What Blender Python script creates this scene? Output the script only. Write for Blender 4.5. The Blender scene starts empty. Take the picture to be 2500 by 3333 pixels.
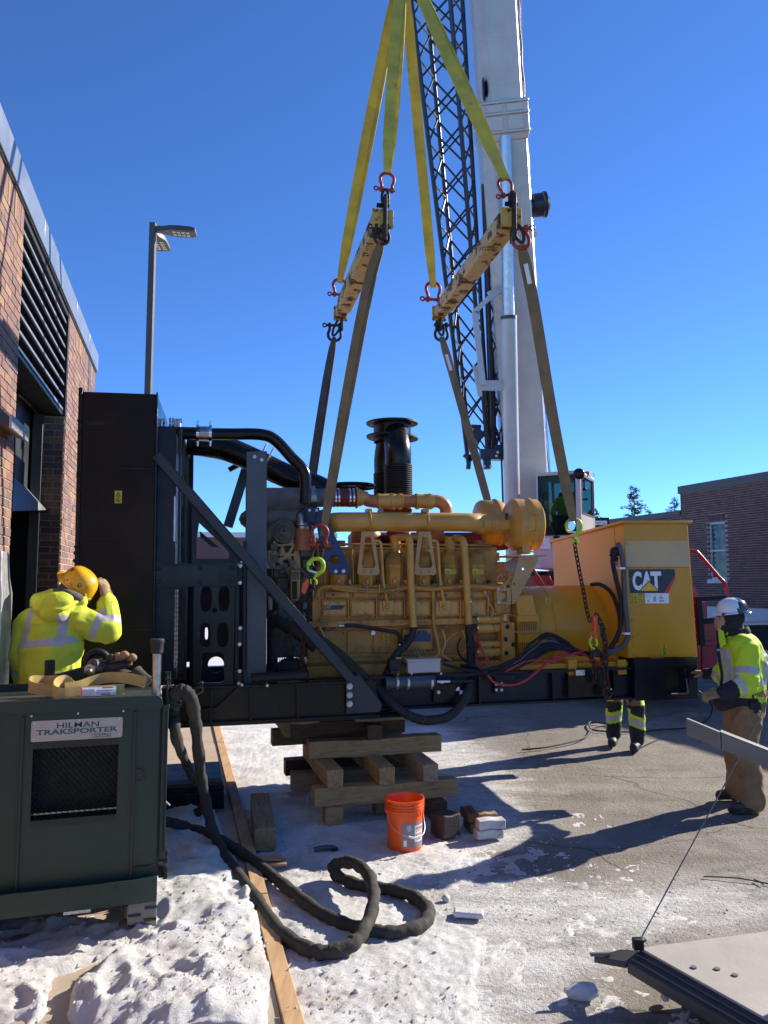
import bpy,bmesh,math,random
import numpy as np
from mathutils import Vector,Matrix,noise
random.seed(11)
R=math.radians
scene=bpy.context.scene
COL=scene.collection
CAMZ=2.0; PITCH=R(5.26); FPX=2504.0
cam_d=bpy.data.cameras.new('camera'); cam=bpy.data.objects.new('camera',cam_d); COL.objects.link(cam)
cam_d.sensor_fit='VERTICAL'; cam_d.sensor_height=36.0; cam_d.lens=36.0*FPX/3333.0
cam_d.clip_start=0.05; cam_d.clip_end=3000
cam.location=(0,0,CAMZ); cam.rotation_euler=(math.pi/2+PITCH,0,0)
scene.camera=cam
SUN_AZ=R(59.0)
SUN_EL=R(27.0)
world=bpy.data.worlds.new('World'); scene.world=world; world.use_nodes=True
wn=world.node_tree.nodes; wl=world.node_tree.links
bg=wn['Background']; sky=wn.new('ShaderNodeTexSky'); sky.sky_type='NISHITA'
sky.sun_disc=False; sky.sun_elevation=SUN_EL; sky.sun_rotation=SUN_AZ
sky.altitude=0; sky.air_density=0.62; sky.dust_density=0.0; sky.ozone_density=8.0
tint=wn.new('ShaderNodeMix'); tint.data_type='RGBA'; tint.blend_type='MULTIPLY'; tint.inputs[0].default_value=1; tint.inputs[7].default_value=(.87,1.04,1.20,1)
wl.new(sky.outputs[0],tint.inputs[6]); wl.new(tint.outputs[2],bg.inputs[0]); bg.inputs[1].default_value=0.114
sun_d=bpy.data.lights.new('sun','SUN'); sun=bpy.data.objects.new('sun',sun_d); COL.objects.link(sun)
sun_d.energy=5.0; sun_d.angle=R(0.5); sun_d.color=(1.0,0.915,0.78)
tosun=Vector((math.sin(SUN_AZ)*math.cos(SUN_EL),math.cos(SUN_AZ)*math.cos(SUN_EL),math.sin(SUN_EL)))
sun.rotation_euler=tosun.to_track_quat('Z','Y').to_euler(); sun.location=(20,12,14)
vs=scene.view_settings
vs.view_transform='Standard'; vs.look='None'; vs.gamma=1; vs.use_curve_mapping=False; vs.exposure=0.92
scene.render.engine='CYCLES'
cp,sp=math.cos(PITCH),math.sin(PITCH)
def ray(u,v):
 w=v-1666.5
 y=FPX*cp+w*sp
 return Vector(((u-1250)/y,1.0,(-w*cp+FPX*sp)/y))
def P(u,v,Y):
 r=ray(u,v); return Vector((r.x*Y,Y,CAMZ+r.z*Y))
def PZ(u,v,z=0.0):
 r=ray(u,v); Y=(z-CAMZ)/r.z; return Vector((r.x*Y,Y,z))
class Frame:
 def __init__(s,M):
  s.M=M; s.I=M.inverted(); s.C=s.I@Vector((0,0,CAMZ)); s.R3=s.I.to_3x3()
 def at(s,u,v,axis,val):
  d=s.R3@ray(u,v); t=(val-s.C[axis])/d[axis]; return s.C+d*t
GM=Matrix.Translation((.30,7.23,.84))@Matrix.Rotation(R(11.5),4,'Z')@Matrix.Rotation(R(-.7),4,'Y')
GF=Frame(GM)
def gb(u,v,b):return GF.at(u,v,1,b)
def ga(u,v,a):return GF.at(u,v,0,a)
def gc(u,v,c):return GF.at(u,v,2,c)
class MB:
 def __init__(s):s.v=[]; s.f=[]; s.m=[]; s.cur=0
 def add(s,vs_,fs):
  k=len(s.v); s.v+=[Vector(x)for x in vs_]
  for f in fs:s.f.append([i+k for i in f]); s.m.append(s.cur)
  return s
 def box(s,c,size,rot=None):
  c=Vector(c); h=Vector(size)/2; vs_=[]
  for x in(-1,1):
   for y in(-1,1):
    for z in(-1,1):
     p=Vector((x*h.x,y*h.y,z*h.z))
     vs_.append(c+(rot@p if rot else p))
  return s.add(vs_,[(0,1,3,2),(4,6,7,5),(0,4,5,1),(2,3,7,6),(0,2,6,4),(1,5,7,3)])
 def bx(s,x0,x1,y0,y1,z0,z1):
  return s.box(((x0+x1)/2,(y0+y1)/2,(z0+z1)/2),(abs(x1-x0),abs(y1-y0),abs(z1-z0)))
 def bar(s,p0,p1,w,h,up=(0,0,1)):
  p0,p1=Vector(p0),Vector(p1); d=p1-p0; L=d.length; d.normalize()
  x=d.cross(Vector(up))
  if x.length<1e-4:x=d.cross(Vector((1,0,0)))
  x.normalize(); z=x.cross(d)
  m=Matrix((x,d,z)).transposed()
  return s.box((p0+p1)/2,(w,L,h),m)
 def prism(s,pts,vec):
  n=len(pts); vec=Vector(vec); a=[Vector(p)for p in pts]; b=[p+vec for p in a]
  return s.add(a+b,[list(range(n))[::-1],list(range(n,2*n))]+[(i,(i+1)%n,n+(i+1)%n,n+i)for i in range(n)])
 def ring(s,c,ax,r,n,ref=None):
  ax=ax.normalized()
  if ref is None:
   ref=Vector((0,0,1))if abs(ax.z)<.9 else Vector((1,0,0))
  x=(ref-ax*ref.dot(ax)).normalized(); y=ax.cross(x)
  return[c+x*(r*math.cos(2*math.pi*i/n))+y*(r*math.sin(2*math.pi*i/n))for i in range(n)]
 def loft(s,rings,caps=True,closed=False):
  n=len(rings[0]); vs_=[p for r in rings for p in r]; m=len(rings); fs=[]
  for j in range(m if closed else m-1):
   j2=(j+1)%m
   for i in range(n):
    i2=(i+1)%n; fs.append((j*n+i,j*n+i2,j2*n+i2,j2*n+i))
  if caps and not closed:
   fs.append(list(range(n))[::-1]); fs.append(list(range((m-1)*n,m*n)))
  return s.add(vs_,fs)
 def cyl(s,p0,p1,r0,r1=None,n=16,caps=True):
  p0,p1=Vector(p0),Vector(p1); ax=p1-p0; r1=r0 if r1 is None else r1
  return s.loft([s.ring(p0,ax,r0,n),s.ring(p1,ax,r1,n)],caps)
 def tube(s,pts,r,n=10,caps=True,closed=False):
  pts=[Vector(p)for p in pts]; m=len(pts); rings=[]; ref=None
  for i,p in enumerate(pts):
   a=pts[(i-1)%m]if(closed or i>0)else p
   b=pts[(i+1)%m]if(closed or i<m-1)else p
   t=(b-a)
   t=t.normalized()if t.length>1e-9 else Vector((0,0,1))
   if ref is None:
    ref=Vector((0,0,1))if abs(t.z)<.9 else Vector((1,0,0))
   ref=(ref-t*ref.dot(t)).normalized()
   rings.append(s.ring(p,t,r[i]if isinstance(r,(list,tuple))else r,n,ref))
  return s.loft(rings,caps,closed)
 def strap(s,pts,widths,th,wdir):
  rings=[]; pts=[Vector(p)for p in pts]; m=len(pts)
  for i,p in enumerate(pts):
   t=(pts[min(i+1,m-1)]-pts[max(i-1,0)]).normalized()
   wd=Vector(wdir[i]if isinstance(wdir,list)else wdir)
   w=(wd-t*wd.dot(t)).normalized(); k=t.cross(w)
   ww=(widths[i]if isinstance(widths,(list,tuple))else widths)/2; h=th/2
   rings.append([p-w*ww-k*h,p+w*ww-k*h,p+w*ww+k*h,p-w*ww+k*h])
  return s.loft(rings)
 def lathe(s,o,ax,prof,n=32,ref=None,caps=False):
  o=Vector(o); ax=Vector(ax).normalized()
  return s.loft([s.ring(o+ax*h,ax,max(r,1e-4),n,ref)for h,r in prof],caps)
 def ball(s,c,r,n=14,rot=None):
  c=Vector(c); r=Vector((r,r,r))if isinstance(r,(int,float))else Vector(r); rings=[]
  k=n//2+1
  for j in range(k+1):
   th=math.pi*j/k; th=min(max(th,.02),math.pi-.02); ring=[]
   for i in range(n):
    ph=2*math.pi*i/n
    p=Vector((r.x*math.sin(th)*math.cos(ph),r.y*math.sin(th)*math.sin(ph),-r.z*math.cos(th)))
    ring.append(c+(rot@p if rot else p))
   rings.append(ring)
  return s.loft(rings)
 def mesh_in(s,me,M):
  s.add([M@v.co for v in me.vertices],[list(p.vertices)for p in me.polygons]); return s
def spl(pts,k=8,closed=False):
 pts=[Vector(p)for p in pts]; out=[]; n=len(pts)
 for i in range(n if closed else n-1):
  if closed:a,b,c,d=pts[(i-1)%n],pts[i],pts[(i+1)%n],pts[(i+2)%n]
  else:a,b,c,d=pts[max(i-1,0)],pts[i],pts[i+1],pts[min(i+2,n-1)]
  for j in range(k):
   t=j/k
   out.append(.5*((2*b)+(c-a)*t+(2*a-5*b+4*c-d)*t*t+(3*b-a-3*c+d)*t**3))
 if not closed:out.append(pts[-1].copy())
 return out
WM_={}
def setp(o,label=None,cat=None,group=None,kind=None):
 if label:o['label']=label
 if cat:o['category']=cat
 if group:o['group']=group
 if kind:o['kind']=kind
 return o
def thing(name,label,cat,loc=(0,0,0),group=None,M=None):
 o=bpy.data.objects.new(name,None); COL.objects.link(o); o.empty_display_size=.1
 m=M.copy()if M else Matrix.Translation(Vector(loc)); o.matrix_basis=m; WM_[o.name]=m
 return setp(o,label,cat,group)
def mesh_of(name,mb,mats,smooth=38,I=None):
 me=bpy.data.meshes.new(name)
 vs_=[I@v for v in mb.v]if I else mb.v
 me.from_pydata([tuple(v)for v in vs_],[],mb.f)
 bm=bmesh.new(); bm.from_mesh(me); bmesh.ops.recalc_face_normals(bm,faces=bm.faces); bm.to_mesh(me); bm.free()
 mats=mats if isinstance(mats,(list,tuple))else[mats]
 for m in mats:me.materials.append(m)
 if len(mats)>1:me.polygons.foreach_set('material_index',mb.m)
 if smooth:
  me.polygons.foreach_set('use_smooth',[True]*len(me.polygons)); me.set_sharp_from_angle(angle=R(smooth))
 me.update(); return me
def obj(name,mb,mats,parent=None,smooth=38,bevel=0,local=False,label=None,kind=None,loc=None):
 I=None; m=Matrix.Identity(4)
 if parent is not None:
  m=WM_[parent.name]
  if not local:I=m.inverted()
 elif loc is not None:
  I=Matrix.Translation(-Vector(loc))
 me=mesh_of(name,mb,mats,smooth,I)
 o=bpy.data.objects.new(name,me); COL.objects.link(o)
 if parent is not None:o.parent=parent; WM_[o.name]=m
 else:
  if loc is not None:o.location=loc; m=Matrix.Translation(Vector(loc))
  WM_[o.name]=m
 if bevel:
  b=o.modifiers.new('bevel','BEVEL'); b.width=bevel; b.segments=2; b.limit_method='ANGLE'; b.angle_limit=R(35)
 if label:o['label']=label
 if kind:o['kind']=kind
 return o
def single(name,mb,mats,label,cat,loc=None,group=None,kind=None,smooth=38,bevel=0):
 if loc is None:
  xs=[v.x for v in mb.v]; ys=[v.y for v in mb.v]; zs=[v.z for v in mb.v]
  loc=((min(xs)+max(xs))/2,(min(ys)+max(ys))/2,min(zs))
 return setp(obj(name,mb,mats,None,smooth,bevel,loc=loc),label,cat,group,kind)
def share(name,src,parent,M):
 o=bpy.data.objects.new(name,src if isinstance(src,bpy.types.Mesh)else src.data); COL.objects.link(o)
 if parent is not None:o.parent=parent; WM_[o.name]=WM_[parent.name]@M
 o.matrix_basis=M; return o
def curve_plate(outer,holes,t):
 cu=bpy.data.curves.new('tmp','CURVE'); cu.dimensions='2D'; cu.fill_mode='BOTH'; cu.extrude=t/2
 for loop in[outer]+list(holes):
  sp_=cu.splines.new('POLY'); sp_.points.add(len(loop)-1); sp_.use_cyclic_u=True
  for i,(x,y)in enumerate(loop):sp_.points[i].co=(x,y,0,1)
 ob=bpy.data.objects.new('tmp',cu); me=bpy.data.meshes.new_from_object(ob)
 bpy.data.objects.remove(ob); bpy.data.curves.remove(cu); return me
def oval(cx,cy,rx,ry,n=24):
 return[(cx+rx*math.copysign(abs(math.cos(a))**.7,math.cos(a)),cy+ry*math.copysign(abs(math.sin(a))**.7,math.sin(a)))for a in[2*math.pi*i/n for i in range(n)]]
def circ(cx,cy,r,n=24):return[(cx+r*math.cos(2*math.pi*i/n),cy+r*math.sin(2*math.pi*i/n))for i in range(n)]
def rrect(x0,x1,y0,y1,r,n=5):
 out=[]
 for cx,cy,a0 in((x1-r,y1-r,0),(x0+r,y1-r,90),(x0+r,y0+r,180),(x1-r,y0+r,270)):
  for i in range(n+1):
   a=R(a0+90*i/n); out.append((cx+r*math.cos(a),cy+r*math.sin(a)))
 return out
def basis(o,x,y):
 x=Vector(x).normalized(); y=Vector(y); y=(y-x*y.dot(x)).normalized(); z=x.cross(y)
 m=Matrix((x,y,z)).transposed().to_4x4(); m.translation=Vector(o); return m
def text_mb(s,h,M,bold=0.0,ext=.0012,width=None,shear=0):
 cu=bpy.data.curves.new('tmp','FONT'); cu.body=s; cu.size=1; cu.extrude=0; cu.offset=bold; cu.shear=shear
 cu.resolution_u=3
 ob=bpy.data.objects.new('tmp',cu); me=bpy.data.meshes.new_from_object(ob)
 bpy.data.objects.remove(ob); bpy.data.curves.remove(cu)
 xs=[v.co.x for v in me.vertices]; ys=[v.co.y for v in me.vertices]
 x0,x1,y0,y1=min(xs),max(xs),min(ys),max(ys)
 k=h/(y1-y0); kx=k if width is None else width/(x1-x0)
 mb=MB(); S=Matrix.Diagonal((kx,k,1,1))@Matrix.Translation((-x0,-y0,0))
 top=Matrix.Translation((0,0,ext))
 mb.add([M@top@S@v.co for v in me.vertices],[list(p.vertices)for p in me.polygons])
 bpy.data.meshes.remove(me); return mb
def mat(name,c1,c2=None,scale=6.0,rough=.55,metal=0.0,bump=0.0,bscale=80.0,lo=.38,hi=.62,coat=0.0,rvar=.08,
  spec=.5,wear=None,wscale=5.0,wlo=.60,whi=.68,stretch=None,detail=5,island=None):
 m=bpy.data.materials.new(name); m.use_nodes=True; nt=m.node_tree; N=nt.nodes; L=nt.links
 b=N['Principled BSDF']; b.inputs['Roughness'].default_value=rough; b.inputs['Metallic'].default_value=metal
 b.inputs['Specular IOR Level'].default_value=spec
 if coat:b.inputs['Coat Weight'].default_value=coat; b.inputs['Coat Roughness'].default_value=.12
 tc=N.new('ShaderNodeTexCoord'); co=tc.outputs['Object']
 if stretch:
  mp=N.new('ShaderNodeMapping'); mp.inputs['Scale'].default_value=stretch; L.new(co,mp.inputs[0]); co=mp.outputs[0]
 def nz(sc,det=detail,rg=.6):
  n=N.new('ShaderNodeTexNoise'); n.inputs['Scale'].default_value=sc; n.inputs['Detail'].default_value=det
  n.inputs['Roughness'].default_value=rg; L.new(co,n.inputs['Vector']); return n.outputs['Fac']
 def ramp(fac,a,b2):
  r=N.new('ShaderNodeMapRange'); r.inputs[1].default_value=a; r.inputs[2].default_value=b2; L.new(fac,r.inputs[0]); return r.outputs[0]
 def mix(f,a,b2):
  x=N.new('ShaderNodeMix'); x.data_type='RGBA'
  for sock,val in((x.inputs[0],f),(x.inputs[6],a),(x.inputs[7],b2)):
   if isinstance(val,bpy.types.NodeSocket):L.new(val,sock)
   elif isinstance(val,(int,float)):sock.default_value=val
   else:sock.default_value=(*val,1)
  return x.outputs[2]
 col=c1
 if island:
  ge=N.new('ShaderNodeNewGeometry'); oi=N.new('ShaderNodeObjectInfo'); ad=N.new('ShaderNodeMath'); ad.operation='ADD'
  L.new(ge.outputs['Random Per Island'],ad.inputs[0]); L.new(oi.outputs['Random'],ad.inputs[1])
  fr=N.new('ShaderNodeMath'); fr.operation='FRACT'; L.new(ad.outputs[0],fr.inputs[0])
  cr=N.new('ShaderNodeValToRGB'); cr.color_ramp.interpolation='CONSTANT'
  els=cr.color_ramp.elements
  for i,c in enumerate(island):
   e=els[i]if i<2 else els.new(i/len(island))
   e.position=i/len(island); e.color=(*c,1)
  L.new(fr.outputs[0],cr.inputs[0]); col=cr.outputs[0]
  if c2:col=mix(ramp(nz(scale),lo,hi),col,mix(.6,col,c2))
 elif c2:col=mix(ramp(nz(scale),lo,hi),c1,c2)
 if wear:
  wf=ramp(nz(wscale,8,.68),wlo,whi); col=mix(wf,col,wear)
  rr=N.new('ShaderNodeMapRange'); rr.inputs[3].default_value=rough; rr.inputs[4].default_value=.9; L.new(wf,rr.inputs[0]); L.new(rr.outputs[0],b.inputs['Roughness'])
 elif rvar:
  rr=N.new('ShaderNodeMapRange'); rr.inputs[1].default_value=.3; rr.inputs[2].default_value=.7
  rr.inputs[3].default_value=max(.02,rough-rvar); rr.inputs[4].default_value=min(1,rough+rvar)
  L.new(nz(scale*1.7+1),rr.inputs[0]); L.new(rr.outputs[0],b.inputs['Roughness'])
 if isinstance(col,bpy.types.NodeSocket):L.new(col,b.inputs['Base Color'])
 else:b.inputs['Base Color'].default_value=(*col,1)
 if bump:
  bp=N.new('ShaderNodeBump'); bp.inputs['Strength'].default_value=1.0; bp.inputs['Distance'].default_value=bump
  L.new(nz(bscale,4),bp.inputs['Height']); L.new(bp.outputs[0],b.inputs['Normal'])
 return m
MT={}
def mm(k,*a,**kw):MT[k]=mat(k,*a,**kw)
mm('engine_yellow',(.52,.24,.032),(.36,.165,.028),scale=5,rough=.48,bump=.003,bscale=55,wear=(.12,.07,.032),wscale=5,wlo=.55,whi=.78)
mm('panel_yellow',(.60,.275,.017),(.55,.25,.014),scale=2,rough=.36,coat=.08,spec=.35,bump=.0012,bscale=5,wear=(.40,.20,.03),wscale=6,wlo=.66,whi=.9)
mm('panel_sky_sheen',(.58,.34,.10),(.52,.31,.09),scale=1.5,rough=.25,coat=.5,bump=.0006,bscale=4)  # panel yellow with the sky's grey reflection put into the colour
mm('pipe_yellow',(.58,.31,.06),(.48,.25,.045),scale=4,rough=.38,wear=(.30,.18,.06),wscale=7,wlo=.62,whi=.85,bump=.0004,bscale=30)
mm('orange_pipe',(.44,.17,.05),(.36,.13,.04),scale=5,rough=.45)
mm('bracket_tan',(.46,.29,.11),(.40,.24,.08),scale=6,rough=.5)
mm('red_primer',(.20,.02,.02),(.14,.015,.015),scale=5,rough=.5)
mm('black_gloss',(.007,.007,.007),(.010,.009,.008),scale=1.3,rough=.24,rvar=.1,bump=.002,bscale=2.2,spec=.3)
mm('black_brown_sheen',(.021,.012,.007),(.004,.004,.005),scale=.9,rough=.40,rvar=.1,bump=.002,bscale=2.4,spec=.22)  # black panels with a brown reflection put into the colour
mm('navy_steel',(.005,.008,.015),(.008,.011,.018),scale=2,rough=.32,spec=.3,bump=.001,bscale=9)
mm('slate_steel',(.062,.078,.090),(.05,.064,.076),scale=3,rough=.40,bump=.0006,bscale=20)
mm('brace_steel',(.028,.036,.044),(.022,.028,.036),scale=3,rough=.4,spec=.4)
mm('blue_bracket',(.012,.035,.11),(.01,.028,.085),scale=5,rough=.45)
mm('rubber',(.012,.012,.013),(.02,.02,.02),scale=20,rough=.7)
mm('matte_black',(.009,.009,.009),(.015,.015,.015),scale=9,rough=.55,spec=.35)
mm('cable_grey',(.07,.075,.085),(.055,.06,.07),scale=9,rough=.5)
mm('cable_red',(.45,.03,.04),(.35,.02,.03),scale=9,rough=.4)
mm('steel',(.48,.48,.47),(.33,.33,.32),scale=12,rough=.32,metal=1)
mm('chrome',(.75,.76,.78),(.68,.7,.72),scale=6,rough=.12,metal=1)
mm('rod_chrome',(.58,.59,.60),(.50,.51,.52),scale=6,rough=.30,metal=.75)
mm('zinc',(.62,.62,.6),(.5,.5,.48),scale=20,rough=.4,metal=.8)
mm('grey_box',(.42,.42,.42),(.38,.38,.38),scale=5,rough=.45)
mm('cast_grey',(.13,.115,.085),(.08,.07,.05),scale=9,rough=.6,bump=.002,bscale=60)
mm('blanket',(.16,.155,.15),(.11,.105,.1),scale=7,rough=.75,bump=.008,bscale=14)
mm('white_paint',(.60,.575,.53),(.52,.50,.46),scale=1.5,rough=.28,coat=.25,wear=(.38,.36,.33),wscale=2.5,wlo=.62,whi=.9)
mm('white_print',(.78,.78,.78),None,rough=.5)
mm('grey_print',(.42,.43,.46),(.3,.31,.33),scale=60,rough=.5)
mm('black_print',(.01,.01,.011),None,rough=.4)
mm('navy_print',(.012,.014,.028),None,rough=.35)
mm('red_print',(.55,.02,.02),None,rough=.4)
mm('yellow_print',(.75,.55,.02),None,rough=.45)
mm('logo_yellow',(.80,.42,.01),None,rough=.4)
mm('label_yellow',(.60,.50,.03),(.5,.42,.02),scale=30,rough=.5)
mm('crane_blue',(.014,.018,.034),(.02,.026,.042),scale=3,rough=.35)
mm('crane_red',(.40,.012,.025),(.32,.01,.02),scale=2,rough=.3,coat=.3)
mm('shackle_red',(.36,.03,.018),(.25,.02,.014),scale=25,rough=.5,wear=(.10,.06,.05),wscale=18,wlo=.58,whi=.7)
mm('dark_iron',(.035,.025,.02),(.06,.04,.03),scale=30,rough=.6,metal=.5)
mm('rusty_chain',(.075,.038,.026),(.035,.022,.018),scale=18,rough=.72,metal=.35)
mm('sling_yellow',(.68,.49,.05),(.47,.35,.05),scale=4,rough=.75,bump=.0015,bscale=180,wear=(.30,.26,.08),wscale=7,wlo=.6,whi=.75)
mm('sling_brown',(.24,.175,.085),(.17,.125,.065),scale=5,rough=.85,bump=.0015,bscale=180)
mm('sling_grey',(.115,.10,.08),(.08,.07,.058),scale=5,rough=.85,bump=.0015,bscale=180)
mm('sling_cream',(.50,.36,.12),(.38,.26,.08),scale=9,rough=.85,bump=.001,bscale=220,wear=(.22,.15,.06),wscale=12,wlo=.62,whi=.78)
mm('beam_yellow',(.55,.33,.04),(.5,.36,.1),scale=4,rough=.55,wear=(.07,.035,.02),wscale=7,wlo=.51,whi=.55)
mm('beam_cream',(.55,.42,.2),(.5,.36,.1),scale=5,rough=.55,wear=(.09,.045,.025),wscale=6,wlo=.50,whi=.545)
mm('lime',(.42,.72,.03),(.35,.62,.03),scale=16,rough=.45,wear=(.1,.13,.04),wscale=20,wlo=.62,whi=.7)
mm('hook_orange',(.75,.11,.03),(.62,.08,.02),scale=14,rough=.5)
mm('machine_green',(.008,.030,.020),(.007,.026,.017),scale=2.5,rough=.42,bump=.0008,bscale=90,wear=(.06,.065,.055),wscale=9,wlo=.66,whi=.80)
mm('machine_green_dark',(.010,.026,.020),(.008,.02,.016),scale=3,rough=.45)
mm('nameplate',(.42,.40,.38),(.35,.33,.31),scale=8,rough=.38,metal=.55,stretch=(1,1,30))
mm('green_print',(.01,.12,.07),None,rough=.5)
mm('fascia',(.22,.26,.32),(.20,.235,.29),scale=1.2,rough=.35,metal=.35,bump=.003,bscale=.8)
mm('louvre_black',(.010,.010,.011),None,rough=.5)
mm('louvre_edge',(.28,.29,.31),(.22,.23,.25),scale=3,rough=.4,metal=.5)
mm('door_grey',(.09,.10,.10),(.07,.08,.08),scale=3,rough=.4,metal=.3)
mm('duct',(.05,.06,.07),(.035,.042,.05),scale=2,rough=.45,metal=.4)
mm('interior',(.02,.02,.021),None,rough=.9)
mm('brick_mix',(.2,.1,.07),(.10,.055,.045),scale=30,rough=.8,bump=.002,bscale=90,
 island=[(.27,.135,.105),(.32,.175,.115),(.235,.12,.10),(.19,.12,.11),(.38,.225,.12),(.27,.16,.13),(.175,.12,.11),(.30,.165,.125)])
mm('mortar',(.58,.50,.42),(.50,.43,.36),scale=40,rough=.9,bump=.002,bscale=150)
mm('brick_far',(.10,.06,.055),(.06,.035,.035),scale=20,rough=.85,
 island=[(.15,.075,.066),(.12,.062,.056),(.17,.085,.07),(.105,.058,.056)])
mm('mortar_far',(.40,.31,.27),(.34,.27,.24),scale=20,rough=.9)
mm('coping',(.085,.08,.08),(.07,.066,.066),scale=2,rough=.5)
mm('foundation',(.50,.52,.56),(.45,.47,.5),scale=1.2,rough=.7)
mm('window_frame',(.55,.57,.58),None,rough=.5)
mm('wood_light',(.40,.27,.14),(.28,.18,.09),scale=2.2,rough=.8,stretch=(1,9,9),bump=.002,bscale=30)
mm('form_board',(.52,.33,.17),(.40,.24,.12),scale=3,rough=.85,stretch=(9,1,9),bump=.0015,bscale=60,wear=(.28,.17,.09),wscale=9,wlo=.62,whi=.7)
mm('plywood',(.42,.26,.13),(.36,.21,.10),scale=8,rough=.85)
mm('concrete',(.44,.35,.26),(.36,.29,.21),scale=3,rough=.9,bump=.002,bscale=120)
mm('bucket_orange',(.85,.11,.012),(.78,.095,.01),scale=3,rough=.38,wear=(.62,.16,.06),wscale=16,wlo=.66,whi=.78)
mm('bucket_inside',(.85,.12,.015),None,rough=.45)
mm('label_grey',(.22,.22,.23),None,rough=.5)
mm('block_dark',(.055,.042,.032),(.035,.028,.022),scale=12,rough=.75,bump=.003,bscale=40)
mm('block_brown',(.13,.065,.035),(.09,.045,.025),scale=8,rough=.8,bump=.002,bscale=50)
mm('block_tan',(.34,.22,.12),(.25,.15,.08),scale=10,rough=.85,bump=.002,bscale=50)
mm('block_white',(.58,.56,.54),(.46,.44,.42),scale=10,rough=.8,bump=.002,bscale=50,wear=(.28,.25,.23),wscale=9,wlo=.6,whi=.7)
mm('hose_wrap',(.028,.025,.020),(.042,.038,.03),scale=9,rough=.88,bump=.006,bscale=32)
mm('tread',(.25,.23,.20),(.18,.165,.145),scale=12,rough=.85,bump=.003,bscale=40)
mm('plate_alu',(.42,.385,.34),(.34,.31,.27),scale=2.2,rough=.65,metal=.15,bump=.001,bscale=40,wear=(.36,.33,.29),wscale=3,wlo=.55,whi=.7)
mm('plate_frame',(.05,.05,.052),(.04,.04,.042),scale=4,rough=.5)
mm('galv',(.17,.155,.135),(.13,.12,.105),scale=5,rough=.6,metal=.2)
mm('lamp_bronze',(.10,.085,.07),(.085,.072,.06),scale=5,rough=.5)
mm('led_lens',(.55,.52,.44),None,rough=.2)
mm('bark',(.07,.05,.035),None,rough=.9)
mm('needles',(.035,.05,.028),(.06,.075,.04),scale=3,rough=.8)
mm('jacket_lime',(.56,.74,.02),(.48,.66,.02),scale=5,rough=.75,bump=.006,bscale=13,wear=(.30,.42,.03),wscale=5,wlo=.66,whi=.85)
mm('jacket_yellow',(.62,.66,.04),(.52,.60,.04),scale=5,rough=.8,bump=.004,bscale=22,wear=(.3,.34,.05),wscale=6,wlo=.64,whi=.82)
mm('tape',(.46,.46,.46),(.38,.38,.38),scale=9,rough=.45,bump=.003,bscale=16)
mm('cloth_black',(.013,.014,.018),(.02,.021,.024),scale=8,rough=.85,bump=.005,bscale=15)
mm('cloth_navy',(.012,.013,.022),(.018,.019,.028),scale=8,rough=.85,bump=.005,bscale=15)
mm('canvas_tan',(.27,.165,.08),(.20,.12,.055),scale=6,rough=.9,bump=.008,bscale=12,wear=(.12,.075,.04),wscale=5,wlo=.62,whi=.8)
mm('skin',(.42,.22,.15),(.36,.17,.11),scale=20,rough=.55)
mm('glove_tan',(.36,.24,.11),(.22,.14,.07),scale=14,rough=.85,bump=.003,bscale=40)
mm('glove_dark',(.045,.042,.038),(.03,.028,.026),scale=14,rough=.85,bump=.003,bscale=40)
mm('boot_brown',(.075,.05,.03),(.05,.034,.022),scale=12,rough=.65)
mm('boot_black',(.016,.016,.016),(.025,.024,.022),scale=12,rough=.6)
mm('hat_white',(.72,.73,.74),None,rough=.25,coat=.4)
mm('hat_navy',(.03,.035,.05),None,rough=.2,coat=.5)
mm('hat_yellow',(.80,.42,.01),None,rough=.25,coat=.4)
mm('hood_grey',(.10,.09,.095),(.07,.065,.07),scale=10,rough=.9,bump=.003,bscale=30)
def glass(name,tint,alpha):
 m=bpy.data.materials.new(name); m.use_nodes=True; N=m.node_tree.nodes; L=m.node_tree.links
 b=N['Principled BSDF']; b.inputs['Base Color'].default_value=(*tint,1); b.inputs['Roughness'].default_value=.03
 t=N.new('ShaderNodeBsdfTransparent'); t.inputs[0].default_value=(.55,.68,.66,1)
 mx=N.new('ShaderNodeMixShader'); mx.inputs[0].default_value=alpha
 L.new(t.outputs[0],mx.inputs[1]); L.new(b.outputs[0],mx.inputs[2]); L.new(mx.outputs[0],N['Material Output'].inputs[0]); MT[name]=m
glass('cab_glass',(.02,.035,.035),.16)
mm('window_glass',(.03,.036,.04),(.16,.18,.19),scale=5,rough=.06,lo=.45,hi=.7,spec=.6)
def g2(pts):return np.array([[*PZ(u,v,0).xy]for u,v in pts])
def sdist(X,Y,poly):
 d=np.full(X.shape,1e9); ins=np.zeros(X.shape,bool); n=len(poly)
 for i in range(n):
  ax,ay=poly[i]; bx,by=poly[(i+1)%n]; ex,ey=bx-ax,by-ay
  t=np.clip(((X-ax)*ex+(Y-ay)*ey)/(ex*ex+ey*ey+1e-12),0,1)
  d=np.minimum(d,np.hypot(X-ax-t*ex,Y-ay-t*ey))
  c=((ay>Y)!=(by>Y))&(X<(bx-ax)*(Y-ay)/(by-ay+1e-12)+ax); ins^=c
 return np.where(ins,d,-d)
BOARD_DIR=Vector((-.2567,.9665,0)); BOARD_0=Vector((-.42,3.70,0))
SNOW_R=g2([(935,3400),(905,3100),(870,2900),(850,2790),(800,2650),(745,2480),(725,2375),(1330,2372),(1010,2480),(1000,2640),(1230,2700),(1400,2755),(1560,2800),(1300,2850),(1420,2960),(1560,3060),(1540,3200),(1600,3400)])
SNOW_MIX=g2([(1300,2800),(1700,2860),(2050,2880),(2480,2870),(2480,2980),(2050,3060),(1950,3120),(1880,3400),(1500,3400),(1420,3000)])
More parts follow.
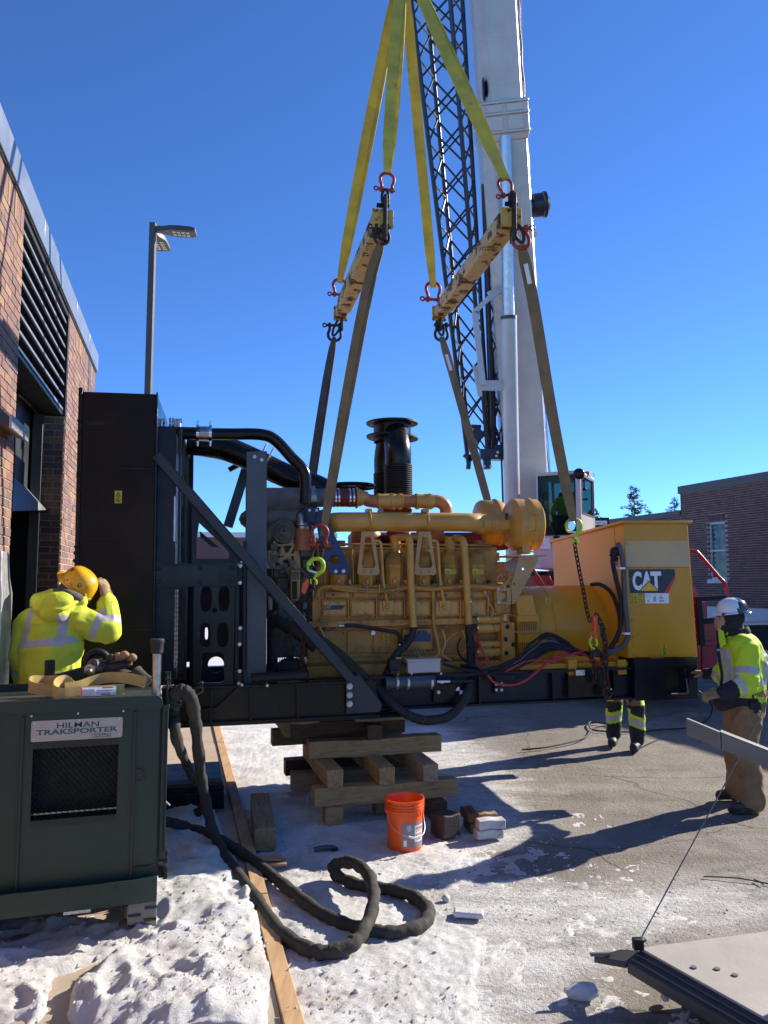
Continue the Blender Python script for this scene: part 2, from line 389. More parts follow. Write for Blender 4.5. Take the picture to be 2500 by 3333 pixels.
ICE_R=g2([(1330,2360),(1480,2365),(1560,2440),(1640,2480),(1750,2700),(1600,2760),(1000,2720),(1000,2400)])
WALK=g2([(-300,3400),(830,3400),(850,3200),(800,2950),(700,2700),(640,2600),(300,2700),(-300,2900)])
BARE=g2([(110,3400),(160,3200),(315,3150),(480,3080),(330,3190),(250,3260),(225,3400)])
BARE2=g2([(0,3000),(470,3060),(430,2960),(0,2900)])
def grid_obj(name,xs,ys,zfun,material,label=None,kind='structure',attr=None):
 X,Y=np.meshgrid(xs,ys); Z=zfun(X,Y); nx,ny=len(xs),len(ys)
 co=np.stack([X,Y,Z],-1).reshape(-1,3)
 i=np.arange(nx*ny).reshape(ny,nx)
 q=np.stack([i[:-1,:-1],i[:-1,1:],i[1:,1:],i[1:,:-1]],-1).reshape(-1,4)
 me=bpy.data.meshes.new(name); me.vertices.add(len(co)); me.vertices.foreach_set('co',co.ravel())
 me.loops.add(q.size); me.loops.foreach_set('vertex_index',q.ravel()); me.polygons.add(len(q))
 me.polygons.foreach_set('loop_start',np.arange(0,q.size,4)); me.polygons.foreach_set('use_smooth',np.ones(len(q),bool))
 me.update(calc_edges=True); me.validate(); me.materials.append(material)
 if attr is not None:
  a=me.attributes.new('frost','FLOAT','POINT'); a.data.foreach_set('value',attr(X,Y).ravel().astype(np.float32))
 o=bpy.data.objects.new(name,me); COL.objects.link(o); setp(o,label,None,None,kind); return o
def nfield(X,Y,sc,oct_=3,off=0.0):
 f=noise.fractal; out=np.empty(X.size); xr=X.ravel()*sc; yr=Y.ravel()*sc
 for i in range(X.size):out[i]=f((xr[i],yr[i],off),.9,2.1,oct_)
 return out.reshape(X.shape)
def frost(X,Y):
 a=np.clip(sdist(X,Y,SNOW_R)/.8+.72,0,1)
 b=np.clip(sdist(X,Y,SNOW_MIX)/1.3+.45,0,.62)
 c=np.clip(sdist(X,Y,ICE_R)/1.3+.5,0,.66)
 far=np.clip((Y-9.5-np.maximum(X+.5,0)*4)/2.0,0,.9)
 far2=np.clip((Y-19)/2,0,.95)
 return np.maximum.reduce([a,b,c,far,far2,np.full(X.shape,.10)])
def asphalt():
 m=bpy.data.materials.new('asphalt'); m.use_nodes=True; nt=m.node_tree; N=nt.nodes; L=nt.links; b=N['Principled BSDF']
 tc=N.new('ShaderNodeTexCoord')
 def nz(sc,det=6,rg=.62,strch=None):
  n=N.new('ShaderNodeTexNoise'); n.inputs['Scale'].default_value=sc; n.inputs['Detail'].default_value=det; n.inputs['Roughness'].default_value=rg
  if strch:
   mp=N.new('ShaderNodeMapping'); mp.inputs['Scale'].default_value=strch; mp.inputs['Rotation'].default_value=(0,0,R(-12)); L.new(tc.outputs['Object'],mp.inputs[0]); L.new(mp.outputs[0],n.inputs['Vector'])
  else:L.new(tc.outputs['Object'],n.inputs['Vector'])
  return n.outputs['Fac']
 def math_(op,a,c):
  x=N.new('ShaderNodeMath'); x.operation=op
  for s_,v in zip(x.inputs,(a,c)):
   if isinstance(v,bpy.types.NodeSocket):L.new(v,s_)
   else:s_.default_value=v
  return x.outputs[0]
 def rng(f,lo,hi,o0=0,o1=1):
  r=N.new('ShaderNodeMapRange'); r.inputs[1].default_value=lo; r.inputs[2].default_value=hi; r.inputs[3].default_value=o0; r.inputs[4].default_value=o1; L.new(f,r.inputs[0]); return r.outputs[0]
 def mix(f,a,c):
  x=N.new('ShaderNodeMix'); x.data_type='RGBA'
  for s_,v in((x.inputs[0],f),(x.inputs[6],a),(x.inputs[7],c)):
   if isinstance(v,bpy.types.NodeSocket):L.new(v,s_)
   elif isinstance(v,(int,float)):s_.default_value=v
   else:s_.default_value=(*v,1)
  return x.outputs[2]
 big=nz(.7); grain=nz(150,3); mid=nz(9)
 col=mix(rng(big,.35,.65),(.235,.205,.165),(.30,.265,.22))
 col=mix(rng(grain,.35,.7),mix(.45,col,(.06,.05,.042)),col)
 vo=N.new('ShaderNodeTexVoronoi'); vo.inputs['Scale'].default_value=95; L.new(tc.outputs['Object'],vo.inputs['Vector'])
 stone=rng(vo.outputs['Distance'],.10,.28,1,0)
 sel=N.new('ShaderNodeSeparateColor'); L.new(vo.outputs['Color'],sel.inputs[0])
 col=mix(math_('MULTIPLY',stone,rng(sel.outputs[0],.40,.7)),col,(.42,.37,.30))
 wp=N.new('ShaderNodeVectorMath'); wp.operation='MULTIPLY_ADD'; wn_=N.new('ShaderNodeTexNoise'); wn_.inputs['Scale'].default_value=1.6; wn_.inputs['Detail'].default_value=5; L.new(tc.outputs['Object'],wn_.inputs['Vector'])
 L.new(wn_.outputs['Color'],wp.inputs[0]); wp.inputs[1].default_value=(.55,.55,0); L.new(tc.outputs['Object'],wp.inputs[2])
 ve=N.new('ShaderNodeTexVoronoi'); ve.feature='DISTANCE_TO_EDGE'; ve.inputs['Scale'].default_value=.42; L.new(wp.outputs[0],ve.inputs['Vector'])
 col=mix(rng(ve.outputs['Distance'],.002,.006,.75,0),col,(.05,.042,.035))
 col=mix(rng(nz(.55,6,.6),.54,.64,0,.5),col,(.12,.10,.085))
 col=mix(rng(nz(1.1,4,.55,(.10,1.5,1)),.55,.70,0,.35),col,(.38,.36,.33))
 col=mix(rng(nz(2.6,7,.65,(.35,1,1)),.55,.70,0,.6),col,(.085,.073,.060))
 at=N.new('ShaderNodeAttribute'); at.attribute_name='frost'
 fr=at.outputs['Fac']
 pat=math_('ADD',math_('MULTIPLY',nz(4.5,9,.72,(.45,1,1)),.75),math_('MULTIPLY',nz(48,5,.7),.40))
 col=mix(rng(math_('ADD',nz(1.3,5),math_('MULTIPLY',fr,.45)),.55,.90,0,.6),col,(.48,.45,.41))
 snowf=rng(math_('ADD',pat,math_('MULTIPLY',fr,.66)),.82,1.10)
 fl=rng(math_('ADD',nz(26,6,.7),math_('MULTIPLY',nz(2.2,3),.25)),.80,.83)
 snowf=math_('MAXIMUM',snowf,fl)
 col=mix(snowf,col,mix(rng(mid,.35,.65),(.62,.60,.58),(.74,.73,.72)))
 L.new(col,b.inputs['Base Color'])
 b.inputs['Roughness'].default_value=.85
 bp=N.new('ShaderNodeBump'); bp.inputs['Distance'].default_value=.022; bp.inputs['Strength'].default_value=1
 L.new(math_('ADD',math_('MULTIPLY',grain,.5),math_('ADD',math_('MULTIPLY',snowf,.35),math_('MULTIPLY',nz(30),.8))),bp.inputs['Height']); L.new(bp.outputs[0],b.inputs['Normal'])
 return m
MT['asphalt']=asphalt()
xs=np.concatenate([[-400,-150,-60,-30,-16,-9,-6],np.arange(-4.5,7.5,.06),[9,12,16,25,40,80,150,400]])
ys=np.concatenate([[-60,-20,-8,-2,1,2.2],np.arange(2.8,13,.06),[14,16,19,23,30,45,70,120,220,500,900]])
def gz(X,Y):
 near=(np.abs(X-1.5)<6)&(Y>2.7)&(Y<13.1)
 return np.where(near,.012*nfield(X,Y,1.1,3)+.006*nfield(X,Y,6,2,3.3),0)-.012
grid_obj('ground',xs,ys,gz,MT['asphalt'],'salt-greyed asphalt yard with frost and snow patches',attr=frost)
def snow_mat():
 m=bpy.data.materials.new('snow'); m.use_nodes=True; nt=m.node_tree; N=nt.nodes; L=nt.links; b=N['Principled BSDF']
 tc=N.new('ShaderNodeTexCoord')
 def nz(sc,det=6,rg=.6):
  n=N.new('ShaderNodeTexNoise'); n.inputs['Scale'].default_value=sc; n.inputs['Detail'].default_value=det; n.inputs['Roughness'].default_value=rg; L.new(tc.outputs['Object'],n.inputs['Vector']); return n.outputs['Fac']
 def rng(f,lo,hi,o0=0,o1=1):
  r=N.new('ShaderNodeMapRange'); r.inputs[1].default_value=lo; r.inputs[2].default_value=hi; r.inputs[3].default_value=o0; r.inputs[4].default_value=o1; L.new(f,r.inputs[0]); return r.outputs[0]
 x=N.new('ShaderNodeMix'); x.data_type='RGBA'; x.inputs[6].default_value=(.89,.88,.86,1); x.inputs[7].default_value=(.55,.51,.46,1); L.new(rng(nz(2.4,8,.68),.48,.70),x.inputs[0])
 y=N.new('ShaderNodeMix'); y.data_type='RGBA'; y.inputs[7].default_value=(.26,.23,.20,1); L.new(x.outputs[2],y.inputs[6]); L.new(rng(nz(38,6,.75),.66,.74),y.inputs[0])
 L.new(y.outputs[2],b.inputs['Base Color']); L.new(rng(nz(7),.35,.65,.35,.75),b.inputs['Roughness'])
 b.inputs['Subsurface Weight'].default_value=.12; b.inputs['Subsurface Radius'].default_value=(.012,.014,.018); b.inputs['Subsurface Scale'].default_value=1
 ad=N.new('ShaderNodeMath'); ad.operation='MULTIPLY_ADD'; L.new(nz(70,5,.7),ad.inputs[0]); ad.inputs[1].default_value=.7; L.new(nz(260,3),ad.inputs[2])
 bp=N.new('ShaderNodeBump'); bp.inputs['Distance'].default_value=.020; bp.inputs['Strength'].default_value=1; L.new(ad.outputs[0],bp.inputs['Height']); L.new(bp.outputs[0],b.inputs['Normal'])
 return m
MT['snow']=snow_mat()
random.seed(14); PRINTS=[(random.uniform(-2.2,1.2),random.uniform(3.0,6.6),random.uniform(0,3.1))for _ in range(60)]
def prints(X,Y):
 z=np.zeros(X.shape)
 for px_,py_,an in PRINTS:
  dx,dy=X-px_,Y-py_; a_=dx*math.cos(an)+dy*math.sin(an); b_=-dx*math.sin(an)+dy*math.cos(an); r_=np.sqrt((a_/.15)**2+(b_/.062)**2)
  z-=.030*np.clip(1.25-r_,0,.6); z+=.012*np.exp(-((r_-1.35)/.25)**2)
 return z
def snow_z(X,Y):
 sx=X-(BOARD_0.x+BOARD_DIR.x/BOARD_DIR.y*(Y-BOARD_0.y))
 a=np.clip(sdist(X,Y,SNOW_R)/.35,-1,1); w=np.clip(sdist(X,Y,WALK)/.22,-1,1)
 mx=np.clip(sdist(X,Y,SNOW_MIX)/.5,-1,.4)
 bare=np.clip(sdist(X,Y,BARE)/.10,-1,1); bare2=np.clip(sdist(X,Y,BARE2)/.12,-1,1)
 n1=nfield(X,Y,1.7,4); n2=nfield(X,Y,7,4,5.1); n3=nfield(X,Y,24,3,9.2)
 lump=np.maximum(n2,0)**1.3
 right=.012*a+.010*n1+.010*n2+.006*n3+.005*nfield(X,Y,55,2,1.1)+.35*prints(X,Y)+.002
 right=np.where(a>0,right+.010,right)+np.where(mx>a,.003*(mx-a),0)-.012
 near=np.clip((4.6-Y)/1.2,0,1)
 right=right+near*(a>0)*(.012+.012*n3)
 n4=nfield(X,Y,52,2,2.7); rug=np.clip(.6+1.3*nfield(X,Y,1.9,2,7.7),.2,1.15)
 left=.05+.05*w+.052*n1+.008*lump+.018*n2+(.014*np.abs(n3)+.005*n3+.008*n4)*rug+prints(X,Y)+.04*np.clip((sx+.75)/.5,-1,1)*np.clip((5.6-Y),0,1)-np.clip(bare,0,1)*.20-np.clip(bare2,0,1)*.16
 left=np.where(w<-.2,-.03,left)
 k=np.clip((sx+.02)/.10,0,1)
 z=left*(1-k)+right*k
 on=np.exp(-((sx+.0)/.05)**2)
 z=z*(1-on)+(.012+.03*n2+.012*n3)*on
 z=z-np.clip((Y-7.2)/.6,0,1)*np.clip(sx-.9,0,.5)*.12
 return z
xs2=np.arange(-2.9,1.9,.015); ys2=np.concatenate([np.arange(2.9,6.3,.015),np.arange(6.3,11.2,.05)])
grid_obj('snow',xs2,ys2,snow_z,MT['snow'],'trampled crusty snow on the walk and yard edge')
mb=MB()
d=BOARD_DIR; n_=Vector((d.y,-d.x,0))
A0=BOARD_0-d*5-n_*.05; A1=BOARD_0+d*14-n_*.05
for i in range(6):
 p0=A0+d*(i*3.2+.004); p1=A0+d*(i*3.2+3.196)
 mb.prism([p0,p1,p1-n_*1.8,p0-n_*1.8],(0,0,.030))
single('sidewalk',mb,MT['concrete'],'concrete sidewalk slabs along the brick building',None,kind='structure')
cuts=[-3.5,-.75,.02,1.4,3.9,6.2,8.6]
for i in range(len(cuts)-1):
 mb=MB(); p0=BOARD_0+d*(cuts[i]+.003)-n_*.045; p1=BOARD_0+d*(cuts[i+1]-.003)-n_*.045
 z0=.004*(i%2)
 mb.prism([p0+Vector((0,0,-.05)),p1+Vector((0,0,-.05)),p1+n_*.09+Vector((0,0,-.05)),p0+n_*.09+Vector((0,0,-.05))],(0,0,.096+z0))
 lab=['tan form board edging the sidewalk, length at the photo\'s bottom edge','tan form board edging the sidewalk, short length beside the snow heap','tan form board edging the sidewalk, length crossed by the black hose',
 'tan form board edging the sidewalk, length beside the lone timber','tan form board edging the sidewalk, sunlit length below the radiator frame','tan form board edging the sidewalk, farthest length under the skid'][i]
 single('form_board',mb,MT['form_board'],lab,'board',group='form boards along the sidewalk',bevel=.003)
def in_view(p):
 q=Vector(p)-Vector((0,0,CAMZ)); y=q.y*cp+q.z*sp; z=-q.y*sp+q.z*cp
 if y<.3:return None
 u=1250+q.x/y*FPX; v=1666.5-z/y*FPX
 return(u,v,y)if-30<u<2530 and-30<v<3360 else None
def brick_list(s0,s1,z0,z1,L,H,skip=None,joint=.010,row0=0):
 out=[]; row=row0; z=z0
 while z+H*.5<z1:
  s=s0-(L/2 if row%2 else 0)
  while s<s1-.012:
   a,b=max(s,s0)+joint/2,min(s+L,s1)-joint/2
   if b-a>.02:
    zc,zt=z+joint/2,min(z+H,z1)-joint/2
    if not(skip and skip((a+b)/2,(zc+zt)/2)):out.append((a,b,zc,zt))
   s+=L
  z+=H; row+=1
 return out
def lay_bricks(parent,M,bricks,material,limit,tdir=1,proud=.007):
 rank=[]
 for b in bricks:
  c=M@Vector((0,(b[0]+b[1])/2,(b[2]+b[3])/2)); iv=in_view(c)
  rank.append((iv[2]if iv else 1e6+c.y,b))
 rank.sort(key=lambda r:r[0]); single_=[b for k,b in rank[:limit]if k<1e5]; rest=[b for k,b in rank[len(single_):]]
 PI_=WM_[parent.name].inverted(); protos=[]
 for k in range(4):
  mb=MB(); j=[random.uniform(-.03,.03)for _ in range(8)]
  mb.box((0,0,0),(1,1,1)); mb.v=[Vector((v.x,v.y*(1+j[i]*.4),v.z*(1+j[i])))for i,v in enumerate(mb.v)]
  protos.append(mesh_of('brick',mb,material,0))
 dep=.024
 for b in single_:
  pr=proud+random.uniform(-.002,.0025)
  m=PI_@M@Matrix.Translation((tdir*(pr-dep/2),(b[0]+b[1])/2,(b[2]+b[3])/2))@Matrix.Diagonal((dep,b[1]-b[0],b[3]-b[2],1))
  share('brick',protos[random.randrange(4)],parent,m)
 if rest:
  mb=MB()
  for b in rest:
   pr=proud+random.uniform(-.002,.0025); k=len(mb.v)
   x0,x1=tdir*(pr-dep),tdir*pr; j=[random.uniform(-.0012,.0012)for _ in range(4)]
   mb.v+=[M@Vector(q)for q in((x0,b[0],b[2]),(x0,b[1],b[2]),(x0,b[1],b[3]),(x0,b[0],b[3]),(x1,b[0]+j[0],b[2]+j[1]),(x1,b[1]+j[2],b[2]+j[3]),(x1,b[1]+j[1],b[3]+j[2]),(x1,b[0]+j[3],b[3]+j[0]))]
   for f in((4,5,6,7),(0,1,5,4),(2,3,7,6),(1,2,6,5),(3,0,4,7)):mb.f.append([k+i for i in f]); mb.m.append(0)
  obj('brickwork',mb,material,parent,0,kind='stuff')
LW=Matrix.Translation((-1.32,0,0))@Matrix.Rotation(R(14.3),4,'Z'); LF=Frame(LW)
def lw(t,s,z):return LW@Vector((t,s,z))
S0,SL,SR,S1=2.0,5.85,8.21,10.56
bld=thing('brick_building','new brick building with tall louvred equipment opening and grey metal fascia','building',M=LW)
mb=MB(); mb.bx(-.30,0,S0,SL,-.1,4.855); mb.bx(-.30,0,SR,S1,-.1,4.855)
obj('wall',mb,MT['mortar'],bld,local=True)
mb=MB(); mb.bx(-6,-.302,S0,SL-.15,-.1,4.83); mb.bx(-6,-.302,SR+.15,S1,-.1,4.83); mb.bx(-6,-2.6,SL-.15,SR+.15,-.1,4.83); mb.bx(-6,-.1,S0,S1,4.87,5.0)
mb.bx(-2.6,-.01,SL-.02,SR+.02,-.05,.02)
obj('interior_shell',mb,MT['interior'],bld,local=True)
bl=brick_list(S0,SL,.0322,4.637,.203,.0677)+brick_list(SR,S1,.0322,4.637,.203,.0677)
bl+=brick_list(S0,SL,4.637,4.85,.0677,.205)+brick_list(SR,S1,4.637,4.85,.0677,.205)
s283=LF.at(283,1300,0,0).y; s292=LF.at(291,1300,0,0).y
bl=[b for b in bl if not(s283<(b[0]+b[1])/2<s292)]
lay_bricks(bld,LW,bl,MT['brick_mix'],300)
mb=MB(); mb.bx(.001,.012,s283,s292,0,4.83); obj('control_joint',mb,MT['coping'],bld,local=True)
JW=LW@Matrix.Translation((0,SR,0))@Matrix.Rotation(R(-90),4,'Z')
lay_bricks(bld,JW,brick_list(-.30,-.004,0,3.75,.203,.0677),MT['brick_mix'],0)
fx=[S0,4.3,6.55,8.55,9.7,S1+.09]
for i in range(5):
 mb=MB(); mb.bx(-.25,.03,fx[i]+.002,fx[i+1]-.002,4.872,5.115); obj('fascia_panel',mb,MT['fascia'],bld,local=True,bevel=.004)
mb=MB(); mb.bx(-.2,.015,S0,S1+.06,4.856,4.871); obj('drip_edge',mb,MT['louvre_black'],bld,local=True)
lv=obj('louvre',MB().bx(-.26,-.2,SL,SR,3.76,4.83),MT['louvre_black'],bld,local=True)
lv2=MB()
for i in range(8):
 z=3.80+i*.133
 m_=MB(); m_.prism([(-.19,SL+.005,z+.075),(-.035,SL+.005,z),(-.03,SL+.005,z+.012),(-.19,SL+.005,z+.09)],(0,SR-SL-.01,0))
 obj('slat',m_,MT['louvre_black'],lv,local=True)
 m_=MB(); m_.bx(-.034,-.018,SL+.005,SR-.005,z-.008,z+.016); obj('slat_edge',m_,MT['louvre_edge'],lv,local=True)
mb=MB(); mb.bx(-.2,.006,SR-.045,SR-.004,3.74,4.84); mb.bx(-.2,-.02,SL,SR,3.74,3.775); mb.bx(-.2,-.005,SL+.002,SL+.03,3.74,4.84); mb.bx(-.2,-.002,SL,SR,4.80,4.845)
obj('louvre_frame',mb,MT['louvre_black'],bld,local=True,bevel=.003)
for q in((-.30,-.20,SR-.075,SR-.01,0,3.74),(-.30,-.22,SL+.01,SL+.07,0,3.74)):obj('door_jamb',MB().bx(*q),MT['door_grey'],bld,local=True,bevel=.003)
top=[LF.at(u,v,0,-.32)for u,v in((56,1282),(75,1298),(100,1325),(125,1352),(148,1380),(163,1397))]
bot=[LF.at(163,1655,0,-.32),LF.at(47,1560,0,-.32)]
mb=MB(); mb.prism(top+bot,(-.05,0,0)); obj('duct_panel',mb,MT['duct'],bld,local=True)
mb=MB(); mb.tube([p+Vector((.01,0,0))for p in top],.014,6); obj('duct_flange',mb,MT['zinc'],bld,local=True)
mb=MB(); q=[LF.at(47,1556,0,-.31),LF.at(110,1608,0,-.31),LF.at(156,1652,0,-.14),LF.at(152,1660,0,-.14),LF.at(40,1664,0,-.31)]
mb.prism(q,(-.03,0,0)); obj('duct_hood',mb,MT['louvre_edge'],bld,local=True)
mb=MB(); mb.bx(-.9,-.84,SL+1.2,SL+1.5,0,3.0); mb.bx(-.5,-.46,SR-.45,SR-.1,0,2.75); obj('steel_door',mb,MT['door_grey'],bld,local=True)
c0=LF.at(0,1402,0,0)
mb=MB(); q=[(0.0,SL-.75,3.06),(0.0,SL-.22,3.06),(.13,SL-.22,3.02),(.13,SL-.75,3.02)]; mb.prism([Vector(x)for x in q],(0,0,.07)); obj('awning',mb,MT['lamp_bronze'],bld,local=True)
mb=MB(); mb.bx(.126,.142,SL-.76,SL-.21,3.015,3.10); obj('awning_trim',mb,MT['zinc'],bld,local=True)
mb=MB(); mb.loft([[Vector((.012,SL-.36,z)),Vector((.012+t,SL-.36,z)),Vector((.012+t,SL-.36+w,z)),Vector((.012,SL-.36+w,z))]for z,t,w in((.9,.035,.33),(1.92,.035,.33),(2.03,.025,.27),(2.20,.022,.22),(2.22,.02,.2))])
obj('corner_guard',mb,MT['zinc'],bld,local=True,bevel=.006)
RW=Matrix.Translation((9.5,22,0))@Matrix.Rotation(R(19.4),4,'Z'); RF=Frame(RW)
far_b=thing('brick_building','older dark red brick building with one sash window behind the crane','building',M=RW)
mb=MB(); w0=RF.at(2303,1700,0,0); w1=RF.at(2365,1885,0,0)
ys_,ye_,zb_,zt_=w1.y,w0.y,RF.at(2330,1886,0,0).z,RF.at(2330,1699,0,0).z
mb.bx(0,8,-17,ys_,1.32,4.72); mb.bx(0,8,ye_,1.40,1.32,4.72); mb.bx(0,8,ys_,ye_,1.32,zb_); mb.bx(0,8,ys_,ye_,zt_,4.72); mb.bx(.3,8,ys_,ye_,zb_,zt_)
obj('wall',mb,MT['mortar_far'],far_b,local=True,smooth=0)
mb=MB(); mb.bx(.02,8,1.402,9,0,4.04); obj('side_wing',mb,MT['mortar_far'],far_b,local=True,smooth=0)
mb=MB(); mb.bx(-.04,8,1.41,9,4.04,4.2); obj('wing_coping',mb,MT['coping'],far_b,local=True)
mb=MB(); mb.bx(-.05,8,-17.2,1.45,4.70,4.93); obj('coping',mb,MT['coping'],far_b,local=True)
mb=MB(); mb.bx(-.05,8,-17.2,1.42,-.2,1.318); obj('foundation',mb,MT['foundation'],far_b,local=True)
lz=zt_+.23
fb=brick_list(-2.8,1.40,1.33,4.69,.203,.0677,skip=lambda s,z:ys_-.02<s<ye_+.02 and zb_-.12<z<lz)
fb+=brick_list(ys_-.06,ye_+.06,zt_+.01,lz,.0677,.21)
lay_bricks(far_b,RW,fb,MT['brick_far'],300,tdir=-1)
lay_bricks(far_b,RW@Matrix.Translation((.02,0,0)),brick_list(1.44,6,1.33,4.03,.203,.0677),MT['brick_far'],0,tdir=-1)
wnd=obj('window',MB().bx(.10,.14,ys_+.04,ye_-.04,zb_+.05,zt_-.04),MT['window_glass'],far_b,local=True)
mb=MB(); zm=(zb_+zt_)/2-.02
for a,b_,c_,d_ in((ys_,ys_+.055,zb_,zt_),(ye_-.055,ye_,zb_,zt_),(ys_+.055,ye_-.055,zb_,zb_+.06),(ys_+.055,ye_-.055,zt_-.06,zt_),(ys_+.055,ye_-.055,zm,zm+.045)):mb.bx(.05,.11,a,b_,c_,d_)
obj('frame',mb,MT['window_frame'],wnd,local=True,bevel=.004)
mb=MB(); mb.bx(-.05,.12,ys_-.06,ye_+.06,zb_-.11,zb_-.002); obj('sill',mb,MT['foundation'],wnd,local=True,bevel=.004)
fbm=Matrix.Translation((-8,46,0))@Matrix.Rotation(R(8),4,'Z')
fb3=thing('brick_building','distant low brick building seen through the gap behind the radiator','building',M=fbm)
mb=MB(); mb.bx(-16,5,0,10,0,4.7); obj('wall',mb,MT['brick_far'],fb3,local=True,smooth=0)
mb=MB(); mb.bx(-16.2,5.2,-.15,10,4.7,5.0); obj('coping',mb,MT['foundation'],fb3,local=True)
for i in range(7):
 w_=obj('window',MB().bx(-15+i*2.8,-13.8+i*2.8,-.03,.02,1.2,3.2),MT['window_glass'],fb3,local=True)
 mb=MB(); x0=-15+i*2.8
 for a,b_,c_,d_ in((x0-.08,x0,1.1,3.3),(x0+1.2,x0+1.28,1.1,3.3),(x0,x0+1.2,1.1,1.2),(x0,x0+1.2,3.2,3.3),(x0,x0+1.2,2.15,2.22)):mb.bx(a,b_,-.07,0,c_,d_)
 obj('frame',mb,MT['window_frame'],w_,local=True)
def conifer(base,H,W,label,dens=1.0,lean=0):
 t=thing('spruce_tree',label,'tree',base,'conifers behind the yard')
 b=Vector(base); mb=MB(); mb.tube([b,b+Vector((lean*.5,0,H*.55)),b+Vector((lean,0,H))],[H*.018,H*.011,.01],7); obj('trunk',mb,MT['bark'],t)
 mb=MB(); n=int(120*dens)
 for i in range(n):
  f=(i+random.random())/n; z=H*(.14+.85*f); rad=W*(1-f)**.8*random.uniform(.55,1.1)+.12; a=random.uniform(0,2*math.pi)
  root=b+Vector((lean*f,0,z)); dr=Vector((math.cos(a),math.sin(a),random.uniform(-.22,.12))); tip=root+dr*rad+Vector((0,0,.10*rad))
  mb.tube([root,(root+tip)/2-Vector((0,0,.05*rad)),tip],[.03,.02,.006],4)
  side=dr.cross(Vector((0,0,1))).normalized()
  for k in range(int(9+10*rad)):
   g=random.uniform(.18,1.02); p=root.lerp(tip,g); l_=random.uniform(.18,.42)*(1.15-.5*g)
   dv=(dr*random.uniform(.2,.9)+side*random.uniform(-1,1)+Vector((0,0,random.uniform(-.7,.35)))).normalized()*l_; w=dv.cross(Vector((random.uniform(-1,1),random.uniform(-1,1),1))).normalized()*l_*.17
   mb.add([p-w*.4,p+dv*.55-w,p+dv,p+dv*.55+w],[(0,1,2,3)])
 obj('crown',mb,MT['needles'],t,0)
def at_(u,v,Y):p=P(u,v,Y); return(p.x,p.y,0),p.z
b_,h_=at_(2062,1580,62); conifer(b_,h_,3.3,'tall spruce tree rising between the crane cab and right brick building',1.25)
b_,h_=at_(2182,1617,75); conifer(b_,h_,3.6,'pale conifer top just above the brick wing roof',1.0,.4)
b_,h_=at_(1929,1652,58); conifer(b_,h_,3.4,'dark conifer top beside the crane cab\'s right corner',1.2)
b_,h_=at_(2128,1655,80); conifer(b_,h_,1.6,'small conifer tip between the two taller trees',.7,-.6)
b_,h_=at_(690,1740,80); conifer(b_,h_,2.4,'faint conifer far beyond the radiator gap',1.0)
lpb=P(483,1275,14.0); lp=thing('street_lamp','tall bronze parking lot lamp post with two flat LED heads','street lamp',(lpb.x,14,0))
lt=P(491,730,14.0)
mb=MB(); mb.loft([[Vector((lpb.x+a*h,14+b*h,z))for a,b in((-1,-1),(1,-1),(1,1),(-1,1))]for z,h in((0,.065),(lt.z+.02,.056))]); obj('pole',mb,MT['lamp_bronze'],lp,bevel=.006)
mb=MB(); mb.bx(lpb.x-.18,lpb.x+.18,13.82,14.18,0,.5); obj('base',mb,MT['concrete'],lp)
hz=lt.z-.10
def lamp_head(dirv,side,ln):
 o=Vector((lpb.x,14,hz)); dv=Vector(dirv).normalized(); sv=Vector((0,0,1)).cross(dv).normalized(); up=Vector((0,0,1))
 prof=[(.05,.045,.05),(.18,.07,.05),(.34,.15,.045),(.5,.155,.05),(.72,.15,.045),(.80,.12,.03)]
 mb=MB(); mb.loft([[o+dv*x-sv*w-up*h,o+dv*x+sv*w-up*h,o+dv*x+sv*w*.85+up*(h+.01),o+dv*x-sv*w*.85+up*(h+.01)]for x,w,h in prof])
 hd=obj('lamp_head',mb,MT['lamp_bronze'],lp,bevel=.006)
 for i in range(4):
  for j in(-1,1):
   c=o+dv*(.40+i*.085)+sv*(j*.055)-up*.052
   obj('led_panel',MB().box(c,(.06,.07,.008),Matrix((dv,sv,up)).transposed()),MT['led_lens'],hd)
lamp_head((1,.1,-.03),0,1); lamp_head((-.02,1,-.06),0,1)
GEN=thing('generator_set','large yellow diesel generator set with black radiator, slung from yellow straps over a timber crib','generator',M=GM)
def gobj(name,mb,m,parent=None,bevel=0,smooth=38,label=None,kind=None):
 return obj(name,mb,MT[m]if isinstance(m,str)else m,parent or GEN,smooth,bevel,local=True,label=label,kind=kind)
def gpl(outer,holes,b,t):
 o2=[(p.x,p.z)for p in(gb(u,v,b)for u,v in outer)]
 hs=[]
 for h in holes:
  if isinstance(h,tuple)and len(h)==5:
   c=gb(h[0],h[1],b); e=gb(h[0]+h[2],h[1],b); f=gb(h[0],h[1]+h[3],b)
   hs.append(oval(c.x,c.z,e.x-c.x,c.z-f.z,24)if h[4]else circ(c.x,c.z,e.x-c.x,24))
  else:hs.append([(p.x,p.z)for p in(gb(u,v,b)for u,v in h)])
 me=curve_plate(o2,hs,t); mb=MB().mesh_in(me,basis((0,b+t/2,0),(1,0,0),(0,0,1))); bpy.data.meshes.remove(me); return mb
def gpr(pts,b,t):
 return MB().prism([gb(u,v,b)for u,v in pts],(0,t,0))
def gbox(u0,v0,u1,v1,b,t,mb=None):
 p,q=gb(u0,v0,b),gb(u1,v1,b); r,s=gb(u1,v0,b),gb(u0,v1,b)
 a0,a1=(p.x+s.x)/2,(q.x+r.x)/2; c0,c1=(q.z+s.z)/2,(p.z+r.z)/2
 return(mb or MB()).bx(a0,a1,b,b+t,c0,c1)
def glen(u0,v0,u1,v1,b):return(gb(u1,v1,b)-gb(u0,v0,b)).length
def gtube(pts,r,b=None,n=10,k=6):
 q=[gb(p[0],p[1],p[2]if len(p)>2 else b)for p in pts]; return MB().tube(spl(q,k),r,n)
